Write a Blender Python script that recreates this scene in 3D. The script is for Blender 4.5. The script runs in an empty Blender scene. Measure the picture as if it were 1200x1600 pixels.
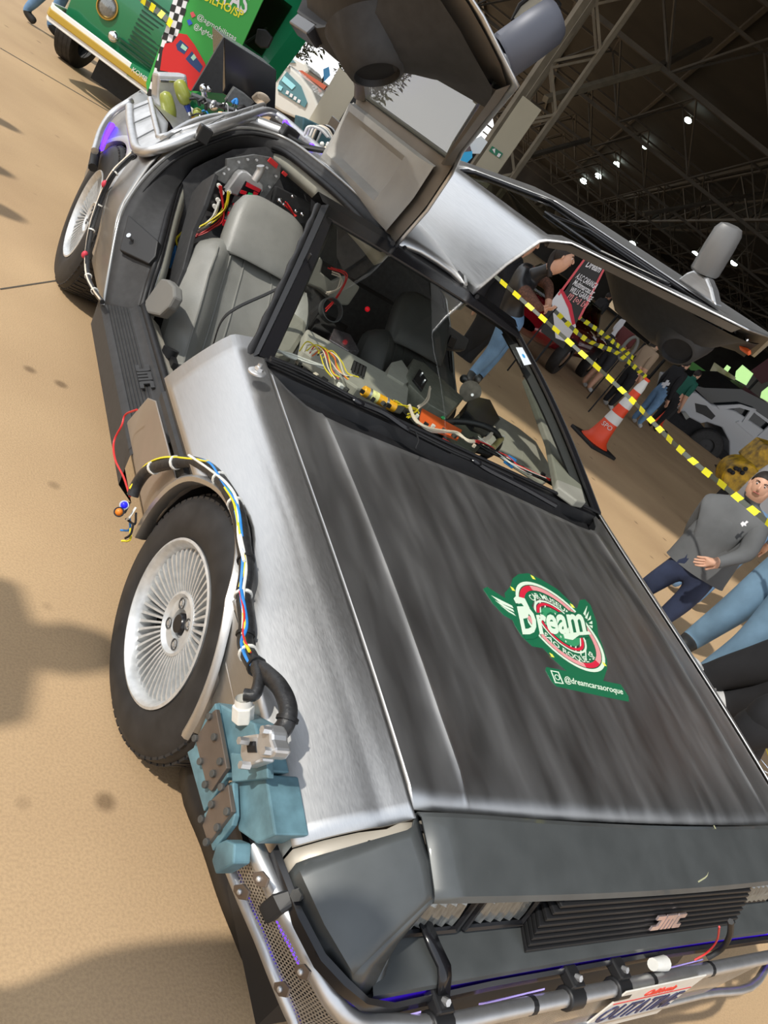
import bpy, bmesh, math, random
from math import sin, cos, pi, radians, sqrt
from mathutils import Vector, Matrix, Euler
random.seed(7)
SC = bpy.context.scene
COL = SC.collection
# ---------------------------------------------------------------- camera
CAM = Vector((1.60797, 1.19151, 1.36811)); TGT = Vector((0.231428, -0.400836, 0.556433)); ROLL = 0.655084; FPX = 1196.24
CX, CY = 607.46, 781.95
FW = (TGT - CAM).normalized(); _r = FW.cross(Vector((0, 0, 1))).normalized(); _u = _r.cross(FW)
RT = _r * cos(ROLL) + _u * sin(ROLL); UP = _u * cos(ROLL) - _r * sin(ROLL)
cd = bpy.data.cameras.new('camera'); cam = bpy.data.objects.new('camera', cd); COL.objects.link(cam)
cd.sensor_fit = 'VERTICAL'; cd.sensor_height = 24; cd.lens = 24 * FPX / 1600
cd.shift_x = (600 - CX) / 1600; cd.shift_y = (CY - 800) / 1600; cd.clip_end = 400; cd.clip_start = .05
M = Matrix((RT, UP, -FW)).transposed().to_4x4(); M.translation = CAM; cam.matrix_world = M
SC.camera = cam
# ---------------------------------------------------------------- exposure, sky, sun
SC.view_settings.view_transform = 'Standard'; SC.view_settings.look = 'None'
SC.view_settings.gamma = 1; SC.view_settings.use_curve_mapping = False
SC.view_settings.exposure = 0.0
W = bpy.data.worlds.new('sky'); SC.world = W; W.use_nodes = True
nt = W.node_tree; bg = nt.nodes['Background']
tc = nt.nodes.new('ShaderNodeTexCoord'); sp = nt.nodes.new('ShaderNodeSeparateXYZ'); rp = nt.nodes.new('ShaderNodeValToRGB')
nt.links.new(tc.outputs['Generated'], sp.inputs[0]); nt.links.new(sp.outputs[2], rp.inputs[0]); nt.links.new(rp.outputs[0], bg.inputs[0])
rp.color_ramp.elements[0].position = 0.0; rp.color_ramp.elements[0].color = (.88, .88, .88, 1)
rp.color_ramp.elements[1].position = 0.7; rp.color_ramp.elements[1].color = (.66, .73, .84, 1)
bg.inputs[1].default_value = 1.6
sl = bpy.data.lights.new('sun', 'SUN'); so = bpy.data.objects.new('sun', sl); COL.objects.link(so)
SUN = Vector((.70, .10, .70)).normalized()
so.rotation_euler = SUN.to_track_quat('Z', 'Y').to_euler(); sl.energy = 3.5; sl.angle = radians(1.2); sl.color = (1, .95, .86)

# ---------------------------------------------------------------- helpers
def ray(px, py):
    return (FW + (px - CX) / FPX * RT + (CY - py) / FPX * UP).normalized()
def at(px, py, ax, v):          # point of the place seen at a pixel of the photograph, on the plane ax = v
    d = ray(px, py); i = 'xyz'.index(ax); return CAM + d * ((v - CAM[i]) / d[i])
def at_dist(px, py, dist):      # same, at a horizontal distance
    d = ray(px, py); return CAM + d * (dist / sqrt(d.x ** 2 + d.y ** 2))
def obj(name, V, F, mat, parent=None, smooth=None, bevel=0, solid=0, sub=0, mats=None, fm=None, sol_off=-1):
    me = bpy.data.meshes.new(name); me.from_pydata([tuple(v) for v in V], [], [tuple(f) for f in F]); me.validate(); me.update()
    o = bpy.data.objects.new(name, me); COL.objects.link(o)
    for m in (mats or [mat]): me.materials.append(m)
    if fm:
        for i, k in enumerate(fm):
            if i < len(me.polygons): me.polygons[i].material_index = k
    if smooth is not None:
        me.shade_smooth(); me.set_sharp_from_angle(angle=radians(smooth))
    if parent: o.parent = parent
    if solid:
        m = o.modifiers.new('s', 'SOLIDIFY'); m.thickness = solid; m.offset = sol_off
    if bevel:
        m = o.modifiers.new('b', 'BEVEL'); m.width = bevel; m.segments = 2; m.limit_method = 'ANGLE'; m.angle_limit = radians(35)
    if sub:
        m = o.modifiers.new('u', 'SUBSURF'); m.levels = sub; m.render_levels = sub
    return o
class B:
    def __init__(s): s.V = []; s.F = []; s.m = []
    def add(s, V, F, M=None, mi=0):
        n = len(s.V)
        s.V += [(M @ Vector(v)) if M else Vector(v) for v in V]; s.F += [tuple(i + n for i in f) for f in F]; s.m += [mi] * len(F); return s
    def box(s, c, d, M=None, mi=0, taper=1):
        x, y, z = [k / 2 for k in d]; c = Vector(c)
        V = [c + Vector((sx * x * (taper if sz > 0 else 1), sy * y * (taper if sz > 0 else 1), sz * z)) for sz in (-1, 1) for sy in (-1, 1) for sx in (-1, 1)]
        return s.add(V, [(0, 2, 3, 1), (4, 5, 7, 6), (0, 1, 5, 4), (2, 6, 7, 3), (0, 4, 6, 2), (1, 3, 7, 5)], M, mi)
    def cyl(s, a, b, r, n=12, r2=None, mi=0, caps=True):
        a = Vector(a); b = Vector(b); r2 = r if r2 is None else r2
        d = (b - a).normalized(); q = d.to_track_quat('Z', 'Y').to_matrix(); V = []
        for p, rr in ((a, r), (b, r2)):
            V += [p + q @ Vector((rr * cos(2 * pi * i / n), rr * sin(2 * pi * i / n), 0)) for i in range(n)]
        F = [(i, (i + 1) % n, n + (i + 1) % n, n + i) for i in range(n)]
        if caps: F += [tuple(range(n - 1, -1, -1)), tuple(range(n, 2 * n))]
        return s.add(V, F, None, mi)
    def tube(s, pts, r, n=8, mi=0, smooth=1, closed=False):
        P = [Vector(p) for p in pts]
        if smooth > 1: P = cr(P, smooth, closed)
        N = len(P); V = []; F = []; up = None
        for i, p in enumerate(P):
            a = P[i - 1] if (i or closed) else P[0]; b = P[(i + 1) % N] if (i < N - 1 or closed) else P[-1]
            t = (b - a).normalized() if (b - a).length > 1e-9 else Vector((0, 0, 1))
            if up is None: up = t.orthogonal().normalized()
            up = (up - t * up.dot(t)); up = up.normalized() if up.length > 1e-6 else t.orthogonal().normalized()
            w = t.cross(up); rr = r(i / (N - 1)) if callable(r) else r
            V += [p + (up * cos(2 * pi * k / n) + w * sin(2 * pi * k / n)) * rr for k in range(n)]
        L = N if closed else N - 1
        for i in range(L):
            j = (i + 1) % N
            F += [(i * n + k, i * n + (k + 1) % n, j * n + (k + 1) % n, j * n + k) for k in range(n)]
        if not closed: F += [tuple(range(n - 1, -1, -1)), tuple((N - 1) * n + k for k in range(n))]
        return s.add(V, F, None, mi)
    def prism(s, poly, n, mi=0, M=None):       # polygon of 3D points pushed along the vector n
        n = Vector(n); k = len(poly); P = [Vector(p) for p in poly]
        return s.add(P + [p + n for p in P], [tuple(range(k - 1, -1, -1)), tuple(range(k, 2 * k))] + [(i, (i + 1) % k, k + (i + 1) % k, k + i) for i in range(k)], M, mi)
    def lathe(s, prof, M, n=32, mi=0, close=False):    # prof (r, h) about local z
        V = [M @ Vector((r * cos(2 * pi * i / n), r * sin(2 * pi * i / n), h)) for r, h in prof for i in range(n)]; F = []
        m = len(prof); rng = range(m if close else m - 1)
        for j in rng:
            k = (j + 1) % m
            F += [(j * n + i, j * n + (i + 1) % n, k * n + (i + 1) % n, k * n + i) for i in range(n)]
        return s.add(V, F, None, mi)
    def grid(s, rows, mi=0, skip=None, closeu=False):
        n = len(rows[0]); V = [p for r in rows for p in r]; F = []
        for i in range(len(rows) - 1):
            for j in range(n - 1 if not closeu else n):
                if skip and skip(i, j): continue
                F.append((i * n + j, i * n + (j + 1) % n, (i + 1) * n + (j + 1) % n, (i + 1) * n + j))
        return s.add(V, F, None, mi)
    def ball(s, c, r, n=12, mi=0, M=None):
        r = (r, r, r) if not hasattr(r, '__len__') else r; V = []; F = []; m = n // 2
        for i in range(m + 1):
            a = pi * i / m
            V += [Vector((r[0] * sin(a) * cos(2 * pi * k / n), r[1] * sin(a) * sin(2 * pi * k / n), r[2] * cos(a))) for k in range(n)]
        for i in range(m):
            F += [(i * n + k, i * n + (k + 1) % n, (i + 1) * n + (k + 1) % n, (i + 1) * n + k) for k in range(n)]
        T = Matrix.Translation(c) @ (M or Matrix())
        return s.add(V, F, T, mi)
    def obj(s, name, mat, parent=None, **k):
        if isinstance(mat, list): k['mats'] = mat; k['fm'] = s.m
        return obj(name, s.V, s.F, mat, parent, **k)
def cr(P, k, closed=False):     # catmull-rom
    out = []; N = len(P); L = N if closed else N - 1
    for i in range(L):
        p1 = P[i]; p2 = P[(i + 1) % N]; p0 = P[i - 1] if (i or closed) else p1 * 2 - p2; p3 = P[(i + 2) % N] if (i < N - 2 or closed) else p2 * 2 - p1
        for j in range(k):
            t = j / k
            out.append(.5 * ((2 * p1) + (p2 - p0) * t + (2 * p0 - 5 * p1 + 4 * p2 - p3) * t * t + (3 * p1 - p0 - 3 * p2 + p3) * t ** 3))
    if not closed: out.append(P[-1])
    return out
def interp(x, xs, ys):
    if x <= xs[0]: return ys[0]
    for i in range(len(xs) - 1):
        if x <= xs[i + 1]:
            t = (x - xs[i]) / (xs[i + 1] - xs[i]); return ys[i] * (1 - t) + ys[i + 1] * t
    return ys[-1]
def lerp(a, b, t): return a + (b - a) * t
def frame(o, x, y, z=None):     # matrix with origin o and axes x, y
    x = Vector(x).normalized(); y = Vector(y); z = x.cross(y).normalized(); y = z.cross(x)
    m = Matrix((x, y, z)).transposed().to_4x4(); m.translation = Vector(o); return m
def tag(o, label=None, cat=None, group=None, kind=None):
    if label: o['label'] = label
    if cat: o['category'] = cat
    if group: o['group'] = group
    if kind: o['kind'] = kind
    return o
def empty(name, loc, label=None, cat=None, group=None):
    o = bpy.data.objects.new(name, None); COL.objects.link(o); o.location = loc; o.empty_display_size = .1
    return tag(o, label, cat, group)
def keep(o, root):              # parent a mesh drawn in world coordinates to a thing without moving it
    o.parent = root
    bpy_m = Matrix.Translation(root.location).inverted()
    o.matrix_parent_inverse = bpy_m; return o
def text(name, s, size, M, mat, parent=None, depth=.001, sx=1, align='CENTER', bold=0, shear=0):
    cu = bpy.data.curves.new(name, 'FONT'); cu.body = s; cu.size = size; cu.extrude = depth; cu.align_x = align; cu.align_y = 'CENTER'; cu.shear = shear
    if bold: cu.offset = bold
    cu.resolution_u = 3
    t = bpy.data.objects.new(name, cu); COL.objects.link(t); dg = bpy.context.evaluated_depsgraph_get()
    me = bpy.data.meshes.new_from_object(t.evaluated_get(dg)); COL.objects.unlink(t); bpy.data.objects.remove(t)
    me.transform(M @ Matrix.Diagonal((sx, 1, 1, 1))); me.shade_flat(); o = bpy.data.objects.new(name, me); COL.objects.link(o); me.materials.clear(); me.materials.append(mat)
    if parent: keep(o, parent)
    return o
# ---------------------------------------------------------------- materials
def mat(name, col, rough=.5, metal=0, noise=0, scale=8, bump=0, bscale=None, spec=.5, emit=0, col2=None, coat=0, stretch=None, trans=0, ior=1.45, alpha=1, detail=5, rvar=0):
    m = bpy.data.materials.new(name); m.use_nodes = True; t = m.node_tree; p = t.nodes['Principled BSDF']
    c = (*col, 1); p.inputs['Base Color'].default_value = c; p.inputs['Roughness'].default_value = rough; p.inputs['Metallic'].default_value = metal
    p.inputs['Specular IOR Level'].default_value = spec; p.inputs['Coat Weight'].default_value = coat; p.inputs['Transmission Weight'].default_value = trans; p.inputs['IOR'].default_value = ior
    p.inputs['Alpha'].default_value = alpha
    if emit: p.inputs['Emission Color'].default_value = c; p.inputs['Emission Strength'].default_value = emit
    if noise or bump or col2 or rvar:
        g = t.nodes.new('ShaderNodeTexCoord'); mp = t.nodes.new('ShaderNodeMapping'); t.links.new(g.outputs['Object'], mp.inputs[0])
        if stretch: mp.inputs['Scale'].default_value = stretch
        n = t.nodes.new('ShaderNodeTexNoise'); n.inputs['Scale'].default_value = scale; n.inputs['Detail'].default_value = detail; t.links.new(mp.outputs[0], n.inputs['Vector'])
        if noise or col2:
            r = t.nodes.new('ShaderNodeValToRGB'); r.color_ramp.elements[0].position = .32; r.color_ramp.elements[1].position = .68
            d = col2 or tuple(max(0, k * (1 - noise)) for k in col); e = tuple(min(1, k * (1 + noise)) for k in col) if not col2 else col
            r.color_ramp.elements[0].color = (*d, 1); r.color_ramp.elements[1].color = (*e, 1)
            t.links.new(n.outputs[0], r.inputs[0]); t.links.new(r.outputs[0], p.inputs['Base Color'])
        if rvar:
            mr = t.nodes.new('ShaderNodeMapRange'); mr.inputs[1].default_value = .3; mr.inputs[2].default_value = .7; mr.inputs[3].default_value = rough - rvar; mr.inputs[4].default_value = rough + rvar
            t.links.new(n.outputs[0], mr.inputs[0]); t.links.new(mr.outputs[0], p.inputs['Roughness'])
        if bump:
            b = t.nodes.new('ShaderNodeBump'); b.inputs['Strength'].default_value = bump; b.inputs['Distance'].default_value = .002
            src = n
            if bscale:
                src = t.nodes.new('ShaderNodeTexNoise'); src.inputs['Scale'].default_value = bscale; src.inputs['Detail'].default_value = 4; t.links.new(mp.outputs[0], src.inputs['Vector'])
            t.links.new(src.outputs[0], b.inputs['Height']); t.links.new(b.outputs[0], p.inputs['Normal'])
    return m
STEEL = mat('brushed_stainless', (.60, .595, .585), .42, 1, noise=.04, scale=60, stretch=(9, .35, 9), rvar=.03, bump=.02)
STEELD = mat('brushed_stainless_door', (.62, .63, .64), .42, 1, noise=.06, scale=30, stretch=(9, .35, 9), rvar=.05)
JAMB = mat('door_shell_primer_metal', (.19, .165, .135), .55, .6, noise=.12, scale=6)
ALU = mat('cast_aluminium', (.62, .62, .62), .45, .85, noise=.12, scale=20)
TUBE = mat('brushed_tube_metal', (.60, .60, .60), .4, .9, noise=.08, scale=30)
BLK = mat('black_rubber', (.010, .010, .011), .55, noise=.3, scale=30)
BLKG = mat('gloss_black', (.012, .012, .014), .22)
SATIN = mat('satin_black', (.014, .014, .015), .45)
CHAR = mat('charcoal_plastic', (.030, .030, .031), .6, noise=.15, scale=40)
HOODM = mat('brushed_stainless_hood', (.56, .555, .545), .42, 1, noise=.085, scale=5, stretch=(3.2, .6, 3), rvar=.06, detail=9)
TYRE = mat('tyre_rubber', (.018, .017, .017), .62, noise=.35, scale=18, bump=.2)
RIM = mat('silver_wheel_paint', (.60, .61, .61), .38, .55, noise=.12, scale=50)
FASC = mat('grey_painted_fascia', (.080, .086, .086), .42, .25, noise=.12, scale=14, coat=.25)
TAUPE = mat('ground_reflection_steel', (.42, .38, .34), .5, .9, noise=.05, scale=10)  # stainless with shade and the ground's reflection put into its colour
GREYL = mat('grey_leather', (.23, .23, .212), .42, noise=.08, scale=12, bump=.25, bscale=220)
BEIGE = mat('grey_beige_trim', (.26, .255, .215), .7, noise=.07, scale=12)
HEADL = mat('grey_headliner_cloth', (.36, .35, .325), .9, noise=.06, scale=10, bump=.3, bscale=400)
DOORG = mat('smoked_door_glass', (.05, .055, .04), .06, 0, spec=.8, alpha=.55)
CHROME = mat('chrome', (.8, .8, .8), .12, 1)
BLUEP = mat('teal_blue_paint', (.12, .225, .265), .5, .1, noise=.25, scale=26, bump=.1)
PLATEM = mat('worn_bronze_plate', (.20, .165, .14), .5, .7, noise=.12, scale=20)
PURP = mat('blue_led_glow', (.08, .02, 1), .4, emit=4.5)
DUCT = mat('cable_sleeve', (.02, .02, .021), .42, noise=.3, scale=60, bump=.6, bscale=120)
WHT = mat('white_plastic', (.72, .71, .66), .45, noise=.08, scale=30)
RED = mat('red_wire', (.62, .03, .03), .45); YEL = mat('yellow_wire', (.75, .62, .03), .45); BLU = mat('blue_wire', (.03, .22, .60), .45); GRN = mat('green_wire', (.02, .35, .10), .45)
ORA = mat('orange_plastic', (.85, .14, .03), .45); CREAM = mat('cream_wire', (.72, .62, .50), .5)
def clear_glass(name, tint, a):
    m = bpy.data.materials.new(name); m.use_nodes = True; t = m.node_tree; t.nodes.clear(); N = t.nodes.new
    o = N('ShaderNodeOutputMaterial'); mx = N('ShaderNodeMixShader'); tr = N('ShaderNodeBsdfTransparent'); gl = N('ShaderNodeBsdfGlossy')
    lw = N('ShaderNodeLayerWeight'); lw.inputs[0].default_value = .5; pw = N('ShaderNodeMath'); pw.operation = 'POWER'; pw.inputs[1].default_value = 5; ma = N('ShaderNodeMath'); ma.operation = 'MULTIPLY_ADD'; ma.inputs[1].default_value = .93; ma.inputs[2].default_value = .055
    tr.inputs[0].default_value = (*tint, 1); gl.inputs['Roughness'].default_value = .02
    t.links.new(lw.outputs['Facing'], pw.inputs[0]); t.links.new(pw.outputs[0], ma.inputs[0]); t.links.new(ma.outputs[0], mx.inputs[0])
    t.links.new(tr.outputs[0], mx.inputs[1]); t.links.new(gl.outputs[0], mx.inputs[2]); t.links.new(mx.outputs[0], o.inputs[0]); return m
GLASS = clear_glass('windscreen_glass', (.92, .94, .90), 1)
PANE = clear_glass('tinted_pane', (.30, .34, .28), 1)
# ================================================================ FLOOR
def floor_mat():
    m = mat('dusty_concrete', (.52, .42, .29), .85)
    t = m.node_tree; p = t.nodes['Principled BSDF']; g = t.nodes.new('ShaderNodeTexCoord')
    n1 = t.nodes.new('ShaderNodeTexNoise'); n1.inputs['Scale'].default_value = 1.1; n1.inputs['Detail'].default_value = 9
    n2 = t.nodes.new('ShaderNodeTexNoise'); n2.inputs['Scale'].default_value = 170; n2.inputs['Detail'].default_value = 6
    n3 = t.nodes.new('ShaderNodeTexVoronoi'); n3.inputs['Scale'].default_value = 3.2; n3.inputs['Randomness'].default_value = 1
    for n in (n1, n2, n3): t.links.new(g.outputs['Object'], n.inputs['Vector'])
    r = t.nodes.new('ShaderNodeValToRGB'); r.color_ramp.elements[0].position = .3; r.color_ramp.elements[1].position = .7
    r.color_ramp.elements[0].color = (.47, .315, .175, 1); r.color_ramp.elements[1].color = (.58, .40, .225, 1); t.links.new(n1.outputs[0], r.inputs[0])
    r2 = t.nodes.new('ShaderNodeValToRGB'); r2.color_ramp.elements[0].position = .35; r2.color_ramp.elements[1].position = .6
    r2.color_ramp.elements[0].color = (.86, .86, .86, 1); r2.color_ramp.elements[1].color = (1, 1, 1, 1); t.links.new(n2.outputs[0], r2.inputs[0])
    mx = t.nodes.new('ShaderNodeMixRGB'); mx.blend_type = 'MULTIPLY'; mx.inputs[0].default_value = 1
    t.links.new(r.outputs[0], mx.inputs[1]); t.links.new(r2.outputs[0], mx.inputs[2])
    r3 = t.nodes.new('ShaderNodeValToRGB'); r3.color_ramp.elements[0].position = .045; r3.color_ramp.elements[1].position = .10      # small oil spots
    r3.color_ramp.elements[0].color = (.42, .40, .38, 1); r3.color_ramp.elements[1].color = (1, 1, 1, 1); t.links.new(n3.outputs[0], r3.inputs[0])
    mx2 = t.nodes.new('ShaderNodeMixRGB'); mx2.blend_type = 'MULTIPLY'; mx2.inputs[0].default_value = .85
    t.links.new(mx.outputs[0], mx2.inputs[1]); t.links.new(r3.outputs[0], mx2.inputs[2]); t.links.new(mx2.outputs[0], p.inputs['Base Color'])
    b = t.nodes.new('ShaderNodeBump'); b.inputs['Strength'].default_value = .25; b.inputs['Distance'].default_value = .003; t.links.new(n2.outputs[0], b.inputs['Height']); t.links.new(b.outputs[0], p.inputs['Normal'])
    return m
FLOORM = floor_mat()
fl = B()
fl.grid([[Vector((x, y, 0)) for x in (-160, -60, -30, -12, -6, -3, 0, 3, 8, 20, 40)] for y in (-170, -90, -50, -25, -12, -6, -3, 0, 3, 8, 20)])
floor = tag(fl.obj('floor', FLOORM), kind='structure')
JOINT_SHADOW = mat('joint_and_shadow', (.10, .085, .065), .9)
def strip(name, a, b, w, z=.0015):
    a = Vector((*a, z)); b = Vector((*b, z)); d = (b - a).normalized(); n = Vector((-d.y, d.x, 0)) * w / 2
    o = obj(name, [a - n, b - n, b + n, a + n], [(0, 1, 2, 3)], JOINT_SHADOW); return tag(o, kind='structure')
_a = at(0, 452, 'z', 0); _b = at(92, 438, 'z', 0)
strip('trim_1', (_a.x, _a.y), (_a.x + (_b.x - _a.x) * 3.2, _a.y + (_b.y - _a.y) * 3.2), .008)
_a = at(0, 75, 'z', 0); _b = at(175, 177, 'z', 0)
strip('trim_2', (_a.x, _a.y), (_b.x, _b.y), .03)  # cast shadow of a pole, painted on the floor as a dark strip

# ================================================================ THE CAR (x to its right, y forward, z up)
CAR = empty('sports_car', (0, -1.0, 0), 'brushed stainless steel two-door sports car with both gullwing doors raised, filling the foreground', 'car')
def part(b, name, m, root=CAR, label=None, **k):
    o = b.obj(name, m, **k); keep(o, root)
    if label: o['label'] = label
    return o
def sub(b, name, m, par, label=None, **k):
    o = b.obj(name, m, **k); o.parent = par; o.matrix_parent_inverse = par.matrix_world.inverted() if False else Matrix()
    # meshes of a part are drawn in world coordinates, a part's own matrix is the identity
    if label: o['label'] = label
    return o
def T(y): return (y + .6) / 1.25
def gapx(y): return .7405 - .0317 * T(y)
def gapz(y): t = T(y); return .7518 - .1745 * t + .0925 * t * t - .0741 * t ** 3
def crx(y): return .8096 - .0538 * T(y)
def crz(y): t = T(y); return .7338 - .1578 * t + .0979 * t * t - .0972 * t ** 3
def rdx(y): return .599 - .025 * T(y)
def rdz(y): t = T(y); return .7463 - .0993 * t - .0146 * t * t - .0421 * t ** 3
# hood
def hood_rear(x): return interp(abs(x), [0, .3, .55, .65, .74], [-.385, -.38, -.385, -.42, -.555])
def hood_front(x): return .666 - .0345 * x * x
def hz(x, y):
    ax = abs(x); g, r = gapx(y), rdx(y); zg, zr = gapz(y), rdz(y)
    zr = max(zr, zg)
    if ax > r: z = lerp(zg, zr, ((g - ax) / (g - r)) ** 1.0)
    else: z = zr + .012 * (1 - (ax / r) ** 2)
    k = max(0, min(1, (y + .43) / .05)) * max(0, min(1, (.63 - y) / .05))
    z += .0060 * k * max(0, 1 - abs(ax - r) / .010)
    return z
us = []
for s in (-1, 1):
    us += [s * k for k in (1, .995)]
frac = [1, .992, .97, .93, .88, .84]
def hood_xs(y):
    g, r = gapx(y) - .004, rdx(y)
    pos = [g, g - .006, lerp(g, r, .35), lerp(g, r, .7), r + .012, r + .004, r, r - .004, r - .012, r * .85, r * .65, r * .4, r * .2, 0]
    return [-p for p in pos] + pos[:-1][::-1]
rows = []
N = 30
for i in range(N + 1):
    t = i / N; row = []
    for j in range(27):
        x0 = hood_xs(0)[j]; ya = hood_rear(x0); yb = hood_front(x0); y = lerp(ya, yb, t); x = hood_xs(y)[j]
        z = hz(x, y) - (.006 if j in (0, 26) else 0) - (.006 if i in (0, N) else 0)
        row.append(Vector((x, y, z)))
    rows.append(row)
hood = part(B().grid(rows), 'hood', HOODM, smooth=30, solid=.012)

# fender + side skins, both sides
AR, AZ = .312, .298
def archz(y): return AZ + sqrt(AR * AR - y * y) if abs(y) < AR else -1
ys = [-.625, -.55, -.48, -.42, -.37, -.335, -.3125] + [AR * cos(pi - pi * k / 28) for k in range(0, 29)] + [.3125, .34, .40, .46, .52, .58, .64, .668]
def mz(y): return interp(y, [.25, .667], [.548, .516])
def sec_up(y):       # gap, rolled crease, bright side face, down to the moulding
    g = Vector((gapx(y) + .003, y, gapz(y))); c = Vector((crx(y), y, crz(y))); m = Vector((.905 - .012 * max(0, T(y) - .3), y, mz(y)))
    d1 = (c - g).normalized(); d2 = (m - c).normalized()
    p = [g, g + d1 * .006, lerp(g, c, .55), c - d1 * .016, c - d1 * .006 - Vector((0, 0, .001)), c + d2 * .006 - Vector((.0, 0, .0005)), c + d2 * .012]
    bul = (m - c).cross(Vector((0, 1, 0))).normalized(); bul = bul if bul.x > 0 else -bul
    p += [lerp(c, m, k) + bul * .006 * 4 * k * (1 - k) for k in (.15, .3, .45, .6, .75, .88, .95)] + [m]
    return p
def clip(p, zm):
    out = []
    for a, b in zip(p, p[1:]):
        if not out: out.append(a)
        if b.z >= zm: out.append(b)
        else:
            if a.z > zm: out.append(lerp(a, b, (a.z - zm) / (a.z - b.z)))
            break
    return out
def resamp(p, n):
    L = [0]
    for a, b in zip(p, p[1:]): L.append(L[-1] + (b - a).length)
    out = []
    for i in range(n):
        s = L[-1] * i / (n - 1); j = 0
        while j < len(p) - 2 and L[j + 1] < s: j += 1
        t = (s - L[j]) / max(1e-9, L[j + 1] - L[j]); out.append(lerp(p[j], p[j + 1], min(1, t)))
    return out
def mirror(rows): return [[Vector((-v.x, v.y, v.z)) for v in r] for r in rows]
def skin(side, name, rows, m, flip=False, **k):
    r = rows if side > 0 else mirror(rows)
    b = B().grid(r)
    if side > 0: b.F = [f[::-1] for f in b.F]
    return part(b, name, m, **k)
def lowx(z): return interp(z, [.27, .40, .49, .548], [.868, .888, .900, .905])
for side in (1, -1):
    up, low, mould = [], [], []
    for y in ys:
        p = sec_up(y); top = p[:7]; rest = p[6:]
        rest = clip(rest, archz(y)) if archz(y) > mz(y) else rest
        up.append(top + resamp(rest, 12)[1:])
    skin(side, 'front_fender', up, STEEL, smooth=28, solid=.006)
    for sgn, yy in ((-1, [-.80, -.70, -.63, -.55, -.48, -.42, -.37, -.335, -.315, -.30, -.28, -.25, -.22, -.194]), (1, [.194, .22, .25, .28, .30, .315, .34, .40, .46, .52, .58, .64, .665])):
        mr, lr = [], []
        for y in yy:
            zt = .545; zm = archz(y); ds = mz(y) - .548
            o = -.012 * max(0, T(y) - .3)
            zlo = interp(y, [-.80, -.63], [.285, .285]) if y < 0 else interp(y, [.3, .5, .66], [.30, .40, .475])
            if sgn < 0: zt = interp(y, [-.80, -.63, 0], [.30, .545, .545])
            zz = [max(z + ds, zm) for z in (.548, .535, .528, .515, .508, .488, .478)]
            dx = [0, -.003, -.014, -.014, -.006, -.006, -.014]
            mr.append([Vector((lowx(z) + o + d, y, min(z, zt))) for z, d in zip(zz, dx)])
            za = min(.478 + ds, zt); lr.append([Vector((lowx(lerp(za, zlo, k)) + o - .004, y, max(lerp(za, zlo, k), zm))) for k in (0, .03, .2, .5, .8, .97, 1)])
        if sgn > 0:
            for r in mr:
                for v in r: v.x = lowx(v.z - mz(v.y) + .548) - .012 * max(0, T(v.y) - .3)
        skin(side, 'side_moulding' if sgn < 0 else 'front_corner_skin', [r for r in mr if r[0].y > -.64], CHAR if sgn < 0 else STEEL, smooth=20)
        skin(side, 'lower_side_panel', lr, TAUPE if sgn < 0 else STEEL, smooth=30, solid=.004)
    # wheel arch lip and dark liner
    lip = []
    for k in range(0, 41):
        a = radians(2 + 184 * k / 40); cx, cz = cos(a), sin(a)
        def P(r, x): return Vector((side * x, r * cx, AZ + r * cz))
        zz = AZ + AR * cz; xb = interp(zz, [.2, .548, .75], [.888, .905, .835])
        lip.append([P(AR + .014, xb - .002 - .010 * max(0, (zz - .5) / .1)), P(AR + .011, xb + .006 - .012 * max(0, (zz - .5) / .1)), P(AR + .004, xb + .010), P(AR - .006, xb + .006), P(AR - .008, xb - .012), P(AR - .002, xb - .03), P(AR + .01, .72), P(AR + .01, .60)])
    b = B().grid([r[:6] for r in lip]); part(b, 'wheel_arch_lip', STEEL, smooth=40)
    b = B().grid([r[5:] for r in lip]); part(b, 'wheel_arch_liner', BLK, smooth=40)

# pale flange showing in the gap between fender and nose
for s in (1, -1):
    A = [Vector((s * x, y, z)) for x, y, z in ((.66, .664, .588), (.735, .668, .584), (.757, .672, .572), (.80, .668, .556), (.85, .667, .535), (.892, .667, .512), (.892, .668, .47))]
    part(B().grid([A, [p + Vector((-s * .006, .032, -.012)) for p in A]]), 'fender_flange', mat('pale_flange_metal', (.55, .50, .42), .5, .4) if s == 1 else bpy.data.materials['pale_flange_metal'], smooth=20, solid=.006)
    for t in ((.785, .686, .556), (.835, .690, .536), (.70, .678, .588)): part(B().cyl((s * t[0], t[1], t[2] - .008), (s * t[0], t[1] + .001, t[2] + .001), .006, 10), 'flange_hole', BLK)
# ---------------------------------------------------------------- nose
def dens(a, n): return [lerp(a[i], a[i + 1], k / n) for i in range(len(a) - 1) for k in range(n)] + [a[-1]]
def nose_sec(x):    # section at lateral position x from hood edge to lower lip, right-hand values
    ax = abs(x); s = -.027 * x * x
    y0 = .672 - .0345 * x * x; z0 = .602 if ax < .6 else lerp(.602, .592, (ax - .6) / .15)
    yt, zt = .788 + s, .559
    return y0, z0, yt, zt
top = []
for x in [k / 10 * .70 for k in range(-10, 11)]:
    y0, z0, yt, zt = nose_sec(x)
    top.append([Vector((x, y0, z0 - .02)), Vector((x, y0 + .004, z0 - .003)), Vector((x, y0 + .012, z0)), Vector((x, lerp(y0, yt, .5), lerp(z0, zt, .5) + .004)), Vector((x, yt - .012, zt + .004)), Vector((x, yt - .003, zt)), Vector((x, yt + .001, zt - .007)), Vector((x, yt - .004, zt - .016)), Vector((x, yt - .03, zt - .02)), Vector((x, yt - .055, zt - .022))])
b = B().grid(top)
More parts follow.
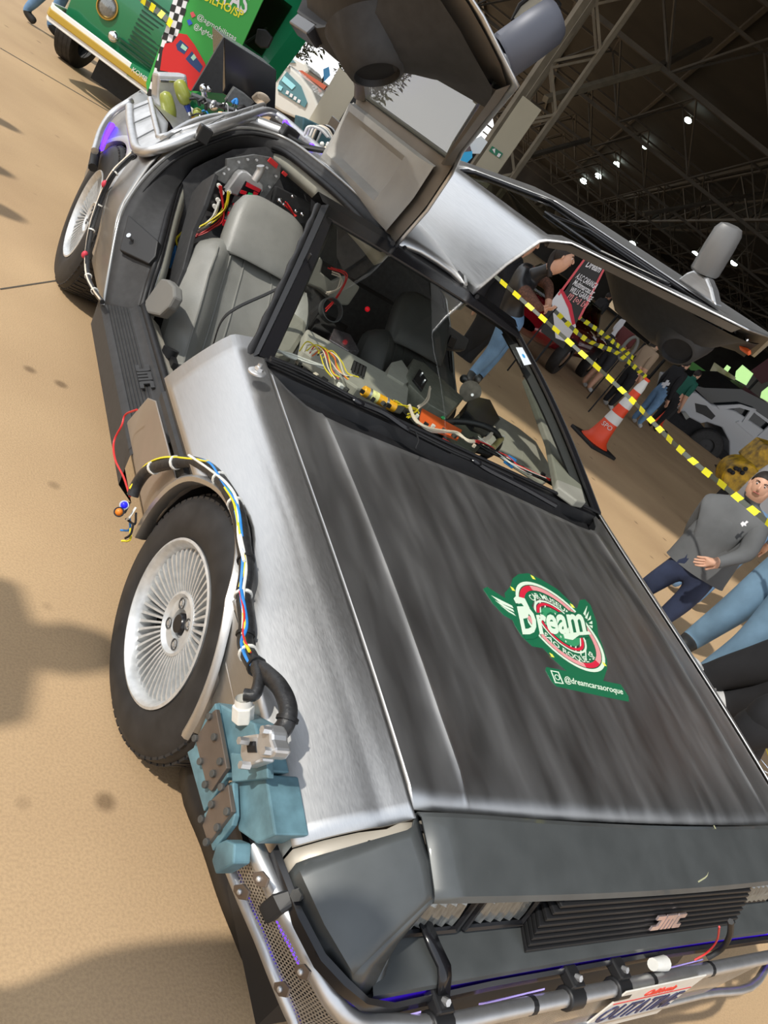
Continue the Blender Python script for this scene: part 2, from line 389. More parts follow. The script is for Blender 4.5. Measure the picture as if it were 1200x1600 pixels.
for s in (1, -1):   # corner and side face of the nose
    cr0 = [Vector((s * .735, .690, .603)), Vector((s * .722, .735, .585)), Vector((s * .712, .778, .558))]   # crease
    bt0 = [Vector((s * .893, .688, .515)), Vector((s * .872, .775, .512)), Vector((s * .838, .838, .500))]
    lo0 = [Vector((s * .889, .688, .478)), Vector((s * .864, .775, .470)), Vector((s * .815, .842, .452))]
    edge = [Vector((s * .70, .672 - .0345 * .49, .592)), Vector((s * .70, .73, .578)), Vector((s * .70, .775, .559))]
    fr = []
    for k in range(9):
        t = k / 8; q = lambda L: (L[0] * (1 - t) ** 2 + L[1] * 2 * t * (1 - t) + L[2] * t * t) if False else (lerp(L[0], L[1], t * 2) if t < .5 else lerp(L[1], L[2], t * 2 - 1))
        e, c, m, l = q(edge), q(cr0), q(bt0), q(lo0); d1 = (c - e); d2 = (m - c)
        fr.append([e, e + d1 * .55, c - d1 * .12, c + d2 * .05, c + d2 * .3, c + d2 * .6, m - d2 * .10, m + (l - m) * .12, l, l + Vector((-s * .015, 0, -.012))])
    b.grid(fr)
    # front face wedge from the corner down to the lower lip
    e2 = fr[-1]
    inner = [Vector((s * .70, .776, .548)), Vector((s * .70, .778, .54)), Vector((s * .705, .782, .53)), Vector((s * .706, .784, .52)), Vector((s * .715, .79, .51)), Vector((s * .73, .80, .49)), Vector((s * .745, .815, .47)), Vector((s * .757, .828, .46)), Vector((s * .765, .838, .45)), Vector((s * .765, .842, .436))]
    b.grid([e2, [lerp(a, c, .35) + Vector((0, .004, 0)) for a, c in zip(e2, inner)], inner])
    b.grid([inner, [Vector((p.x - s * .02, p.y - .05 * (1 - k / 9), p.z - .0)) for k, p in enumerate(inner)]])
part(b, 'nose_fascia', FASC, smooth=35, solid=.004)
# shelf under the lamps and its front lip
b = B(); rows = []
for x in [k / 12 * .77 for k in range(-12, 13)]:
    f = .842 + .013 * x * x
    rows.append([Vector((x, .735, .545)), Vector((x, .742, .50)), Vector((x, .748, .468)), Vector((x, .76, .458)), Vector((x, f - .012, .452)), Vector((x, f, .446)), Vector((x, f + .002, .436)), Vector((x, f - .01, .432))])
b.grid(rows); part(b, 'nose_shelf', FASC, smooth=35)
# dark bumper strip + valance + air dam
def ring(z, inset=0, yb=.64):   # outline of the bumper at height z, right to left
    pts = [(.893, yb), (.880, .74), (.862, .80), (.835, .835), (.79, .852), (.72, .853), (.5, .846), (0, .842)]
    pts = [(x - inset * (1 if x > .8 else .3), y - inset) for x, y in pts]
    P = [Vector((x, y, z)) for x, y in pts]; return P + [Vector((-p.x, p.y, p.z)) for p in P[::-1][1:]]
def ringz(zf, inset=0):
    P = ring(0, inset)
    for p in P: p.z = zf(p)
    return P
zlip = lambda p: .436 + .055 * max(0, min(1, (abs(p.x) - .74) / .1)) * (1) - 0.0
b = B().grid([ringz(lambda p: zlip(p) - .004, -.004), ringz(lambda p: zlip(p) - .010, -.010), ringz(lambda p: zlip(p) - .028, -.010), ringz(lambda p: zlip(p) - .034, 0), ringz(lambda p: zlip(p) - .04, .03)])
part(b, 'bumper_strip', BLKG, smooth=40)
b = B().grid([ringz(lambda p: zlip(p) - .03, .028), ring(.36, .045), ring(.28, .09), ring(.20, .14)])
part(b, 'lower_valance', SATIN, smooth=40)
b = B(); S0 = [at(p[0], p[1], 'z', .13) for p in ((290, 1185), (298, 1235), (325, 1300), (352, 1380), (376, 1440), (400, 1495), (442, 1552))]
S0 = cr(S0, 3); tail = [Vector((.60, .77, .13)), Vector((.4, .80, .13)), Vector((0, .81, .13))]
S0 = S0 + tail; S0 += [Vector((-p.x, p.y, p.z)) for p in S0[::-1][1:]]
def inset(P, d): return [Vector((p.x - math.copysign(d, p.x) * min(1, abs(p.x) / .3), p.y - d * max(0, (p.y - .4)) * 1.5, p.z)) for p in P]
b.grid([[p + Vector((0, 0, -.05)) for p in inset(S0, .01)], S0, [p + Vector((0, 0, .05)) for p in inset(S0, .012)], [p + Vector((0, 0, .17)) for p in inset(S0, .05)]])
part(b, 'air_dam', BLK, smooth=40, solid=.006)
# blue glow strip between body and bars
b = B(); P = ringz(lambda p: .40, .018); b.tube(P, .003, 6); part(b, 'led_strip', PURP)
# headlights: two rectangular lamps a side
LENS = mat('fluted_lamp_glass', (.20, .21, .205), .10, .5, noise=.25, scale=90, stretch=(3, 1, .5), bump=.8, bscale=60, coat=1)
for s in (1, -1):
    for xa, xb in ((.715, .575), (.555, .405)):
        b = B(); x0, x1 = s * xa, s * xb
        V = []
        for i in range(13):
            x = lerp(x0, x1, i / 12); V.append([Vector((x, .752 + .006 * (i % 2), .535)), Vector((x, .762 + .006 * (i % 2), .515)), Vector((x, .768 + .006 * (i % 2), .49)), Vector((x, .770 + .006 * (i % 2), .470))])
        b.grid(V); lens = part(b, 'headlight', LENS, solid=.01)
        b = B()
        for a, c in (((x0, .765, .54), (x1, .765, .54)), ((x0, .778, .464), (x1, .778, .464)), ((x0, .765, .54), (x0, .778, .464)), ((x1, .765, .54), (x1, .778, .464))): b.cyl(a, c, .006, 6)
        sub(b, 'lamp_bezel', BLKG, lens)
# grille: black box with horizontal slats
g = B(); gx0, gx1 = .385, -.335
for k in range(8):
    z0 = .545 - k * .0118; y = .792 + .0042 * k
    g.prism([Vector((gx0 - .02 * (k == 0), y - .045, z0)), Vector((gx0 + .02 * min(1, k / 3), y, z0 - .001)), Vector((gx1 - .004 * k, y, z0 - .001)), Vector((gx1, y - .045, z0))][::-1], (0, 0, -.0085))
back = B().box(((gx0 + gx1) / 2, .772, .503), (gx0 - gx1 - .02, .03, .09))
gr = part(back, 'grille', BLK); 
for k in range(8):
    z0 = .545 - k * .0118; y = .794 + .0042 * k; d = .012 * min(k, 3)
    s_ = B().prism([Vector((gx0 + .005, .750, z0)), Vector((gx0 + d, y, z0 - .001)), Vector((gx1 - .3 * d, y, z0 - .001)), Vector((gx1, .750, z0))][::-1], (0, .0004, -.0082))
    sub(s_, 'slat', SATIN, gr, bevel=.0015)
for k in range(5):
    pass
# badge
def badge(name, M, h, mt, par, depth=.004):
    # three chunky stencil letters made of bars
    P = {'D': [[(0, 0), (.9, 0), (1, .2), (1, .8), (.9, 1), (0, 1), (0, .72), (.62, .72), (.62, .28), (0, .28)]],
         'M': [[(0, 0), (.30, 0), (.30, .72), (.46, .72), (.46, 0), (.76, 0), (.76, .72), (.92, .72), (.92, 0), (1.22, 0), (1.22, 1), (0, 1)]],
         'C': [[(.1, 0), (1, 0), (1, .28), (.38, .28), (.38, .72), (1, .72), (1, 1), (.1, 1), (0, .8), (0, .2)]]}
    b = B(); x = -1.75
    for ch, w in (('D', 1.12), ('M', 1.34), ('C', 1.1)):
        for poly in P[ch]:
            bm = bmesh.new(); vs = [bm.verts.new(((x + px) * h + .0 + py * h * .28, py * h, 0)) for px, py in poly]; f = bm.faces.new(vs)
            r = bmesh.ops.extrude_face_region(bm, geom=[f]); bmesh.ops.translate(bm, vec=(0, 0, depth), verts=[v for v in r['geom'] if isinstance(v, bmesh.types.BMVert)])
            bmesh.ops.triangulate(bm, faces=bm.faces[:]); bm.verts.index_update()
            b.add([v.co.copy() for v in bm.verts], [tuple(v.index for v in fc.verts) for fc in bm.faces], M); bm.free()
        x += w
    return sub(b, name, mt, par)
BM = mat('pinkish_chrome_badge', (.75, .62, .62), .25, .8)
badge('badge', frame((0.0, .822, .480), (-1, 0, 0), (0, -.38, 1)), .032, BM, gr)
# ---------------------------------------------------------------- windscreen
WBL, WTL = Vector((.748, -.5385, .7455)), Vector((.464, -1.266, 1.0635))
def ws(u, v, off=0):        # u -1..1 across, v 0..1 up the glass
    x = lerp(WBL.x, WTL.x, v) * u
    y = lerp(WBL.y, WTL.y, v) + .03 * (1 - u * u) * (1 - .4 * v); z = lerp(WBL.z, WTL.z, v) + .012 * (1 - u * u) + .02 * sin(pi * v) * 1
    return Vector((x, y + off * .4, z + off * .9))
rows = [[ws(u / 10, .015 + v / 8 * .97) for u in range(-10, 11)] for v in range(9)]
part(B().grid([[p for p in r] for r in rows]), 'windscreen', GLASS, smooth=60)
fr = B()
def strip3(b, A, Bp, thick=.012):   # band between two polylines
    b.grid([A, Bp]); b.grid([[p - Vector((0, 0, thick)) for p in Bp], [p - Vector((0, 0, thick)) for p in A]]); b.grid([Bp, [p - Vector((0, 0, thick)) for p in Bp]]); b.grid([[p - Vector((0, 0, thick)) for p in A], A])
vv = [k / 12 for k in range(13)]
for s in (1, -1):
    b = B(); strip3(b, [ws(s * .965, v, .004) for v in vv], [ws(s * 1.0, v, .004) + Vector((s * .012, 0, 0)) for v in vv])
    part(b, 'windscreen_edge_seal', BLKG, smooth=40)
    b = B(); A = [ws(s * 1.0, v * 1.0) + Vector((s * .015, 0, .006)) for v in vv]; O = [ws(s, v) + Vector((s * (.028 + .010 * v), .004, -.008)) for v in vv]; I = [p + Vector((-s * .03, -.03, -.05)) for p in O]
    b.grid([A, O, I]); b.grid([[p + Vector((-s * .05, -.0, -.045)) for p in A], A]); part(b, 'windscreen_pillar', SATIN, smooth=40)
    b = B(); b.tube([p + Vector((s * .006, -.004, -.012 + .002 * sin(9 * i))) for i, p in enumerate(O)], lambda t: .011 + .002 * sin(40 * t), 8, smooth=3); part(b, 'pillar_door_seal', BLK, smooth=60)
b = B(); uu = [k / 10 for k in range(-10, 11)]
strip3(b, [ws(u, 1.0, .005) for u in uu], [ws(u, .90, .006) for u in uu], .006)
part(b, 'windscreen_header_band', BLKG, smooth=40)
b = B(); A = [ws(u * 1.08, 1.0, .004) for u in uu]; O = [ws(u * 1.10, 1.0) + Vector((0, -.05, .018)) for u in uu]; I = [p + Vector((0, -.02, -.035)) for p in O]
b.grid([A, O, I, [p + Vector((0, .05, -.03)) for p in I], [p - Vector((0, 0, .03)) for p in A]]); part(b, 'windscreen_header', SATIN, smooth=30)
# cowl: dark well between hood and glass
b = B(); xs = [k / 16 * .745 for k in range(-16, 17)]
def gb(x): return ws(x / WBL.x, 0)
b.grid([[gb(x) + Vector((0, -.015, -.006)) for x in xs], [gb(x) + Vector((0, .02, -.014)) for x in xs], [gb(x) + Vector((0, .03, -.05)) for x in xs], [Vector((x, hood_rear(x) + .02, .69)) for x in xs], [Vector((x, hood_rear(x) + .02, hz(x, hood_rear(x)) - .016)) for x in xs]])
part(b, 'cowl', BLK, smooth=40)
b = B(); b.tube([gb(x) + Vector((0, .012, .004)) for x in xs], .006, 8); part(b, 'windscreen_base_seal', BLK, smooth=60)
def onz(px, py, z): return at(px, py, 'z', z)
# wipers
for pts, arm in (([(423, 561), (470, 580), (520, 606), (560, 628)], [(560, 628), (600, 645), (640, 672), (705, 705)]), ([(640, 672), (700, 702), (745, 722), (800, 748)], [(745, 722), (765, 735), (818, 762), (868, 790)])):
    b = B(); b.tube([onz(px, py, .768) for px, py in pts], .007, 6, smooth=4); b.tube([onz(px, py - 3, .776) for px, py in pts], .004, 6, smooth=4); w = part(b, 'wiper', BLK, smooth=40)
    b = B(); b.tube([onz(px, py, .765) for px, py in arm], .009, 6, smooth=4); b.ball(onz(*arm[0], .772), (.022, .012, .010)); sub(b, 'wiper_arm', BLKG, w, smooth=40)
# thin aerial wire across the glass
b = B(); b.tube([onz(650, 700, .77), onz(654, 688, .78), onz(648, 672, .77)], .0025, 5, smooth=5); part(b, 'washer_hose', BLK)
# inspection sticker on the glass
STW = mat('white_sticker', (.75, .80, .84), .4); STB = mat('blue_sticker_print', (.05, .35, .70), .4)
def wpt(px, py, off=.006):
    best = None; d = ray(px, py)
    for v in [k / 60 for k in range(61)]:
        for u in (1,):
            pass
    n = Vector((0, .40, .917)); P0 = ws(.9, .5, off); t = (P0 - CAM).dot(n) / d.dot(n); return CAM + d * t
q = [wpt(*p) for p in ((806, 543), (816, 543), (830, 569), (819, 571))]
nrm = (q[1] - q[0]).cross(q[3] - q[0]).normalized(); nrm = nrm if nrm.z > 0 else -nrm
stk = part(B().prism(q, nrm * .0008), 'sticker', STW)
c = sum(q, Vector()) / 4; e1 = (q[2] - q[1]).normalized(); e2 = nrm.cross(e1)
b = B(); b.lathe([(0, 0), (.0095, 0)], Matrix.Translation(c + nrm * .0014) @ frame((0, 0, 0), e1, e2), 12)
b.box(c + nrm * .0014 + e1 * .021, (.001, .001, .001)); sub(b, 'sticker_print', STB, stk)

# ---------------------------------------------------------------- roof rib, rear of cabin
b = B(); rr = []
for y in (-1.27, -1.35, -1.6, -1.9, -2.15, -2.3):
    w = interp(y, [-2.3, -1.9, -1.3], [.30, .27, .16]); z = interp(y, [-2.3, -1.9, -1.5, -1.27], [1.09, 1.125, 1.12, 1.095])
    rr.append([Vector((x * w, y, z - .02 * abs(x) ** 3 - (.03 if abs(x) > 1 else 0))) for x in (-1.02, -1, -.85, -.5, 0, .5, .85, 1, 1.02)])
part(b.grid(rr), 'roof_rib', STEEL, smooth=30, solid=.02)
# door opening of the right side: outer weatherstrip and inner seal lines
OUT = [(.866, -1.60, .29), (.885, -1.675, .40), (.900, -1.79, .53), (.885, -1.885, .60), (.843, -1.985, .70), (.776, -2.072, .811), (.681, -2.124, .917), (.584, -2.16, 1.008), (.47, -2.19, 1.06), (.375, -2.14, 1.09), (.32, -1.93, 1.105), (.275, -1.709, 1.112), (.22, -1.429, 1.11), (.165, -1.28, 1.09)]
INN = [(.775, -1.50, .385), (.775, -1.56, .45), (.78, -1.60, .535), (.765, -1.73, .60), (.735, -1.93, .67), (.705, -2.09, .745), (.655, -2.19, .82), (.562, -2.23, .917), (.449, -2.20, 1.0), (.39, -2.12, 1.045), (.335, -1.85, 1.062), (.30, -1.60, 1.07), (.26, -1.36, 1.065), (.22, -1.25, 1.05)]
for s in (1, -1):
    O = cr([Vector((s * x, y, z)) for x, y, z in OUT], 4); I = cr([Vector((s * x, y, z)) for x, y, z in INN], 4)
    b = B(); Md = [lerp(a, c, .18) + Vector((-s * .01, .012, -.012)) for a, c in zip(O, I)]; Md2 = [lerp(a, c, .82) + Vector((-s * .01, .02, -.012)) for a, c in zip(O, I)]
    b.grid([O, Md, [lerp(a, c, .5) + Vector((-s * .012, .016, -.02)) for a, c in zip(O, I)], Md2, I]); part(b, 'door_jamb', CHAR, smooth=50, solid=.01)
    STRIPM = mat('polished_weatherstrip', (.36, .36, .35), .3, .7) if s == 1 else STRIPM
    b = B(); b.tube([p + Vector((s * .004, .004, .004)) for p in O], .0075, 8); part(b, 'outer_weatherstrip', STRIPM, smooth=60)
    b = B(); b.tube([p + Vector((-s * .018, .018, -.004)) for p in O], .006, 8); part(b, 'jamb_channel', BLK, smooth=60)
    b = B(); b.tube(I, .013, 8); b.tube([p + Vector((-s * .012, .012, -.006)) for p in I], .009, 8); part(b, 'inner_door_seal', BLK, smooth=60)
    b = B(); b.tube([p + Vector((-s * .022, .014, -.012)) for p in I], .004, 6); part(b, 'seal_piping', STRIPM, smooth=60)
    b = B(); J1 = [p + Vector((-s * .02, .012, -.012)) for p in I]; J2 = [p + Vector((-s * (.055 if k < len(I) * .6 else .02), .0, -.045)) for k, p in enumerate(I)]; b.grid([J1, J2, [p + Vector((-s * .01, -.05, -.03)) for p in J2]]); part(b, 'opening_trim', BEIGE, smooth=50, solid=.006)
# striker block on the jamb
def jam(px, py, x): return at(px, py, 'x', x)
JN = Vector((.77, .44, .46)).normalized()
def jpl(px, py, o): d = ray(px, py); return CAM + d * ((Vector((.84, -1.70, .55)) + JN * o - CAM).dot(JN) / d.dot(JN))
q = [jpl(px, py, .016) for px, py in ((200, 335), (247, 376), (243, 400), (232, 412), (186, 390))]
st = part(B().prism(q, -JN * .03), 'striker_plate', SATIN, bevel=.004)
c = jpl(206, 374, .018)
b = B().cyl(c, c + JN * .022, .006, 12); b.cyl(c + JN * .018, c + JN * .025, .009, 12); sub(b, 'striker_pin', CHROME, st, smooth=40)
# padded pod at the foot of the jamb
b = B(); P = [at(p[0], p[1], 'x', .775) for p in ((225, 488), (226, 470), (240, 450), (252, 434), (262, 436), (271, 446), (272, 462), (262, 480), (248, 493))]
b.prism(P, (-.035, .0, 0)); part(b, 'jamb_pod', mat('grey_pod_vinyl', (.16, .158, .148), .6), bevel=.008)
# sill
yy = [-1.66, -1.55, -1.3, -1.0, -.8, -.645]
secs = [(.80, .13), (.862, .18), (.872, .25), (.876, .283), (.868, .30)]
ribs = []
for k in range(7):
    a = k / 7; x = lerp(.862, .806, a); z = lerp(.306, .352, a); ribs += [(x, z), (x - .004, z - .0), (x - .0055, z + .005), (x - .0065, z + .005)]
secs += ribs + [(.800, .358), (.792, .380), (.775, .388), (.757, .380), (.748, .36)]
for s in (1, -1):
    b = B().grid([[Vector((s * x, y, z)) for x, z in secs] for y in yy]); part(b, 'sill_step', CHAR, smooth=25)
    b = B().grid([[Vector((s * x, y, z)) for x, z in ((.748, .365), (.735, .368), (.69, .345), (.683, .25), (.683, .20))] for y in (-1.5, -1.3, -1.0, -.62)]); part(b, 'sill_carpet', mat('pale_sill_carpet', (.50, .46, .38), .95, noise=.1, scale=60, bump=.4), smooth=40)
    b = B(); b.tube([Vector((s * .772, y, .392)) for y in (-1.50, -1.3, -1.0, -.64)], .013, 8); part(b, 'inner_sill_seal', BLK, smooth=60)
sl_t = (Vector((-1 * (.862 - .806), 0, .352 - .306))).normalized()
badge('sill_badge', frame((.832, -1.02, .341), (0, 1, 0), sl_t), .042, CHAR, [o for o in CAR.children if o.name.startswith('sill_step')][0], .004)

# ---------------------------------------------------------------- rear quarter and tail
RR, RY, RZ = .352, -2.408, .335
def rarch(y): d = y - RY; return RZ + sqrt(RR * RR - d * d) if abs(d) < RR else -1
XP = [(.27, .862), (.36, .875), (.50, .900), (.545, .905), (.60, .892), (.72, .845), (.80, .80), (.86, .75)]
def xz(z): return interp(z, [a for a, _ in XP], [c for _, c in XP])
ry = [-1.60, -1.66, -1.72, -1.80, -1.88, -1.96, -2.02, -2.045] + [RY - RR * cos(pi * k / 24) * -1 for k in range(1, 24)] + [-2.77, -2.85, -3.0, -3.15, -3.25]
ry = sorted(set(round(y, 4) for y in ry), reverse=True)
def rtop(y): return interp(y, [-3.25, -2.9, -2.4, -2.1, -1.985, -1.885, -1.79, -1.675, -1.60], [.80, .83, .85, .80, .70, .60, .53, .40, .29])
for s in (1, -1):
    rows = []
    for y in ry:
        zt = rtop(y); zb = max(.28, rarch(y)); zt = max(zt, zb + .002)
        tp = interp(y, [-3.25, -2.75, -1.6], [.06, 0, 0])
        rows.append([Vector((s * (xz(lerp(zt, zb, k / 9)) - tp), y, lerp(zt, zb, k / 9))) for k in range(10)])
    b = B().grid(rows); 
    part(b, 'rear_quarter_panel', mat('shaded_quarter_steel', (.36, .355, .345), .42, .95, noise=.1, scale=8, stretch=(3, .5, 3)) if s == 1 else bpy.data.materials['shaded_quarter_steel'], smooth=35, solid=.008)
    lip = []
    for k in range(0, 33):
        a = radians(-5 + 190 * k / 32); P = lambda r, x: Vector((s * x, RY + r * cos(a), RZ + r * sin(a))); xb = xz(RZ + RR * sin(a))
        lip.append([P(RR + .03, xb - .002), P(RR + .015, xb + .01), P(RR - .004, xb + .012), P(RR - .01, xb - .01), P(RR + .01, .65)])
    part(B().grid([r[:4] for r in lip]), 'wheel_arch_lip', STEEL, smooth=40); part(B().grid([r[3:] for r in lip]), 'wheel_arch_liner', BLK)
# deck, tail, underbody
b = B()
b.grid([[Vector((x, y, z)) for x in (-.76, -.6, 0, .6, .76)] for y, z in ((-2.2, .86), (-2.4, .86), (-2.9, .83), (-3.2, .80), (-3.27, .74), (-3.28, .35))]); part(b, 'engine_deck', STEEL, smooth=40)
b = B(); b.box((0, -1.2, .17), (1.5, 3.9, .08)); b.box((0, .35, .35), (1.2, .7, .3)); b.box((0, -2.6, .5), (1.2, 1.1, .5)); part(b, 'underbody', SATIN)
b = B().grid([[Vector((x, y, z)) for x in (-.68, -.3, 0, .3, .68)] for y, z in ((-.55, .66), (-.56, .45), (-.62, .24), (-1.5, .22), (-2.05, .28), (-2.12, .60), (-2.3, .80))]); part(b, 'cabin_floor', mat('dark_cabin_carpet', (.03, .03, .032), .95, noise=.2, scale=40))
# far rear roof frame (buttress)
for s in (1, -1):
    b = B(); b.tube([Vector((s * .80, -2.15, .82)), Vector((s * .68, -2.3, .93)), Vector((s * .5, -2.42, 1.03)), Vector((s * .34, -2.36, 1.085))], .03, 8, smooth=4); part(b, 'rear_buttress', STEEL, smooth=60)

# ---------------------------------------------------------------- wheels
DARKA = mat('dark_lug_recess', (.10, .10, .10), .5, .5)
def wheel(name, cx, y, z, R, W, rr, side, steer=0):
    # local: z axis outward
    Mw = Matrix.Translation((side * cx, y, z)) @ Matrix.Rotation(steer, 4, 'Z') @ Matrix.Rotation(side * pi / 2, 4, 'Y')
    w = empty_part(name)
    h = W / 2
    b = B(); b.lathe([(rr - .008, -h + .01), (rr + .01, -h), (R - .03, -h - .002), (R - .006, -h + .02), (R, -h + .05), (R, h - .05), (R - .004, h - .028), (R - .012, h - .014), (R - .035, h + .002), (rr + .035, h + .006), (rr + .012, h + .002), (rr - .004, h - .006), (rr - .006, h - .02)], Mw, 72)
    ty = part(b, 'tyre', TYRE, smooth=40); w.append(ty)
    b = B(); n = 64    # tread blocks
    for k in range(n):
        for j, (za, zb) in enumerate(((-h + .03, -.03), (-.022, .022), (.03, h - .035), (h - .030, h - .012))):
            a0 = 2 * pi * (k + (.5 if j % 2 else 0)) / n; a1 = a0 + 2 * pi / n * .72; r0 = R - .006; r1 = R + .003 - (.012 if j == 3 else 0)
            V = [Mw @ Vector((r * cos(a), r * sin(a), zz)) for r in (r0 - .01, r1) for zz in (za, zb) for a in (a0, a1)]
            b.add(V, [(0, 1, 3, 2), (4, 6, 7, 5), (0, 4, 5, 1), (2, 3, 7, 6), (0, 2, 6, 4), (1, 5, 7, 3)])
    t = sub(b, 'tread', TYRE, ty); t['kind'] = 'stuff'
    b = B(); b.lathe([(rr - .012, h - .05), (rr - .004, h - .022), (rr + .002, h - .004), (rr + .004, h + .002), (rr - .002, h + .004), (rr - .008, h - .001), (rr - .012, h - .010), (rr - .016, h - .018), (rr - .016, h - .06)], Mw, 72)
    b.lathe([(0, h - .045), (.030, h - .045), (.034, h - .034), (.058, h - .034), (.066, h - .026), (.072, h - .028), (.077, h - .040), (.077, h - .07)], Mw, 48)
    rim = part(b, 'rim', RIM, smooth=35)
    b = B(); b.lathe([(.0, h - .085), (rr - .02, h - .085)], Mw, 40); sub(b, 'rim_back', BLK, rim)
    ns = 48
    for k in range(ns):
        a = 2 * pi * k / ns; wd = 2 * pi / ns
        b = B(); ca = lambda r, f, zz: Mw @ Vector((r * cos(a + f * wd), r * sin(a + f * wd), zz))
        rings = [(.070, .30, h - .030, .05), (.095, .25, h - .024, .05), (rr - .050, .20, h - .018, .04), (rr - .026, .21, h - .016, .03), (rr - .008, .30, h - .020, .03)]
        V = []; F = []
        for r, f, zz, dp in rings: V += [ca(r, -f, zz - dp), ca(r, -f * .8, zz), ca(r, f * .8, zz), ca(r, f, zz - dp)]
        for i in range(len(rings) - 1): F += [(i * 4 + j, i * 4 + j + 1, i * 4 + j + 5, i * 4 + j + 4) for j in range(3)]
        b.add(V, F); sub(b, 'spoke', RIM, rim)
    b = B(); b.lathe([(0, h - .030), (.020, h - .030), (.025, h - .036), (.025, h - .05)], Mw, 24); sub(b, 'centre_cap', BLKG, rim, smooth=40)
    for k in range(4):
        a = pi / 4 + k * pi / 2; q = Mw @ Vector((.045 * cos(a), .045 * sin(a), h - .033)); ax = (Mw.to_3x3() @ Vector((0, 0, 1)))
        b = B().lathe([(.0135, .002), (.0115, .002), (.0105, -.001), (.0105, -.003), (0, -.003)], Matrix.Translation(q) @ Mw.to_3x3().to_4x4(), 16); sub(b, 'lug_recess', DARKA, rim, smooth=40)
        b = B().cyl(q - ax * .004, q + ax * .003, .0062, 6); sub(b, 'lug_nut', ALU, rim)
    return ty
def empty_part(n): return []
wheel('w', .783, 0, .295, .295, .195, .183, 1, .036)
wheel('w', .783, 0, .295, .295, .195, .183, -1, .036)
wheel('w', .787, -2.408, .332, .332, .235, .198, 1)
wheel('w', .787, -2.408, .332, .332, .235, .198, -1)

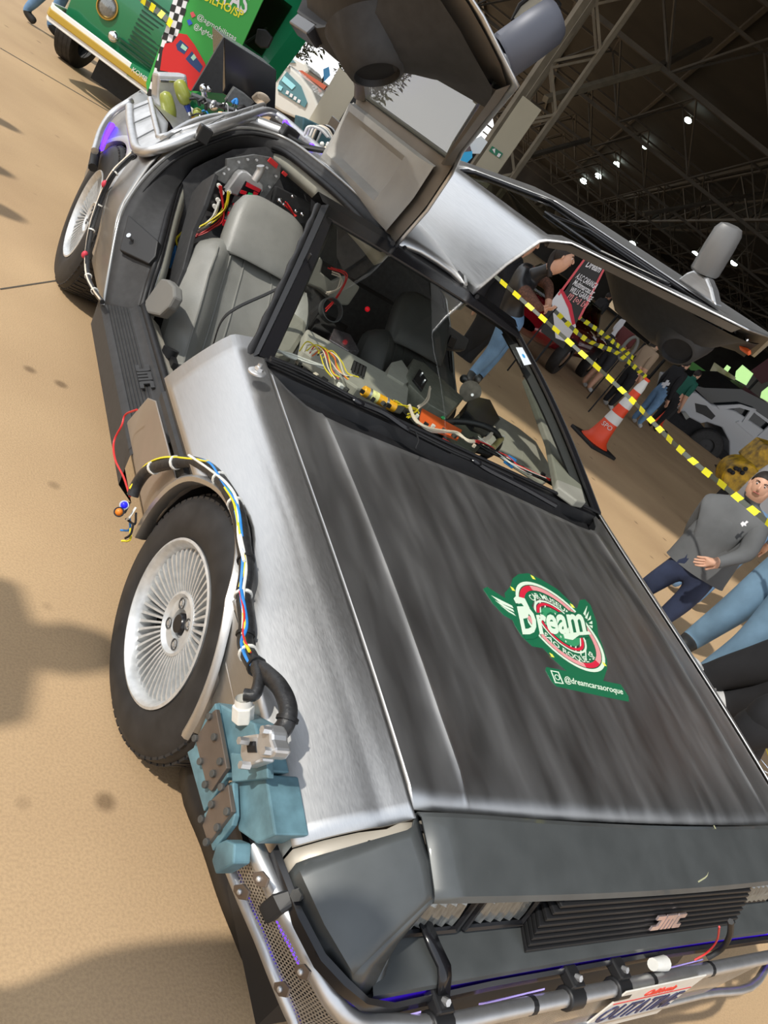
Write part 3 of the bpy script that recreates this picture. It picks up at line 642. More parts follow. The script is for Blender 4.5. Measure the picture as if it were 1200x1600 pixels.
# ---------------------------------------------------------------- gullwing doors
HX, HZ = .243, 1.091
DP = [(.222, 1.135), (.38, 1.155), (.529, 1.151), (.595, 1.105), (.789, .808), (.86, .66), (.915, .535), (.885, .33)]
DF = [-1.235, -1.20, -1.169, -1.10, -.522, -.55, -.62, -.77]
DR = [-2.13, -2.15, -2.14, -2.12, -1.96, -1.90, -1.79, -1.62]
SS = [0, .8, 1.6, 1.9, 3, 3.6, 4.2, 5]      # parameter along the section
def door(side, deg, full):
    a = radians(deg)
    def tr(x, y, z):
        dx, dz = x - HX, z - HZ; return Vector((side * (HX + dx * cos(a) - dz * sin(a)), y, HZ + dx * sin(a) + dz * cos(a)))
    def pr(s): return Vector((interp(s, SS, [p[0] for p in DP]), 0, interp(s, SS, [p[1] for p in DP])))
    def P(s, u, off=0, um=0):    # u 0 rear .. 1 front, off inward
        p = pr(s); q = pr(min(5, s + .03)) - pr(max(0, s - .03)); n = Vector((q.z, 0, -q.x)).normalized()
        if n.dot(Vector((.1 - p.x, 0, .6 - p.z))) < 0: n = -n
        y0, y1 = interp(s, SS, DR) + um, interp(s, SS, DF) - um
        return tr(p.x + n.x * off, lerp(y0, y1, u), p.z + n.z * off)
    sv = [0, .2, .5, .8, 1.1, 1.4, 1.55, 1.65, 1.75, 1.9, 2.1, 2.3, 2.6, 2.9, 3.0, 3.1, 3.3, 3.6, 3.8, 4.0, 4.15, 4.25, 4.5, 4.75, 5]
    uv = [0, .02, .08, .14, .25, .4, .55, .7, .8, .88, .93, .98, 1]
    skip = lambda i, j: 1.75 <= sv[i] < 2.95 and .1 < uv[j] < .92 and uv[j] >= .14
    rows = [[P(s, u) for u in uv] for s in sv]
    D = part(B().grid(rows, skip=skip), 'door', STEELD if side < 0 else STEEL, smooth=28, solid=.006, label='raised left gullwing door' if side < 0 else 'raised right gullwing door', sol_off=0)
    wu0, wu1 = .14, .93
    b = B().grid([[P(s, lerp(wu0 - .01, wu1 + .01, k / 8), .012) for k in range(9)] for s in (1.72, 2.1, 2.5, 2.98)]); sub(b, 'window', PANE if side < 0 else mat('pale_reflection_glass', (.20, .225, .20), .35, alpha=.75, spec=.3), D, smooth=60)  # right window: pale reflection put into the glass colour
    fr_ = [P(1.75, lerp(wu0, wu1, k / 8), .006) for k in range(9)] + [P(lerp(1.75, 2.95, k / 5), wu1, .006) for k in range(1, 6)] + [P(2.95, lerp(wu1, wu0, k / 8), .006) for k in range(1, 9)] + [P(lerp(2.95, 1.75, k / 5), wu0, .006) for k in range(1, 5)]
    b = B().tube(fr_, .009, 8, closed=True); b.tube([p for p in [P(s_, .5 + .43 * (1 if True else 0), .006) for s_ in (1.75, 2.95)]], .006, 6); sub(b, 'window_frame', BLKG, D, smooth=60)
    # toll window
    t0 = [P(2.35, .45, .004), P(2.35, .80, .004), P(2.82, .82, .004), P(2.82, .43, .004)]
    if side < 0: sub(B().tube(t0, .006, 6, closed=True), 'small_window_frame', BLKG, D)
    # inner shell: pressed metal all around, fades to trims
    def pad(s0, s1, u0, u1, o0, o1, name, m, rec=0, ns=8, nu=10):
        rows = []
        for i in range(ns + 1):
            s = lerp(s0, s1, i / ns); row = []
            for j in range(nu + 1):
                u = lerp(u0, u1, j / nu); e = min(i, ns - i, j, nu - j); f = (0, .75, 1)[min(2, e)]
                o = lerp(o0, o1, f) - (rec if e >= 3 else 0); row.append(P(s, u, o))
            rows.append(row)
        return sub(B().grid(rows), name, m, D, smooth=40)
    JM = JAMB
    pad(0.03, 1.72, .015, .985, .008, .035, 'roof_frame', JM)
    for s0, s1, u0, u1 in ((1.7, 3.02, .015, .13), (1.7, 3.02, .935, .985)):
        b = B().grid([[P(lerp(s0, s1, i / 6), lerp(u0, u1, j / 3), (.008, .035, .035, .014)[j] if u0 < .5 else (.014, .035, .035, .008)[j]) for j in range(4)] for i in range(7)])
        sub(b, 'window_pillar_shell', JM, D, smooth=40)
    pad(2.95, 4.97, .015, .985, .008, .05, 'lower_shell', JM, nu=14)
    pad(.10, 1.62, .05, .93, .036, .085, 'headliner_pad', HEADL, rec=.040, ns=12, nu=14)
    # dark padded lower trim, bulging into the cabin
    fus = lambda u: interp(u, [.05, .36, .50, .68, .80, .92, .97], [.12, .2, .95, 1, .74, .15, .03])
    rows = []
    for i in range(13):
        row = []
        for j in range(17):
            u = lerp(.05, .97, j / 16); s = lerp(interp(u, [.05, .5, .62, .9], [2.75, 2.75, 3.0, 3.05]), 4.85, i / 12)
            s, of = ((2.80, .03), (2.92, .06), (3.05, .10), (3.20, .15), (3.33, .20), (3.46, .235), (3.58, .245), (3.75, .248), (3.95, .24), (4.2, .22), (4.5, .17), (4.75, .11), (4.88, .04))[i]
            fu = fus(u); row.append(P(s, u, .04 + (of - .03) * fu))
        rows.append(row)
    TRIM = CHAR
    tp = sub(B().grid(rows), 'door_trim', TRIM, D, smooth=40)
    su, ssp = .80, 3.34
    tof = lambda u: .046 + .212 * fus(u)
    c = P(3.52, .81, tof(.81)); e1 = (P(3.52, .87, tof(.87)) - P(3.52, .75, tof(.75))).normalized(); e2 = (P(3.66, .81, tof(.81)) - P(3.38, .81, tof(.81))).normalized()
    if e1.cross(e2).dot(c - P(3.52, .81, 0)) < 0: e1 = -e1
    c = P(3.45, .80, .205); n0 = Vector((-.72, .60, .30)).normalized(); pz = pr(3.45); nw = (tr(pz.x + n0.x, n0.y, pz.z + n0.z) - tr(pz.x, 0, pz.z)).normalized(); e1 = nw.orthogonal().normalized(); e2 = nw.cross(e1); Ms_ = frame(c, e1, e2)
    if (Ms_.to_3x3() @ Vector((0, 0, 1))).dot(nw) < 0: Ms_ = frame(c, e2, e1)
    b = B().lathe([(.058, .012), (.068, .008), (.085, -.02), (.12, -.10)], Ms_, 28); sub(b, 'speaker_pod', TRIM, D, smooth=60)
    b = B().lathe([(0, -.004), (.052, -.002), (.058, .012), (.062, .010)], Ms_, 28); sub(b, 'speaker_hole', BLK, D, smooth=40)
    # pull pocket and bolts
    sub(B().add([P(s, u, .275) for s, u in ((3.75, .52), (3.75, .66), (3.95, .66), (3.95, .52))] + [P(s, u, .24) for s, u in ((3.75, .52), (3.75, .66), (3.95, .66), (3.95, .52))], [(0, 1, 2, 3), (4, 7, 6, 5), (0, 4, 5, 1), (1, 5, 6, 2), (2, 6, 7, 3), (3, 7, 4, 0)]), 'pull_handle', BLKG, D, bevel=.004)
    for s, u in ((3.3, .90), (3.9, .88), (4.3, .93), (4.6, .90)):
        c = P(s, u, .052); n = (P(s, u, .06) - c).normalized(); sub(B().cyl(c - n * .002, c + n * .006, .010, 10), 'bolt', CHROME, D)
    c = P(4.55, .955, .05); n = (P(4.55, .955, .06) - c).normalized(); e = (P(4.55, .99, .05) - c).normalized()
    sub(B().box((0, 0, 0), (.05, .022, .014), frame(c + n * .006, e, n.cross(e))), 'marker_lamp', ORA, D, bevel=.003)
    # seals along hinge and latch
    sub(B().tube([P(.02, k / 10, .02) for k in range(11)], .010, 8), 'hinge_seal', BLK, D, smooth=60)
    # mirror
    c = P(2.90, .86, -.02); e = (P(3.3, .93) - P(2.6, .93)).normalized(); yv = Vector((0, 1, 0)); n = e.cross(yv); n = n if (P(2.86, .93, -.2) - c).dot(n) > 0 else -n
    b = B(); h = frame(c, yv, n) @ Matrix.Scale(.78, 4)
    foot = [(-.10, 0), (.17, 0), (.10, .05), (.05, .075), (-.04, .075), (-.07, .05)]
    V = [h @ Vector((x, z, w)) for w in (-.025, .03) for x, z in foot]; k = len(foot)
    b.add(V, [tuple(range(k - 1, -1, -1)), tuple(range(k, 2 * k))] + [(i, (i + 1) % k, k + (i + 1) % k, k + i) for i in range(k)]); sub(b, 'mirror_foot', STEELD, D, bevel=.008)
    b = B(); rows = []
    for i, (w, t) in enumerate(((0.0, .9), (.01, 1), (.12, 1), (.19, .95), (.215, .75), (.222, .4))):
        ring = []
        for k in range(12):
            an = 2 * pi * k / 12; ring.append(h @ Vector((-.005 + .052 * t * cos(an) ** 1, .078 + w, .0 + .078 * t * (sin(an)))))
        rows.append(ring)
    b.grid(rows, closeu=True); b.F.append(tuple(len(b.V) - 12 + k for k in range(12))); sub(b, 'mirror_housing', mat('mirror_grey_%d' % (side + 1), (.15, .15, .148) if side < 0 else (.075, .08, .10), .45, .2), D, smooth=35)
    return P
PN = door(1, 84.5, True)
PF = door(-1, 75.4, True)
# gas struts
for s in (1, -1):
    b = B(); b.cyl((s * .36, -2.14, 1.08), at(556, 244, 'y', -2.0) if s > 0 else (s * .33, -2.1, 1.4), .010, 8); part(b, 'gas_strut', BLK, smooth=40)
# ---------------------------------------------------------------- seats
def seat(cx, name, m, label=None):
    up = Vector((0, -.60, .80)); fw = Vector((0, .80, .60)); X = Vector((1, 0, 0))
    base = Vector((cx, -1.37, .20))
    def W_(v): return interp(v, [0, .25, .7, .92, 1.0, 1.06], [.25, .265, .27, .245, .20, .12])
    rows = []
    for i in range(19):
        v = i / 18 * 1.06; w = W_(v); row = []
        for j in range(21):
            u = -1 + j / 10; a = abs(u)
            dep = interp(a, [0, .35, .5, .62, .78, .92, 1], [0.015, .02, .025, .06, .085, .05, -.03]) * interp(v, [0, .8, 1.0, 1.06], [1, 1, .5, 0])
            dep += .03 * sin(pi * min(1, v)) - (.05 * max(0, v - .9) / .16)
            row.append(base + X * (u * w) + up * (v * .58) + fw * (dep + .06))
        rows.append(row)
    back = [[p - fw * (.13 if 0 < j < 20 else .06) for j, p in enumerate(r)] for r in rows]
    b = B().grid(rows); b.grid(back[::-1]); b.grid([[r[0] for r in rows], [r[0] for r in back]]); b.grid([[r[-1] for r in back], [r[-1] for r in rows]]); b.grid([rows[-1][::-1], back[-1][::-1]])
    S = part(b, name, m, smooth=50, label=label)
    # head cushion
    rows = []; hc = base + up * .665 + fw * .05
    for i, (v, k) in enumerate(((-.135, .90), (-.13, .99), (-.06, 1.02), (.02, .99), (.08, .93), (.115, .82), (.135, .60), (.14, .25))):
        ring = []
        for j in range(24):
            a = 2 * pi * j / 24; c_, s_ = cos(a), sin(a); ring.append(hc + up * v + X * (.165 * k * math.copysign(abs(c_) ** .55, c_)) + fw * (.062 * k * math.copysign(abs(s_) ** .7, s_) + .01))
        rows.append(ring)
    b = B().grid(rows, closeu=True); b.F.append(tuple(len(b.V) - 24 + k for k in range(24))); hd = sub(b, 'head_cushion', m, S, smooth=60)
    # cushion
    rows = []
    for i in range(13):
        v = i / 12; row = []
        for j in range(17):
            u = -1 + j / 8; a = abs(u); z = .27 + interp(a, [0, .5, .66, .82, 1], [0, .0, .04, .05, -.05]) + .03 * sin(pi * v) - (.05 if i in (0, 12) else 0)
            row.append(Vector((cx + u * .265, lerp(-1.42, -.90, v), z + .02 * v)))
        rows.append(row)
    b = B().grid(rows); b.grid([rows[-1], [p - Vector((0, .01, .12)) for p in rows[-1]]]); b.grid([[r[0] for r in rows], [r[0] - Vector((0, 0, .12)) for r in rows]]); b.grid([[r[-1] - Vector((0, 0, .12)) for r in rows], [r[-1] for r in rows]])
    sub(b, 'seat_cushion', m, S, smooth=50)
    # seam piping
    def fp(u, v, o=.006):
        w = W_(v); a = abs(u); dep = interp(a, [0, .35, .5, .62, .78, .92, 1], [0.015, .02, .025, .06, .085, .05, -.03]) * interp(v, [0, .8, 1.0, 1.06], [1, 1, .5, 0]) + .03 * sin(pi * min(1, v)) - (.05 * max(0, v - .9) / .16)
        return base + X * (u * w) + up * (v * .58) + fw * (dep + .06 + o)
    for u in (-.52, .52, -.26, .26, .80, -.80):
        sub(B().tube([fp(u, v / 12 * (.98 if abs(u) < .7 else .9), .0015) for v in range(13)], .0032, 5), 'seam', m, S, smooth=60)
    return S
seat(.42, 'passenger_seat', GREYL, 'grey leather seat seen through the open right door')
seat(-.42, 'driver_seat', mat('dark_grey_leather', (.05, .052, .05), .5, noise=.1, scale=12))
# seat belt
b = B(); pts = [at(484, 395, 'z', .98), at(462, 432, 'z', .80), at(420, 455, 'z', .72), at(370, 478, 'z', .66), at(345, 500, 'z', .60), at(330, 545, 'z', .50)]
pts = cr(pts, 5); b.grid([pts, [p + Vector((.012, .040, .004)) for p in pts]]); part(b, 'seat_belt', BLK, solid=.003)
b = B().box(at(476, 425, 'z', .86), (.03, .03, .06)); part(b, 'belt_guide', SATIN, bevel=.004)
b = B(); b.cyl(at(268, 545, 'x', .70), at(262, 558, 'x', .70), .028, 12); b.box(at(268, 572, 'x', .69), (.02, .05, .05)); part(b, 'seat_recliner_mechanism', SATIN, smooth=40)
# ---------------------------------------------------------------- console and parcel shelf behind the seats (right side)
def slab(name, pts, ax, v, th, m, bevel=.003, par=None, label=None, **k):
    P = [at(px, py, ax, v) for px, py in pts]; b = B().prism(P, th)
    return sub(b, name, m, par, label, bevel=bevel, **k) if par else part(b, name, m, label=label, bevel=bevel, **k)
BH = mat('bulkhead_carpet', (.05, .05, .052), .95, noise=.15, scale=50)
part(B().grid([[Vector((x, y, z)) for x in (-w, -w * .5, 0, w * .5, w)] for y, z, w in ((-1.86, .25, .74), (-2.0, .62, .74), (-2.08, .80, .68), (-2.14, .94, .56), (-2.16, 1.02, .44))]), 'rear_bulkhead', BH)
GRYM = mat('grey_hammered_metal', (.20, .205, .205), .45, .6, noise=.15, scale=60)
pl = slab('control_console', [(354, 248), (398, 241), (426, 246), (440, 258), (438, 278), (412, 314), (372, 300), (366, 296), (337, 280), (336, 270), (354, 260)], 'y', -2.03, (0, -.02, -.006), GRYM)
box = slab('control_box', [(387, 268), (412, 290), (412, 300), (385, 312), (352, 300), (372, 272), (378, 267)], 'y', -1.97, (0, -.055, -.01), ALU, .006, pl)
slab('lit_panel', [(384, 283), (409, 297), (402, 312), (371, 306)], 'y', -1.965, (0, -.008, 0), BLKG, .001, pl)
REDL = mat('red_display', (.45, .01, .02), .35, emit=.25); GRNL = mat('green_display', (.02, .35, .12), .35, emit=.2)
for q in ([(386, 285), (408, 296), (405, 301), (384, 291)], [(377, 297), (386, 300), (384, 305), (375, 302)], [(397, 299), (404, 302), (400, 308), (395, 306)]): slab('red_label', q, 'y', -1.960, (0, -.004, 0), REDL, 0, pl)
slab('green_label', [(389, 301), (395, 303), (392, 309), (386, 307)], 'y', -1.960, (0, -.004, 0), GRNL, 0, pl)
slab('red_plate', [(423, 246), (435, 257), (432, 264), (418, 252)], 'y', -2.01, (0, -.006, 0), RED, .001, pl)
slab('red_plate', [(443, 267), (450, 273), (446, 277), (440, 271)], 'y', -2.01, (0, -.006, 0), RED, .001, pl)
b = B(); b.tube([at(p[0], p[1], 'y', -1.95) for p in ((398, 282), (402, 275), (407, 266), (407, 259))], .016, 12, smooth=3); sub(b, 'elbow_fitting', ALU, pl, smooth=60)
for k, q in enumerate([(356, 264), (372, 253), (386, 249), (400, 250), (416, 262), (430, 275), (420, 292), (349, 271)]):
    c = at(*q, 'y', -2.02); sub(B().cyl(c, c + Vector((0, .012, .003)), .005, 8), 'rivet', ALU, pl)
slab('connector_rack', [(333, 285), (368, 302), (352, 340), (322, 328)], 'y', -1.99, (0, -.03, -.01), BLKG, .002, pl)
sb = slab('switch_bank', [(380, 310), (398, 318), (384, 350), (350, 348), (362, 322)], 'y', -1.97, (0, -.03, -.01), GRYM, .002, pl)
for q in ((369, 324), (361, 337), (353, 349)): 
    x, y = q; slab('red_switch', [(x - 4, y - 5), (x + 5, y - 3), (x + 4, y + 5), (x - 5, y + 4)], 'y', -1.96, (0, -.015, 0), REDL, .001, pl)
for q in ((343, 292), (347, 302), (358, 301), (341, 314), (336, 324)):
    c = at(*q, 'y', -1.975); sub(B().cyl(c - Vector((0, .02, 0)), c + Vector((.004, .012, .004)), .009, 8), 'white_plug', WHT, pl, smooth=40)
slab('junction_panel', [(432, 290), (472, 310), (488, 318), (480, 350), (462, 352), (425, 318)], 'y', -2.0, (0, -.03, -.01), CHAR, .006, pl)
for q, r in (((437, 314), .014), ((443, 320), .010), ((457, 307), .008), ((472, 335), .012), ((462, 330), .009)):
    sub(B().ball(at(*q, 'y', -1.97), r, 10), 'metal_knob', CHROME, pl, smooth=60)
def wires(name, pts, m, r=.003, n=3, spread=.008, root=None, k=6):
    for i in range(n):
        q = [p + Vector((random.uniform(-1, 1), random.uniform(-1, 1), random.uniform(-1, 1))) * spread for p in pts]
        b = B().tube(q, r, 5, smooth=k); (sub(b, name, m, root, smooth=60) if root else part(b, name, m, smooth=60))
pth = lambda L, ax, v: [at(p[0], p[1], ax, v) for p in L]
wires('wire', pth([(343, 292), (347, 318), (346, 342), (325, 358), (300, 372)], 'y', -1.93), RED, n=4)
wires('wire', pth([(358, 301), (352, 325), (334, 342), (310, 358)], 'y', -1.93), YEL, n=3)
wires('wire', pth([(341, 314), (336, 335), (322, 352), (305, 362)], 'y', -1.93), WHT, n=3)
wires('wire', pth([(282, 362), (277, 372), (276, 382)], 'x', .66), YEL, n=2, spread=.006)
wires('wire', pth([(276, 385), (272, 400), (266, 420)], 'x', .66), BLU, n=2, spread=.006)
wires('wire', pth([(446, 318), (456, 330), (462, 338)], 'y', -1.95), RED, n=3)
# belt pillar panel
slab('inner_side_panel', [(300, 300), (316, 282), (335, 270), (318, 320), (300, 360), (285, 420), (266, 470), (262, 440), (278, 380)], 'x', .70, (-.02, 0, 0), CHAR, .004)
# ---------------------------------------------------------------- dash area under the glass
DG = mat('dash_grey_green_plastic', (.36, .35, .30), .6, noise=.06, scale=20)
DK = mat('dark_gearbox_metal', (.09, .09, .085), .5, .4, noise=.2, scale=30)
dp = slab('dash_panel', [(480, 513), (640, 602), (637, 632), (560, 606), (474, 546)], 'z', .665, (0, 0, -.05), DG, .008)
slab('dash_vent', [(553, 562), (574, 573), (570, 589), (548, 577)], 'z', .668, (0, 0, -.03), BLKG, .004, dp)
for k in range(4):
    slab('vent_slat', [(554 + k * 5, 564 + k * 2.6), (557 + k * 5, 565.5 + k * 2.6), (553 + k * 5, 582 + k * 2.6), (550 + k * 5, 580 + k * 2.6)], 'z', .672, (0, 0, -.004), CHAR, 0, dp)
part(B().grid([[Vector((x, y, z)) for x in (-.70, -.3, 0, .3, .70)] for y, z in ((-.565, .735), (-.60, .69), (-.70, .62), (-.78, .50), (-.70, .30))]), 'scuttle_shelf', SATIN)
slab('side_kick_panel', [(412, 548), (435, 500), (470, 455), (482, 470), (480, 520), (460, 552), (440, 556)], 'z', .62, (0, 0, -.08), BEIGE, .02)
cp = slab('centre_console', [(500, 400), (478, 424), (470, 440), (500, 452), (528, 476), (545, 477), (560, 455), (563, 448), (540, 430), (520, 440), (502, 425), (506, 408)], 'y', -1.88, (0, -.04, -.02), DG, .008)
slab('clear_electronics_box', [(522, 513), (548, 522), (562, 548), (545, 548), (515, 530)], 'z', .62, (0, 0, -.05), mat('smoky_acrylic', (.16, .14, .15), .12, .3, coat=1, noise=.5, scale=70), .003)
slab('console_side', [(500, 482), (545, 510), (530, 525), (490, 510)], 'z', .56, (0, 0, -.08), CHAR, .006)
b = B(); b.lathe([(.055, .0), (.055, -.03), (.05, -.03), (.05, -.0), (.055, 0)], Matrix.Translation(at(520, 484, 'y', -1.75)) @ Matrix.Rotation(-.9, 4, 'X'), 28, close=True); part(b, 'console_ring', GRYM, smooth=40)
wires('console_wire', pth([(520, 428), (535, 432), (530, 450), (512, 458)], 'y', -1.83), CREAM, n=4, spread=.01)
wires('console_wire', pth([(515, 420), (540, 430), (528, 465), (510, 484)], 'y', -1.82), RED, n=2, spread=.01)
b = B().ball(at(574, 483, 'y', -1.80), (.012, .012, .012), 12); part(b, 'red_button', mat('red_lamp_knob', (.7, .01, .02), .2, emit=.4), smooth=60)
# far door side switch console
tc_ = slab('black_switch_console', [(640, 472), (662, 480), (735, 530), (728, 548), (700, 545), (622, 500), (622, 484)], 'y', -1.72, (0, -.03, -.03), mat('worn_black_plastic', (.035, .035, .037), .4), .010)
for q in ((646, 480), (651, 516)): slab('white_tag', [(q[0] - 4, q[1] - 3), (q[0] + 4, q[1] + 1), (q[0] + 3, q[1] + 4), (q[0] - 5, q[1])], 'y', -1.712, (0, -.004, 0), WHT, 0, tc_)
for k in range(5): slab('console_rib', [(645 + k * 15, 488 + k * 9), (655 + k * 15, 494 + k * 9), (648 + k * 15, 510 + k * 9), (638 + k * 15, 504 + k * 9)], 'y', -1.712, (0, -.01, 0), BLKG, .003, tc_)
# instrument boxes
ib = slab('instrument_box', [(646, 560), (662, 566), (725, 622), (700, 648), (672, 632), (640, 600), (636, 586)], 'z', .68, (0, 0, -.10), mat('greenish_grey_box', (.20, .205, .17), .5, .2, noise=.15, scale=40), .004)
slab('instrument_bracket', [(612, 566), (628, 562), (648, 592), (632, 600), (606, 584)], 'z', .675, (0, 0, -.06), DG, .003)
bp = slab('black_blanking_plate', [(656, 576), (668, 594), (660, 610), (646, 592)], 'z', .690, (0, 0, -.01), BLKG, .001)
for q in ((660, 583), (664, 594)): sub(B().cyl(at(*q, 'z', .690), at(*q, 'z', .694), .004, 6), 'screw', CHROME, bp)
gd = part(B().cyl(at(735, 612, 'z', .64), at(735, 612, 'z', .67), .052, 28), 'round_metal_gauge', mat('bronze_metal_disc', (.20, .18, .15), .4, .8, noise=.2, scale=40), smooth=40)
for q in ((732, 606), (738, 617)): sub(B().cyl(at(*q, 'z', .672), at(*q, 'z', .676), .007, 8), 'screw', CHROME, gd)
for q in ((725, 592), (746, 592)): sub(B().ball(at(*q, 'z', .665), .022, 12), 'gauge_pivot', GRYM, gd, smooth=60)
slab('black_hexagonal_box', [(732, 626), (748, 620), (766, 624), (782, 655), (768, 668), (746, 660), (728, 640)], 'z', .70, (0, 0, -.07), BLKG, .004)
# steering wheel and column shroud
c = at(728, 668, 'z', .60); sw_n = Vector((.0, -.75, .62)).normalized(); e1 = Vector((1, 0, 0)); Ms = frame(c, e1, sw_n.cross(e1) * -1)
hub_c = Vector((-.36, -.98, .60))
b = B(); b.tube([hub_c + (Vector((1, 0, 0)) * cos(a) + Vector((0, .55, .83)) * sin(a)) * .175 for a in [2 * pi * k / 32 for k in range(32)]], .013, 8, closed=True); sw = part(b, 'steering_wheel', SATIN, smooth=60)
for a in (.2, pi - .2, -pi / 2): sub(B().cyl(hub_c, hub_c + (Vector((1, 0, 0)) * cos(a) + Vector((0, .55, .83)) * sin(a)) * .172, .016, 8), 'wheel_spoke', SATIN, sw)
sub(B().ball(hub_c, (.06, .05, .05), 14), 'wheel_hub', CHAR, sw, smooth=60)
slab('column_shroud', [(700, 660), (722, 640), (745, 652), (758, 690), (740, 705), (712, 690)], 'z', .655, (0, 0, -.08), mat('dull_green_shroud', (.12, .125, .09), .55, noise=.1, scale=20), .02)
slab('instrument_shelf', [(765, 640), (810, 668), (838, 690), (868, 742), (850, 755), (800, 722), (760, 690)], 'z', .66, (0, 0, -.02), DG, .006)
# orange sheet, yellow canister, brown bottle
slab('orange_sheet', [(660, 638), (722, 672), (716, 686), (655, 662)], 'z', .705, (0, 0, -.008), ORA, 0)
a_, c_ = at(567, 610, 'z', .715), at(617, 637, 'z', .715); ax_ = (c_ - a_).normalized()
yc = part(B().cyl(a_, c_, .0175, 20), 'yellow_canister', mat('yellow_orange_plastic', (.85, .42, .02), .35, coat=.4), smooth=40, bevel=.003)
sub(B().cyl(a_ + ax_ * .022, a_ + ax_ * .055, .0180, 20, caps=False), 'label_band', mat('pale_yellow_label', (.85, .80, .35), .5, noise=.25, scale=120), yc, smooth=40)
for t in (.018, .085): sub(B().cyl(a_ + ax_ * t, a_ + ax_ * (t + .009), .0185, 20), 'clamp', ALU, yc, smooth=40)
a_, c_ = at(770, 700, 'z', .72), at(783, 686, 'z', .72); bt = part(B().cyl(a_, c_, .012, 14), 'brown_bottle', mat('olive_brown_glass', (.30, .26, .10), .3, coat=.5), smooth=40)
sub(B().cyl(c_, c_ + (c_ - a_) * .3, .006, 10), 'bottle_neck', WHT, bt)
slab('red_relay', [(692, 670 + 14), (712, 695), (708, 702), (688, 692)], 'z', .72, (0, 0, -.015), RED, .002)
slab('blue_relay', [(795, 710), (808, 718), (804, 728), (790, 718)], 'z', .72, (0, 0, -.015), BLU, .002)
b = B().ball(at(692, 653, 'z', .72), (.010, .007, .007)); part(b, 'green_bead', GRN, smooth=60)
def W3(L, z): return [at(a, b, 'z', z) for a, b in L]
for i in range(10):
    m = (YEL, CREAM, YEL, RED, CREAM, ORA, YEL, BLK, CREAM, YEL)[i]
    x0 = 478 + i * 4; wires('dash_wire', W3([(x0 - 8, 548 + i), (x0 + 4, 535 + i * 1.5), (x0 + 20, 546 + i * 2), (x0 + 30, 575 + i), (x0 + 42, 590)], .72), m, .0022, 1, .008)
wires('dash_wire', W3([(430, 548), (455, 556), (480, 566), (505, 573)], .735), WHT, .0035, 3, .006)
wires('white_cable', W3([(640, 635), (650, 658), (675, 672), (712, 676), (735, 690), (762, 684), (772, 668)], .735), CREAM, .0048, 3, .004)
wires('dash_wire', W3([(615, 628), (635, 636), (655, 640), (640, 650)], .73), YEL, .002, 4, .008)
wires('dash_wire', W3([(672, 605), (668, 625), (655, 636)], .72), CREAM, .003, 3, .005)
wires('dash_wire', W3([(740, 690), (765, 700), (790, 715), (820, 735), (855, 750), (880, 755)], .735), RED, .0022, 4, .010)
wires('dash_wire', W3([(740, 688), (770, 705), (800, 722), (840, 745), (870, 758)], .735), BLK, .003, 4, .010)
wires('dash_wire', W3([(745, 686), (775, 708), (815, 733), (850, 748)], .735), WHT, .002, 3, .010)
b = B()
for i in range(26):
    t = i / 25; c = at(lerp(462, 880, t) + random.uniform(-6, 6), lerp(570, 760, t) + random.uniform(-5, 3), 'z', .728); 
    b = B().box(c, (random.uniform(.008, .02), random.uniform(.008, .02), .012), Matrix.Translation(c) @ Matrix.Rotation(random.random() * 3, 4, 'Z') @ Matrix.Translation(-c))
    part(b, 'wire_connector', random.choice([BLK, WHT, SATIN, DK, CREAM, BLK]), bevel=.001)
# inner trim of far windscreen pillar
slab('far_pillar_trim', [(820, 590), (838, 600), (890, 690), (916, 785), (902, 782), (872, 760), (858, 690)], 'z', .78, (0, 0, -.03), BEIGE, .006)

# ---------------------------------------------------------------- cable loom round the front arch and its fittings
loom = [at(p[0], p[1], 'x', v) for p, v in (((207, 775), .925), ((215, 755), .925), ((232, 735), .925), ((262, 725), .92), ((300, 722), .90), ((330, 735), .89), ((355, 765), .885), ((372, 800), .885), ((380, 845), .89), ((385, 890), .90), ((380, 930), .905), ((385, 975), .91), ((383, 1005), .915), ((395, 1035), .92), ((415, 1052), .925), ((438, 1075), .93), ((450, 1105), .93), ((446, 1132), .935), ((430, 1152), .94))]
lm = part(B().tube(loom, .0145, 10, smooth=6), 'cable_loom', DUCT, smooth=60, label='black taped cable loom arching over the front wheel')
for a, c, m, r in ((3, 8, BLU, .0028), (4, 9, WHT, .0035), (6, 10, YEL, .003), (7, 11, BLU, .003), (8, 12, WHT, .003), (9, 13, YEL, .003), (10, 14, BLU, .0035), (0, 5, YEL, .0028), (6, 8, GRN, .0026), (10, 13, RED, .002)):
    q = [p + Vector((.008 + random.uniform(0, .006), random.uniform(-.012, .012), random.uniform(.006, .017))) for p in loom[a:c + 1]]; sub(B().tube(q, r, 6, smooth=6), 'loose_wire', m, lm, smooth=60)
LP = cr(loom, 6)
for k, m in ((14, WHT), (20, WHT), (33, WHT), (40, WHT), (52, BLK), (60, WHT), (69, BLK), (75, WHT), (80, BLK), (100, BLK)):
    if k + 1 < len(LP):
        d = (LP[k + 1] - LP[k]).normalized(); sub(B().cyl(LP[k] - d * .003, LP[k] + d * .003, .0175, 12), 'cable_tie', m, lm, smooth=40)
for i in range(6):
    c = at(210 + random.uniform(-8, 8), 785 + i * 8, 'x', .915); sub(B().tube([c, c + Vector((random.uniform(-.01, .01), .02, -.02)), c + Vector((.005, random.uniform(-.02, .02), -.04))], .003, 5, smooth=4), 'loose_wire', (BLK, WHT, BLK, BLU, BLK, YEL)[i], lm)
rw = [at(p[0], p[1], 'x', .93) for p in ((214, 640), (196, 648), (190, 665), (178, 690), (180, 718), (193, 745), (203, 776))]
part(B().tube(rw, .0028, 6, smooth=6), 'thin_red_wire', RED, smooth=60, label='thin red wire looping down from the sill')
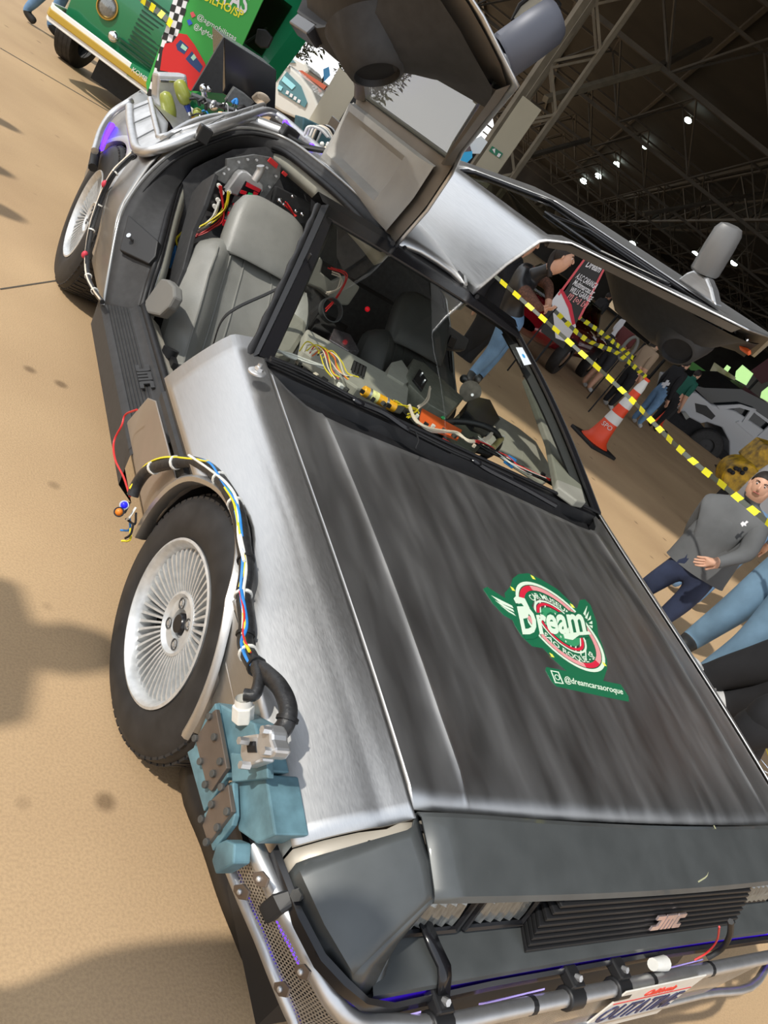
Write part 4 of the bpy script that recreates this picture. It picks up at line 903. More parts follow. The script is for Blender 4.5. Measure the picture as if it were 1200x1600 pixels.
c = at(194, 789, 'x', .95); n = (CAM - c).normalized(); bl = part(B().cyl(c - n * .03, c, .0115, 18), 'push_button', ALU, smooth=40, label='metal push button with blue cap'); sub(B().ball(c, (.009, .009, .009)), 'button_cap', mat('blue_button', (.02, .02, .8), .3, emit=.5), bl, smooth=60)
c = at(186, 800, 'x', .96); bl = part(B().cyl(c - n * .03, c, .0125, 18), 'push_button', BLKG, smooth=40, label='black push button with orange cap'); sub(B().ball(c, (.0095, .0095, .0095)), 'button_cap', mat('orange_button', (.8, .22, .02), .4), bl, smooth=60)
c = at(402, 580, 'z', .758); wb = part(B().lathe([(0, .004), (.016, .004), (.022, .0), (.022, -.004)], Matrix.Translation(c) @ Matrix.Rotation(.25, 4, 'Y'), 20), 'bolt_washer', ALU, smooth=40)
sub(B().cyl(c, c + Vector((.003, 0, .020)), .005, 10), 'bolt_stud', ALU, wb); sub(B().cyl(c + Vector((0, 0, .004)), c + Vector((0, 0, .012)), .011, 6), 'bolt_nut', ALU, wb)
# rear loom over the rear wheel
rl = [at(p[0], p[1], 'x', v) for p, v in (((160, 472), .90), ((148, 455), .91), ((138, 432), .915), ((137, 400), .92), ((143, 360), .925), ((155, 320), .925), ((168, 290), .925), ((180, 270), .92), ((195, 255), .90), ((208, 243), .88))]
r_ = part(B().tube(rl, .009, 8, smooth=5), 'rear_cable_loom', DUCT, smooth=60, label='black cable loom with pale cable following the rear arch')
sub(B().tube([p + Vector((.010, -.006, .004)) for p in rl], .0032, 6, smooth=5), 'pale_cable', CREAM, r_, smooth=60); sub(B().tube([p + Vector((.008, .008, .0)) for p in rl[1:]], .0045, 6, smooth=5), 'black_cable', BLK, r_, smooth=60)
for k, m in ((1, WHT), (2, WHT), (4, WHT), (5, WHT), (7, WHT)): d = (rl[k + 1] - rl[k]).normalized(); sub(B().cyl(rl[k] - d * .003, rl[k] + d * .003, .014, 10), 'cable_tie', m, r_)
for q in (3, 6): sub(B().ball(rl[q] + Vector((.012, 0, 0)), (.012, .012, .016)), 'red_tape', mat('pink_red_tape_%d' % q, (.55, .04, .07), .5), r_, smooth=60)

# ---------------------------------------------------------------- teal bracket unit in front of the wheel
def X(px, py, v): return at(px, py, 'x', v)
bu = slab('bracket_unit', [(338, 1097), (398, 1130), (414, 1205), (356, 1220), (333, 1140)], 'x', .945, (-.045, .0, 0), BLUEP, .003, label='teal painted metal bracket unit with bolted bronze plates')
slab('side_plate', [(336, 1098), (356, 1214), (350, 1220), (333, 1246), (318, 1268), (292, 1175), (302, 1168), (322, 1118)], 'x', .955, (-.010, 0, 0), BLUEP, .002, bu)
slab('side_plate', [(318, 1272), (364, 1222), (366, 1275), (362, 1290), (332, 1330), (328, 1318)], 'x', .955, (-.010, 0, 0), BLUEP, .002, bu)
slab('lower_box', [(356, 1222), (415, 1210), (430, 1305), (400, 1318), (372, 1298)], 'x', .94, (-.06, 0, 0), BLUEP, .003, bu)
slab('lower_foot', [(338, 1318), (352, 1312), (366, 1318), (364, 1350), (336, 1366), (330, 1345)], 'x', .955, (-.03, 0, 0), BLUEP, .003, bu)
slab('bracket_flange', [(360, 1176), (416, 1182), (418, 1216), (362, 1222)], 'x', .955, (-.012, 0, 0), BLUEP, .002, bu)
slab('bronze_plate', [(332, 1112), (337, 1108), (354, 1200), (330, 1236), (323, 1230), (306, 1160), (308, 1150)], 'x', .962, (-.008, 0, 0), PLATEM, .001, bu)
slab('bronze_plate', [(330, 1250), (356, 1226), (362, 1268), (325, 1318), (316, 1290)], 'x', .962, (-.008, 0, 0), PLATEM, .001, bu)
for q in ((329, 1120), (337, 1152), (307, 1154), (315, 1190), (346, 1190), (335, 1209), (323, 1226), (348, 1230), (333, 1257), (357, 1268), (317, 1280), (342, 1293), (325, 1316)):
    c = X(*q, .962); sub(B().cyl(c, c + Vector((.006, .0005, .001)), .006, 12), 'bolt', DK, bu, bevel=.001)
c = X(380, 1112, .952); d = Vector((.25, -.25, .6)).normalized(); b = B(); b.cyl(c - d * .016, c + d * .012, .018, 6); sub(b, 'gland_nut', WHT, bu, bevel=.002)
b = B(); b.cyl(c + d * .012, c + d * .024, .014, 16); b.F.pop(); sub(b, 'gland_collar', WHT, bu, smooth=40)
b = B(); b.tube([c + d * .03, X(398, 1085, .95), X(405, 1062, .94), X(400, 1040, .93)], .010, 8, smooth=5); b2 = sub(b, 'gland_cable', DUCT, bu, smooth=60)
cl = slab('cable_clamp', [(376, 1150), (402, 1146), (412, 1160), (410, 1190), (382, 1200), (374, 1180)], 'x', .975, (-.022, 0, 0), ALU, .004, bu)
b = B(); 
for q in ((414, 1140), (417, 1166)): pass
cw = slab('clamp_bracket', [(402, 1148), (408, 1133), (418, 1131), (424, 1142), (424, 1155), (430, 1172), (420, 1186), (404, 1184), (398, 1168)], 'x', .985, (-.03, 0, 0), ALU, .005, bu)
for q in ((414, 1141), (416, 1174), (378, 1158), (380, 1196)): c = X(*q, .99); sub(B().cyl(c - Vector((.01, 0, 0)), c + Vector((.006, 0, .001)), .006, 6), 'clamp_bolt', ALU, bu)
slab('clamp_window', [(384, 1158), (398, 1158), (400, 1176), (386, 1176)], 'x', .977, (-.004, 0, 0), BLKG, .001, bu)

# ---------------------------------------------------------------- perforated side and front guard tubes
TB = [at(p[0], p[1], 'z', z) for p, z in (((398, 1322), .455), ((415, 1360), .455), ((440, 1412), .455), ((468, 1465), .452), ((496, 1520), .445), ((520, 1562), .435), ((548, 1590), .42), ((590, 1598), .405))]
yb = .885
TB += [Vector((x, yb + .0, .402)) for x in (.62, .45, .25, .05, -.15, -.35, -.55, -.68)] + [Vector((-.80, .84, .42)), Vector((-.87, .74, .45)), Vector((-.9, .62, .455))]
gt = part(B().tube(TB, .0145, 12, smooth=5), 'guard_tube', TUBE, smooth=60, label='upper silver guard tube round the nose')
TL = [at(p[0], p[1], 'z', z) for p, z in (((361, 1358), .385), ((380, 1405), .38), ((405, 1462), .375), ((430, 1525), .365), ((458, 1590), .34), ((490, 1640), .32))] + [Vector((x, .90, .305)) for x in (.6, .4, .1, -.3, -.6)] + [Vector((-.86, .76, .36)), Vector((-.9, .62, .385))]
g2 = part(B().tube(TL, .010, 10, smooth=5), 'guard_tube', TUBE, smooth=60, label='lower silver guard tube round the nose')
# perforated sheet between the tubes
PM = mat('perforated_steel_sheet', (.50, .47, .42), .45, .8, noise=.1, scale=30)
t = PM.node_tree; p_ = t.nodes['Principled BSDF']; uvn = t.nodes.new('ShaderNodeUVMap'); vm = t.nodes.new('ShaderNodeMapping'); 
sx_ = t.nodes.new('ShaderNodeSeparateXYZ'); t.links.new(uvn.outputs[0], sx_.inputs[0])
def mth(op, a, b=None):
    n = t.nodes.new('ShaderNodeMath'); n.operation = op
    for i, v in enumerate((a, b)):
        if v is None: continue
        if isinstance(v, (int, float)): n.inputs[i].default_value = v
        else: t.links.new(v, n.inputs[i])
    return n.outputs[0]
cell = .0062
vrow = mth('FLOOR', mth('DIVIDE', sx_.outputs[1], cell)); off = mth('MULTIPLY', mth('MODULO', vrow, 2), .5)
fu_ = mth('SUBTRACT', mth('FRACT', mth('ADD', mth('DIVIDE', sx_.outputs[0], cell), off)), .5); fv_ = mth('SUBTRACT', mth('FRACT', mth('DIVIDE', sx_.outputs[1], cell)), .5)
hole = mth('LESS_THAN', mth('ADD', mth('MULTIPLY', fu_, fu_), mth('MULTIPLY', fv_, fv_)), .105)
t.links.new(mth('SUBTRACT', 1, hole), p_.inputs['Alpha'])
def mesh_sheet(A, C, name, par):
    n = 60; A = resamp(cr(A, 4), n); C = resamp(cr(C, 4), n); b = B().grid([A, C]); o = sub(b, name, PM, par)
    uv = o.data.uv_layers.new(name='UVMap'); L = [0]
    for a, c in zip(A, A[1:]): L.append(L[-1] + (c - a).length)
    for pl_ in o.data.polygons:
        for li in pl_.loop_indices:
            vi = o.data.loops[li].vertex_index; k = vi % n; uv.data[li].uv = (L[k], 0 if vi < n else (A[k] - C[k]).length)
    return o
A = [p + Vector((-.004, 0, -.012)) for p in TB[:17]]; C_ = [p + Vector((-.004, 0, .008)) for p in TL[:11]]
A = resamp(cr(TB[:15], 4), 40); C_ = resamp(cr(TL[:10], 4), 40)
mesh_sheet([p + Vector((.002, .003, -.010)) for p in A], [p + Vector((.0, .002, .008)) for p in C_], 'perforated_panel', gt)
for q, zz in (((405, 1375), .45), ((470, 1520), .44), ((438, 1547), .37), ((375, 1395), .39)):
    x, y = q; xx = at(x, y, 'z', zz).x + .022; P = [at(a, b, 'x', xx) for a, b in ((x - 10, y - 12), (x + 4, y - 14), (x + 14, y - 2), (x + 9, y + 12), (x - 3, y + 10), (x - 11, y - 2))]
    tb_ = sub(B().prism(P, (-.004, 0, 0)), 'clip_plate', PLATEM, gt, bevel=.001)
    c = sum(P, Vector()) / 6 + Vector((.001, 0, 0)); sub(B().ball(c, .0045), 'rivet', ALU, gt, smooth=60)
# clamps of black rubber to the body
for (qx, qy), sz in (((452, 1407), 1), ((452, 1407), 0)):
    if not sz: continue
    P = [at(a, b, 'z', zz) for a, b, zz in ((424, 1395, .465), (478, 1378, .50), (486, 1398, .50), (440, 1428, .465))]
    k = part(B().prism(P, (.006, 0, -.035)), 'rubber_strap_clamp', SATIN, bevel=.005); c = at(474, 1398, 'z', .50) + Vector((.01, 0, 0)); sub(B().cyl(c, c + Vector((.006, .002, .003)), .009, 6), 'clamp_screw', DK, k)
for px, zz in ((.625, 0), (.285, 0), (.135, 0)):
    c = Vector((px, .885, .402)); k = part(B().cyl(c - Vector((.022, 0, 0)), c + Vector((.022, 0, 0)), .021, 14), 'rubber_clamp', SATIN, smooth=40, bevel=.003)
    sub(B().box(c + Vector((0, -.022, .02)), (.034, .04, .022)), 'clamp_block', SATIN, k, bevel=.004); sub(B().cyl(c + Vector((0, -.02, .03)), c + Vector((0, -.012, .038)), .006, 6), 'clamp_screw', ALU, k)
for x in (.40, .02, -.22): sub(B().cyl((x - .006, .885, .402), (x + .006, .885, .402), .0155, 12), 'tape_band', BLK, gt)
P = [at(668, 1445, 'y', .79), at(672, 1470, 'y', .80), at(690, 1505, 'y', .845), at(694, 1520, 'y', .86), at(690, 1560, 'y', .885)]
P = [at(662, 1443, 'z', .475), at(676, 1478, 'z', .468), at(692, 1512, 'z', .462), at(693, 1530, 'z', .455), at(690, 1565, 'z', .42)]
A = [p + Vector((.013, 0, .006)) for p in P]; C_ = [p + Vector((-.013, 0, .006)) for p in P]
part(B().grid([A, C_]), 'rubber_strap', BLKG, solid=.005, smooth=60)
# cables at the front and blue printed film behind the tube
b = B(); b.tube([Vector((x, .872, .375)) for x in (.7, .4, 0, -.4, -.7)], .007, 6, smooth=3); part(b, 'front_cable', BLK, smooth=60)
b = B(); b.tube([at(p[0], p[1], 'y', .88) for p in ((1142, 1440), (1140, 1462), (1128, 1482), (1105, 1497))], .006, 6, smooth=5); part(b, 'front_cable', BLK, smooth=60)
b = B(); b.tube([at(p[0], p[1], 'y', .88) for p in ((1124, 1448), (1120, 1470), (1105, 1488), (1085, 1500))], .002, 6, smooth=5); part(b, 'thin_front_wire', RED, smooth=60)
FILM = mat('violet_plastic_sheet', (.45, .36, .80), .4)
for x0, x1 in ((.50, .36), (.76, .66), (-.05, -.2)): part(B().prism([Vector((x0, .868, .40)), Vector((x1, .868, .415)), Vector((x1 - .02, .862, .39)), Vector((x0, .862, .385))], (0, .002, -.002)), 'violet_film', FILM)
b = B(); c = at(1020, 1507, 'z', .43); b.cyl(c, c + Vector((-.05, 0, -.004)), .012, 12, r2=.015); part(b, 'white_spray_nozzle', WHT, smooth=40)
# number plate
q = [at(*p, 'z', .0) for p in ()]
PY, PZ, PT = .906, .418, .02
e1 = Vector((-1, 0, 0)); dn = Vector((0, sin(PT), -cos(PT))); c0 = Vector((0.0, .902, .425)); ctr = c0 + dn * .076; nz = e1.cross(-dn)
Mp = frame(ctr, e1, -dn)
PLW = mat('white_reflective_plate', (.72, .70, .64), .4, noise=.05, scale=30)
npl = part(B().box((0, 0, 0), (.305, .155, .003), Mp), 'number_plate', PLW, bevel=.001, label='white number plate reading OUTATIME')
o = text('plate_letters', 'OUTATIME', .082, Mp @ Matrix.Translation((0, -.012, .0022)), mat('navy_plate_ink', (.02, .03, .10), .4), None, .0012, sx=.70, bold=.001); o.parent = npl
o = text('plate_state', 'California', .030, Mp @ Matrix.Translation((0, .052, .0022)), mat('red_plate_ink', (.62, .05, .03), .4), None, .0010, shear=.3); o.parent = npl
for a_, c_ in (((-.15, .036), (.15, .036)),): sub(B().box((0, .033, .002), (.29, .0025, .001), Mp), 'plate_rule', RED, npl)

# ---------------------------------------------------------------- decal on the hood
GRN_D = mat('dark_green_vinyl', (.012, .135, .06), .35); WH_D = mat('cream_white_vinyl', (.66, .78, .62), .4); RD_D = mat('red_vinyl', (.62, .02, .05), .4); PK_D = mat('pink_red_vinyl', (.72, .30, .30), .4); YL_D = mat('yellow_vinyl', (.85, .80, .10), .4); GR2 = mat('mid_green_vinyl', (.04, .28, .12), .4)
def hp(px, py, off=.001):     # point of the hood surface seen at a pixel
    d = ray(px, py); t = (.70 - CAM.z) / d.z
    for _ in range(12):
        p = CAM + d * t; t += (hz(p.x, p.y) + off - p.z) / d.z
    return CAM + d * t
# local decal frame: text direction u and up direction v on the hood, from the ends of the name
def decal(name, pix, m, off, par=None, closed=True):
    P = [hp(a, b, off) for a, b in pix]; bm = bmesh.new(); f = bm.faces.new([bm.verts.new(p) for p in P]); bmesh.ops.triangulate(bm, faces=[f]); bm.verts.index_update()
    V = [v.co.copy() for v in bm.verts]; F = [tuple(v.index for v in fc.verts) for fc in bm.faces]; bm.free()
    b = B(); b.add(V, F); return sub(b, name, m, par, solid=.0004, sol_off=1) if par else part(b, name, m, solid=.0006, sol_off=1, label='green oval museum decal on the hood')
def S4(L): return [(720 + x / 4, 860 + y / 4) for x, y in L]     # from a four-times enlargement
dec = decal('decal', S4([(140, 240), (165, 228), (280, 300), (275, 265), (310, 225), (325, 175), (360, 148), (420, 142), (500, 180), (600, 240), (690, 325), (725, 365), (745, 310), (775, 305), (810, 340), (850, 450), (860, 530), (885, 590), (915, 690), (915, 740), (890, 815), (1000, 838), (1050, 915), (1050, 945), (900, 915), (600, 850), (570, 820), (530, 750), (535, 728), (665, 755), (590, 690), (515, 610), (450, 600), (385, 540), (340, 470), (325, 435), (270, 405), (200, 330)]), GRN_D, .0008)
# oval rings drawn in the oval's own plane
def oval(name, c, ax, ay, m, off, r0=0, r1=1, a0=0, a1=360, n=48):
    C0 = (720 + c[0] / 4, 860 + c[1] / 4); ax = (ax[0] / 4, ax[1] / 4); ay = (ay[0] / 4, ay[1] / 4); V = []
    for k in range(n + 1):
        a = radians(lerp(a0, a1, k / n)); V.append([hp(C0[0] + (ax[0] * cos(a) + ay[0] * sin(a)) * r, C0[1] + (ax[1] * cos(a) + ay[1] * sin(a)) * r, off) for r in (max(r0, .001), r1)])
    return sub(B().grid(V), name, m, dec, solid=.0003, sol_off=1)
OC = (622, 478); AX = (248, 268); AY = (118, -72)
oval('oval_ring', OC, AX, AY, WH_D, .0014, .95, 1.02)
oval('oval_ring', OC, AX, AY, PK_D, .0014, .82, .93)
oval('oval_ring', OC, AX, AY, RD_D, .0017, .82, .93, 165, 215)
oval('oval_ring', OC, AX, AY, RD_D, .0017, .82, .93, -25, 10)
oval('oval_ring', OC, AX, AY, WH_D, .0014, .56, .60)
oval('oval_ring', OC, AX, AY, RD_D, .0014, .48, .54)
oval('oval_field', OC, AX, AY, GR2, .0014, 0, .44)
for k in range(-6, 7):
    a = k / 7 * .42; h = sqrt(.42 ** 2 - a * a)
    f = lambda s_, t_: (OC[0] + AX[0] * s_ + AY[0] * t_, OC[1] + AX[1] * s_ + AY[1] * t_)
    q = [(OC[0] + 32 * k - 5, OC[1] + 28 * k - 70 + 8), (OC[0] + 32 * k + 3, OC[1] + 28 * k - 70 + 14), (OC[0] + 32 * k + 8, OC[1] + 28 * k + 70), (OC[0] + 32 * k, OC[1] + 28 * k + 64)]
    q = [(lerp(OC[0] + 26 * k, x, .9), y) for x, y in q]
    if abs(k) < 6: decal('oval_stripe', S4(q), WH_D, .0017, dec)
def dtext(s, px0, px1, up, size, m, off, name, shear=0, bold=0, arc=None):
    # text laid from pixel px0 to px1 (4x coordinates) with the up pixel offset, mapped through the hood
    cu = bpy.data.curves.new(name, 'FONT'); cu.body = s; cu.size = 1; cu.align_x = 'LEFT'; cu.shear = shear; cu.offset = bold; cu.resolution_u = 3
    t_ = bpy.data.objects.new(name, cu); COL.objects.link(t_); dg = bpy.context.evaluated_depsgraph_get(); me = bpy.data.meshes.new_from_object(t_.evaluated_get(dg)); COL.objects.unlink(t_); bpy.data.objects.remove(t_)
    xs_ = [v.co.x for v in me.vertices]; x0, x1 = min(xs_), max(xs_)
    for v in me.vertices:
        a = (v.co.x - x0) / (x1 - x0); w = v.co.y
        if arc: bx, by, ux, uy = arc(a, w)
        else: bx, by = lerp(px0[0], px1[0], a), lerp(px0[1], px1[1], a); ux, uy = up[0] * w, up[1] * w
        v.co = hp(720 + (bx + ux) / 4, 860 + (by + uy) / 4, off)
    me.materials.clear(); me.materials.append(m); me.shade_flat(); o = bpy.data.objects.new(name, me); COL.objects.link(o); o.parent = dec; md = o.modifiers.new('s', 'SOLIDIFY'); md.thickness = .0003; md.offset = 1
dtext('Dream', (395, 530), (800, 520), (-70, -250), 1, GRN_D, .0020, 'decal_name_outline', bold=.10, shear=.1)
dtext('Dream', (385, 518), (790, 512), (-64, -235), 1, WH_D, .0024, 'decal_name', bold=.03, shear=.1)
decal('decal_swash', S4([(330, 300), (345, 285), (400, 300), (430, 360), (420, 420), (380, 430), (365, 380), (395, 350), (380, 330), (345, 330)]), WH_D, .0026, dec)
decal('decal_swash', S4([(640, 520), (800, 505), (815, 525), (740, 530), (700, 560), (650, 550)]), WH_D, .0026, dec)
def arc_(a0, a1, r, k):
    def f(a, w):
        an = radians(lerp(a0, a1, a)); rr = r + w * k; return OC[0] + (AX[0] * cos(an) + AY[0] * sin(an)) * rr, OC[1] + (AX[1] * cos(an) + AY[1] * sin(an)) * rr, 0, 0
    return f
dtext('CAR MUSEUM', 0, 0, 0, 1, WH_D, .0018, 'decal_top_text', arc=arc_(190, 95, .63, .19), bold=.01)
dtext('SAO ROQUE - SP', 0, 0, 0, 1, WH_D, .0018, 'decal_bottom_text', arc=arc_(-95, 20, .80, -.20), bold=.01)
dtext('@dreamcarsaoroque', (650, 822), (1015, 900), (-8, -52), 1, WH_D, .0018, 'decal_handle', bold=.012)
ig = S4([(560, 748), (612, 758), (645, 835), (590, 828)]); decal('decal_icon', ig, WH_D, .0016, dec); decal('decal_icon_inner', S4([(570, 756), (607, 764), (634, 828), (596, 821)]), GRN_D, .0020, dec)
C2 = (603, 793)
V = []
for k in range(25):
    a = 2 * pi * k / 24; V.append([hp(720 + (C2[0] + (16 * cos(a) + 6 * sin(a)) * r) / 4, 860 + (C2[1] + (14 * cos(a) - 20 * sin(a) * .6 + 0) * r) / 4, .0024) for r in (.7, 1)])
sub(B().grid(V), 'decal_icon_ring', WH_D, dec)
for L in ([(190, 280), (320, 345), (330, 362), (250, 330)], [(215, 312), (325, 368), (335, 385), (270, 355)], [(250, 345), (330, 392), (345, 410), (300, 385)]): decal('decal_wing', S4(L), WH_D, .0018, dec)
for L in ([(790, 345), (765, 395), (778, 410)], [(800, 380), (775, 420), (790, 430)], [(812, 405), (790, 440), (812, 432)], [(820, 440), (798, 455), (822, 462)], [(824, 470), (800, 468), (822, 488)]): decal('decal_wing', S4(L), WH_D, .0018, dec)
for x, y in ((325, 240), (452, 168), (698, 346), (570, 655), (897, 710)): decal('decal_star', S4([(x - 16, y - 16), (x + 2, y - 6), (x + 16, y + 14), (x - 2, y + 10)]), YL_D, .0018, dec)
# scratches and worn paint on the nose
def nose_pt(px, py):
    d = ray(px, py); n = Vector((0, .36, .93)).normalized(); P0 = Vector((0, .73, .5835)); t = (P0 - CAM).dot(n) / d.dot(n); return CAM + d * t
cpts = [(1115, 1290), (1122, 1305), (1117, 1318), (1119, 1345), (1108, 1352), (1104, 1368), (1090, 1378)]
b = B(); b.tube([nose_pt(*p) + Vector((0, 0, .0005)) for p in cpts], lambda t: .0022 if t > .2 else .0012, 5, smooth=3); part(b, 'paint_crack', mat('exposed_filler_crack', (.40, .40, .24), .8))
# ---------------------------------------------------------------- rear deck gear of the car
def Y(px, py, v): return at(px, py, 'y', v)
def onprof(px, py, off=0):      # first hit with the body side profile
    zs = [.28, .36, .50, .56, .76, .90, 1.03, 1.08, 1.11, 1.12]; xs_ = [.86, .875, .905, .90, .82, .70, .56, .42, .25, .13]
    d = ray(px, py); t = 1.5
    while t < 9:
        P = CAM + d * t
        if .28 < P.z < 1.2 and P.x < interp(P.z, zs, xs_) - off: return P
        t += .01
    return P
bar = [onprof(*p, -.05) for p in ((203, 168), (204, 190), (208, 215), (213, 232), (228, 237), (262, 228), (300, 213), (345, 198), (380, 186), (410, 175), (424, 176), (440, 185), (470, 210), (500, 235), (530, 262))]
rb = part(B().tube(bar, .020, 12, smooth=5), 'rear_guard_tube', TUBE, smooth=60, label='silver tube frame over the rear quarter')
inn = [onprof(*p, -.05) for p in ((235, 155), (240, 180), (247, 208), (252, 214), (290, 203), (330, 190), (370, 178), (412, 164))]
sub(B().tube(inn, .013, 10, smooth=5), 'inner_tube', TUBE, rb, smooth=60)
A = resamp(cr(bar[:10], 3), 40); C_ = resamp(cr(inn, 3), 40)
sub(B().grid([[p + Vector((0, 0, .004)) for p in A], [p + Vector((0, 0, .004)) for p in C_]]), 'ribbed_cover', ALU, rb, solid=.01)
for k in range(7):
    i = 2 + k * 5; sub(B().tube([A[i] + Vector((0, 0, .012)), C_[i] + Vector((0, 0, .012))], .003, 5), 'cover_seam', GRYM, rb)
c = onprof(318, 210, -.06); sub(B().box(c, (.05, .05, .06)), 'clip_block', SATIN, rb, bevel=.005)
c = onprof(212, 250, -.0); sub(B().box(c, (.04, .10, .05)), 'rubber_foot', BLK, rb, bevel=.01)
lb = part(B().tube([onprof(*p, -.06) for p in ((148, 236), (158, 205), (175, 178), (198, 162), (205, 158))], .016, 10, smooth=5), 'rear_corner_guard', TUBE, smooth=60)
part(B().tube([onprof(*p, -.03) for p in ((158, 232), (166, 212), (176, 195))], .012, 8, smooth=4), 'rear_led_strip', PURP, smooth=60)
part(B().tube([onprof(*p, -.04) for p in ((145, 262), (150, 235))], .02, 8), 'rear_corner_clamp', BLK, smooth=60)
# silver case with two green bottles
q = [Y(*p, -2.95) for p in ((246, 114), (292, 116), (300, 185), (290, 205), (252, 196), (244, 150))]
cs = part(B().prism(q, (0, -.12, -.02)), 'silver_case', ALU, bevel=.012)
sub(B().prism([Y(*p, -2.93) for p in ((250, 124), (290, 126), (290, 131), (250, 129))], (0, -.01, 0)), 'case_rib', CHROME, cs, bevel=.002)
BOT = mat('olive_green_bottle', (.30, .33, .06), .3, noise=.15, scale=15, coat=.6); NEK = mat('blue_bottle_neck', (.02, .05, .30), .3)
for (t0, t1) in (((257, 142), (268, 190)), ((278, 124), (292, 164))):
    a_, c_ = Y(*t0, -2.86), Y(*t1, -2.84); d = (c_ - a_); bb = part(B().tube([a_ + d * k for k in (0, .06, .2, .45, .7, .9, 1)], lambda t: interp(t, [0, .06, .2, .45, .7, .9, 1], [.004, .013, .026, .034, .033, .024, .013]), 16), 'green_bottle', BOT, smooth=60)
    sub(B().cyl(c_, c_ + d.normalized() * .03, .016, 12, r2=.012), 'bottle_neck', NEK, bb, smooth=40); sub(B().cyl(c_ + d.normalized() * .03, c_ + d.normalized() * .045, .010, 10), 'bottle_cap', CHROME, bb)
a_, c_ = Y(305, 170, -2.8), Y(316, 190, -2.8); d = c_ - a_; bb = part(B().tube([a_, a_ + d * .4, c_], lambda t: interp(t, [0, .3, 1], [.012, .024, .012]), 12, smooth=3), 'green_bottle', BOT, smooth=60)
# two black vent boxes
vb = part(B().prism([Y(*p, -3.05) for p in ((350, 58), (432, 110), (430, 172), (405, 176), (348, 146), (352, 136))], (.0, -.30, .0)), 'black_vent_box', BLKG, bevel=.004)
sub(B().prism([Y(350, 58, -3.05), Y(348, 146, -3.05), Y(300, 142, -3.05)], (0, -.02, 0)), 'vent_side', CHAR, vb)
part(B().prism([Y(*p, -2.9) for p in ((535, 194), (560, 216), (553, 236), (520, 222))], (.0, -.18, 0)), 'small_vent_box', BLKG, bevel=.004)
gp = part(B().prism([Y(*p, -2.98) for p in ((366, 136), (352, 157), (384, 172), (398, 160), (382, 146))], (0, -.03, 0)), 'grey_hinged_plate', GRYM, bevel=.003)
b = B(); b.tube([Y(*p, -2.88) for p in ((299, 148), (330, 160), (365, 172), (390, 178))], .012, 8, smooth=4); part(b, 'grey_rail', GRYM, smooth=60)
b = B(); b.cyl(Y(320, 152, -2.9), Y(318, 140, -2.9), .014, 12); b.ball(Y(318, 138, -2.9), .02); b.ball(Y(326, 139, -2.9), .014); part(b, 'chrome_valve', CHROME, smooth=60)
for k in range(6):
    c = Y(404 + k * 1.2, 158 - k * 1.0, -2.95 + k * .01); part(B().lathe([(.032, 0), (.038, .005), (.032, .01)], Matrix.Translation(c) @ Matrix.Rotation(.5, 4, 'X'), 18, close=False), 'coil_ring', CREAM, smooth=60)
for k in range(26):
    x, y = random.uniform(312, 375), random.uniform(160, 190); c = Y(x, y, -2.8 + random.uniform(-.06, .06)); e = Vector((random.uniform(-1, 1), random.uniform(-.5, .5), random.uniform(-.6, .6))) * .05
    part(B().tube([c, c + e * .5 + Vector((0, 0, .02)), c + e], random.choice([.004, .006, .009]), 6, smooth=3), 'engine_hose', random.choice([BLK, CHROME, DK, ALU, BLU, BLK, mat('copper_tube', (.45, .22, .10), .4, .8) if k == 0 else bpy.data.materials.get('copper_tube') or BLK]), smooth=60)
# gear seen right of the rear bar, below the raised door
TEALD = mat('dark_teal_box', (.05, .12, .14), .5, noise=.2, scale=30)
part(B().prism([Y(*p, -2.55) for p in ((475, 183), (540, 215), (560, 245), (549, 268), (530, 260), (470, 225))], (0, -.12, -.02)), 'teal_deck_box', TEALD, bevel=.005)
part(B().prism([Y(*p, -2.40) for p in ((508, 238), (550, 246), (549, 270), (540, 272), (503, 246))], (0, -.06, -.02)), 'teal_deck_box', BLUEP if False else TEALD, bevel=.005)
for k in range(6):
    part(B().tube([Y(*p, -2.4 - k * .02) for p in ((475 + k * 4, 212 + k * 2), (482 + k * 5, 198), (500 + k * 4, 202), (512 + k * 3, 214 + k))], .006, 8, smooth=5), 'white_hose', (WHT, ALU, WHT, CREAM, BLK, ALU)[k], smooth=60)
for k in range(14):
    c = Y(random.uniform(495, 545), random.uniform(218, 240), -2.38); part(B().ball(c, random.uniform(.010, .02), 8), 'hose_fitting', random.choice([WHT, CREAM, TEALD, ALU]), smooth=60)
part(B().tube([onprof(440, 205, -.02), Y(480, 228, -2.15), Y(550, 242, -2.0)], .009, 8, smooth=4), 'door_cable', BLK, smooth=60)
for p in ((455, 205), (487, 229), (446, 192)): part(B().ball(onprof(*p, -.06), .014), 'violet_lamp', PURP, smooth=60)
c = onprof(452, 208, -.07); part(B().box(c, (.07, .07, .05)), 'black_clamp_block', SATIN, bevel=.006)

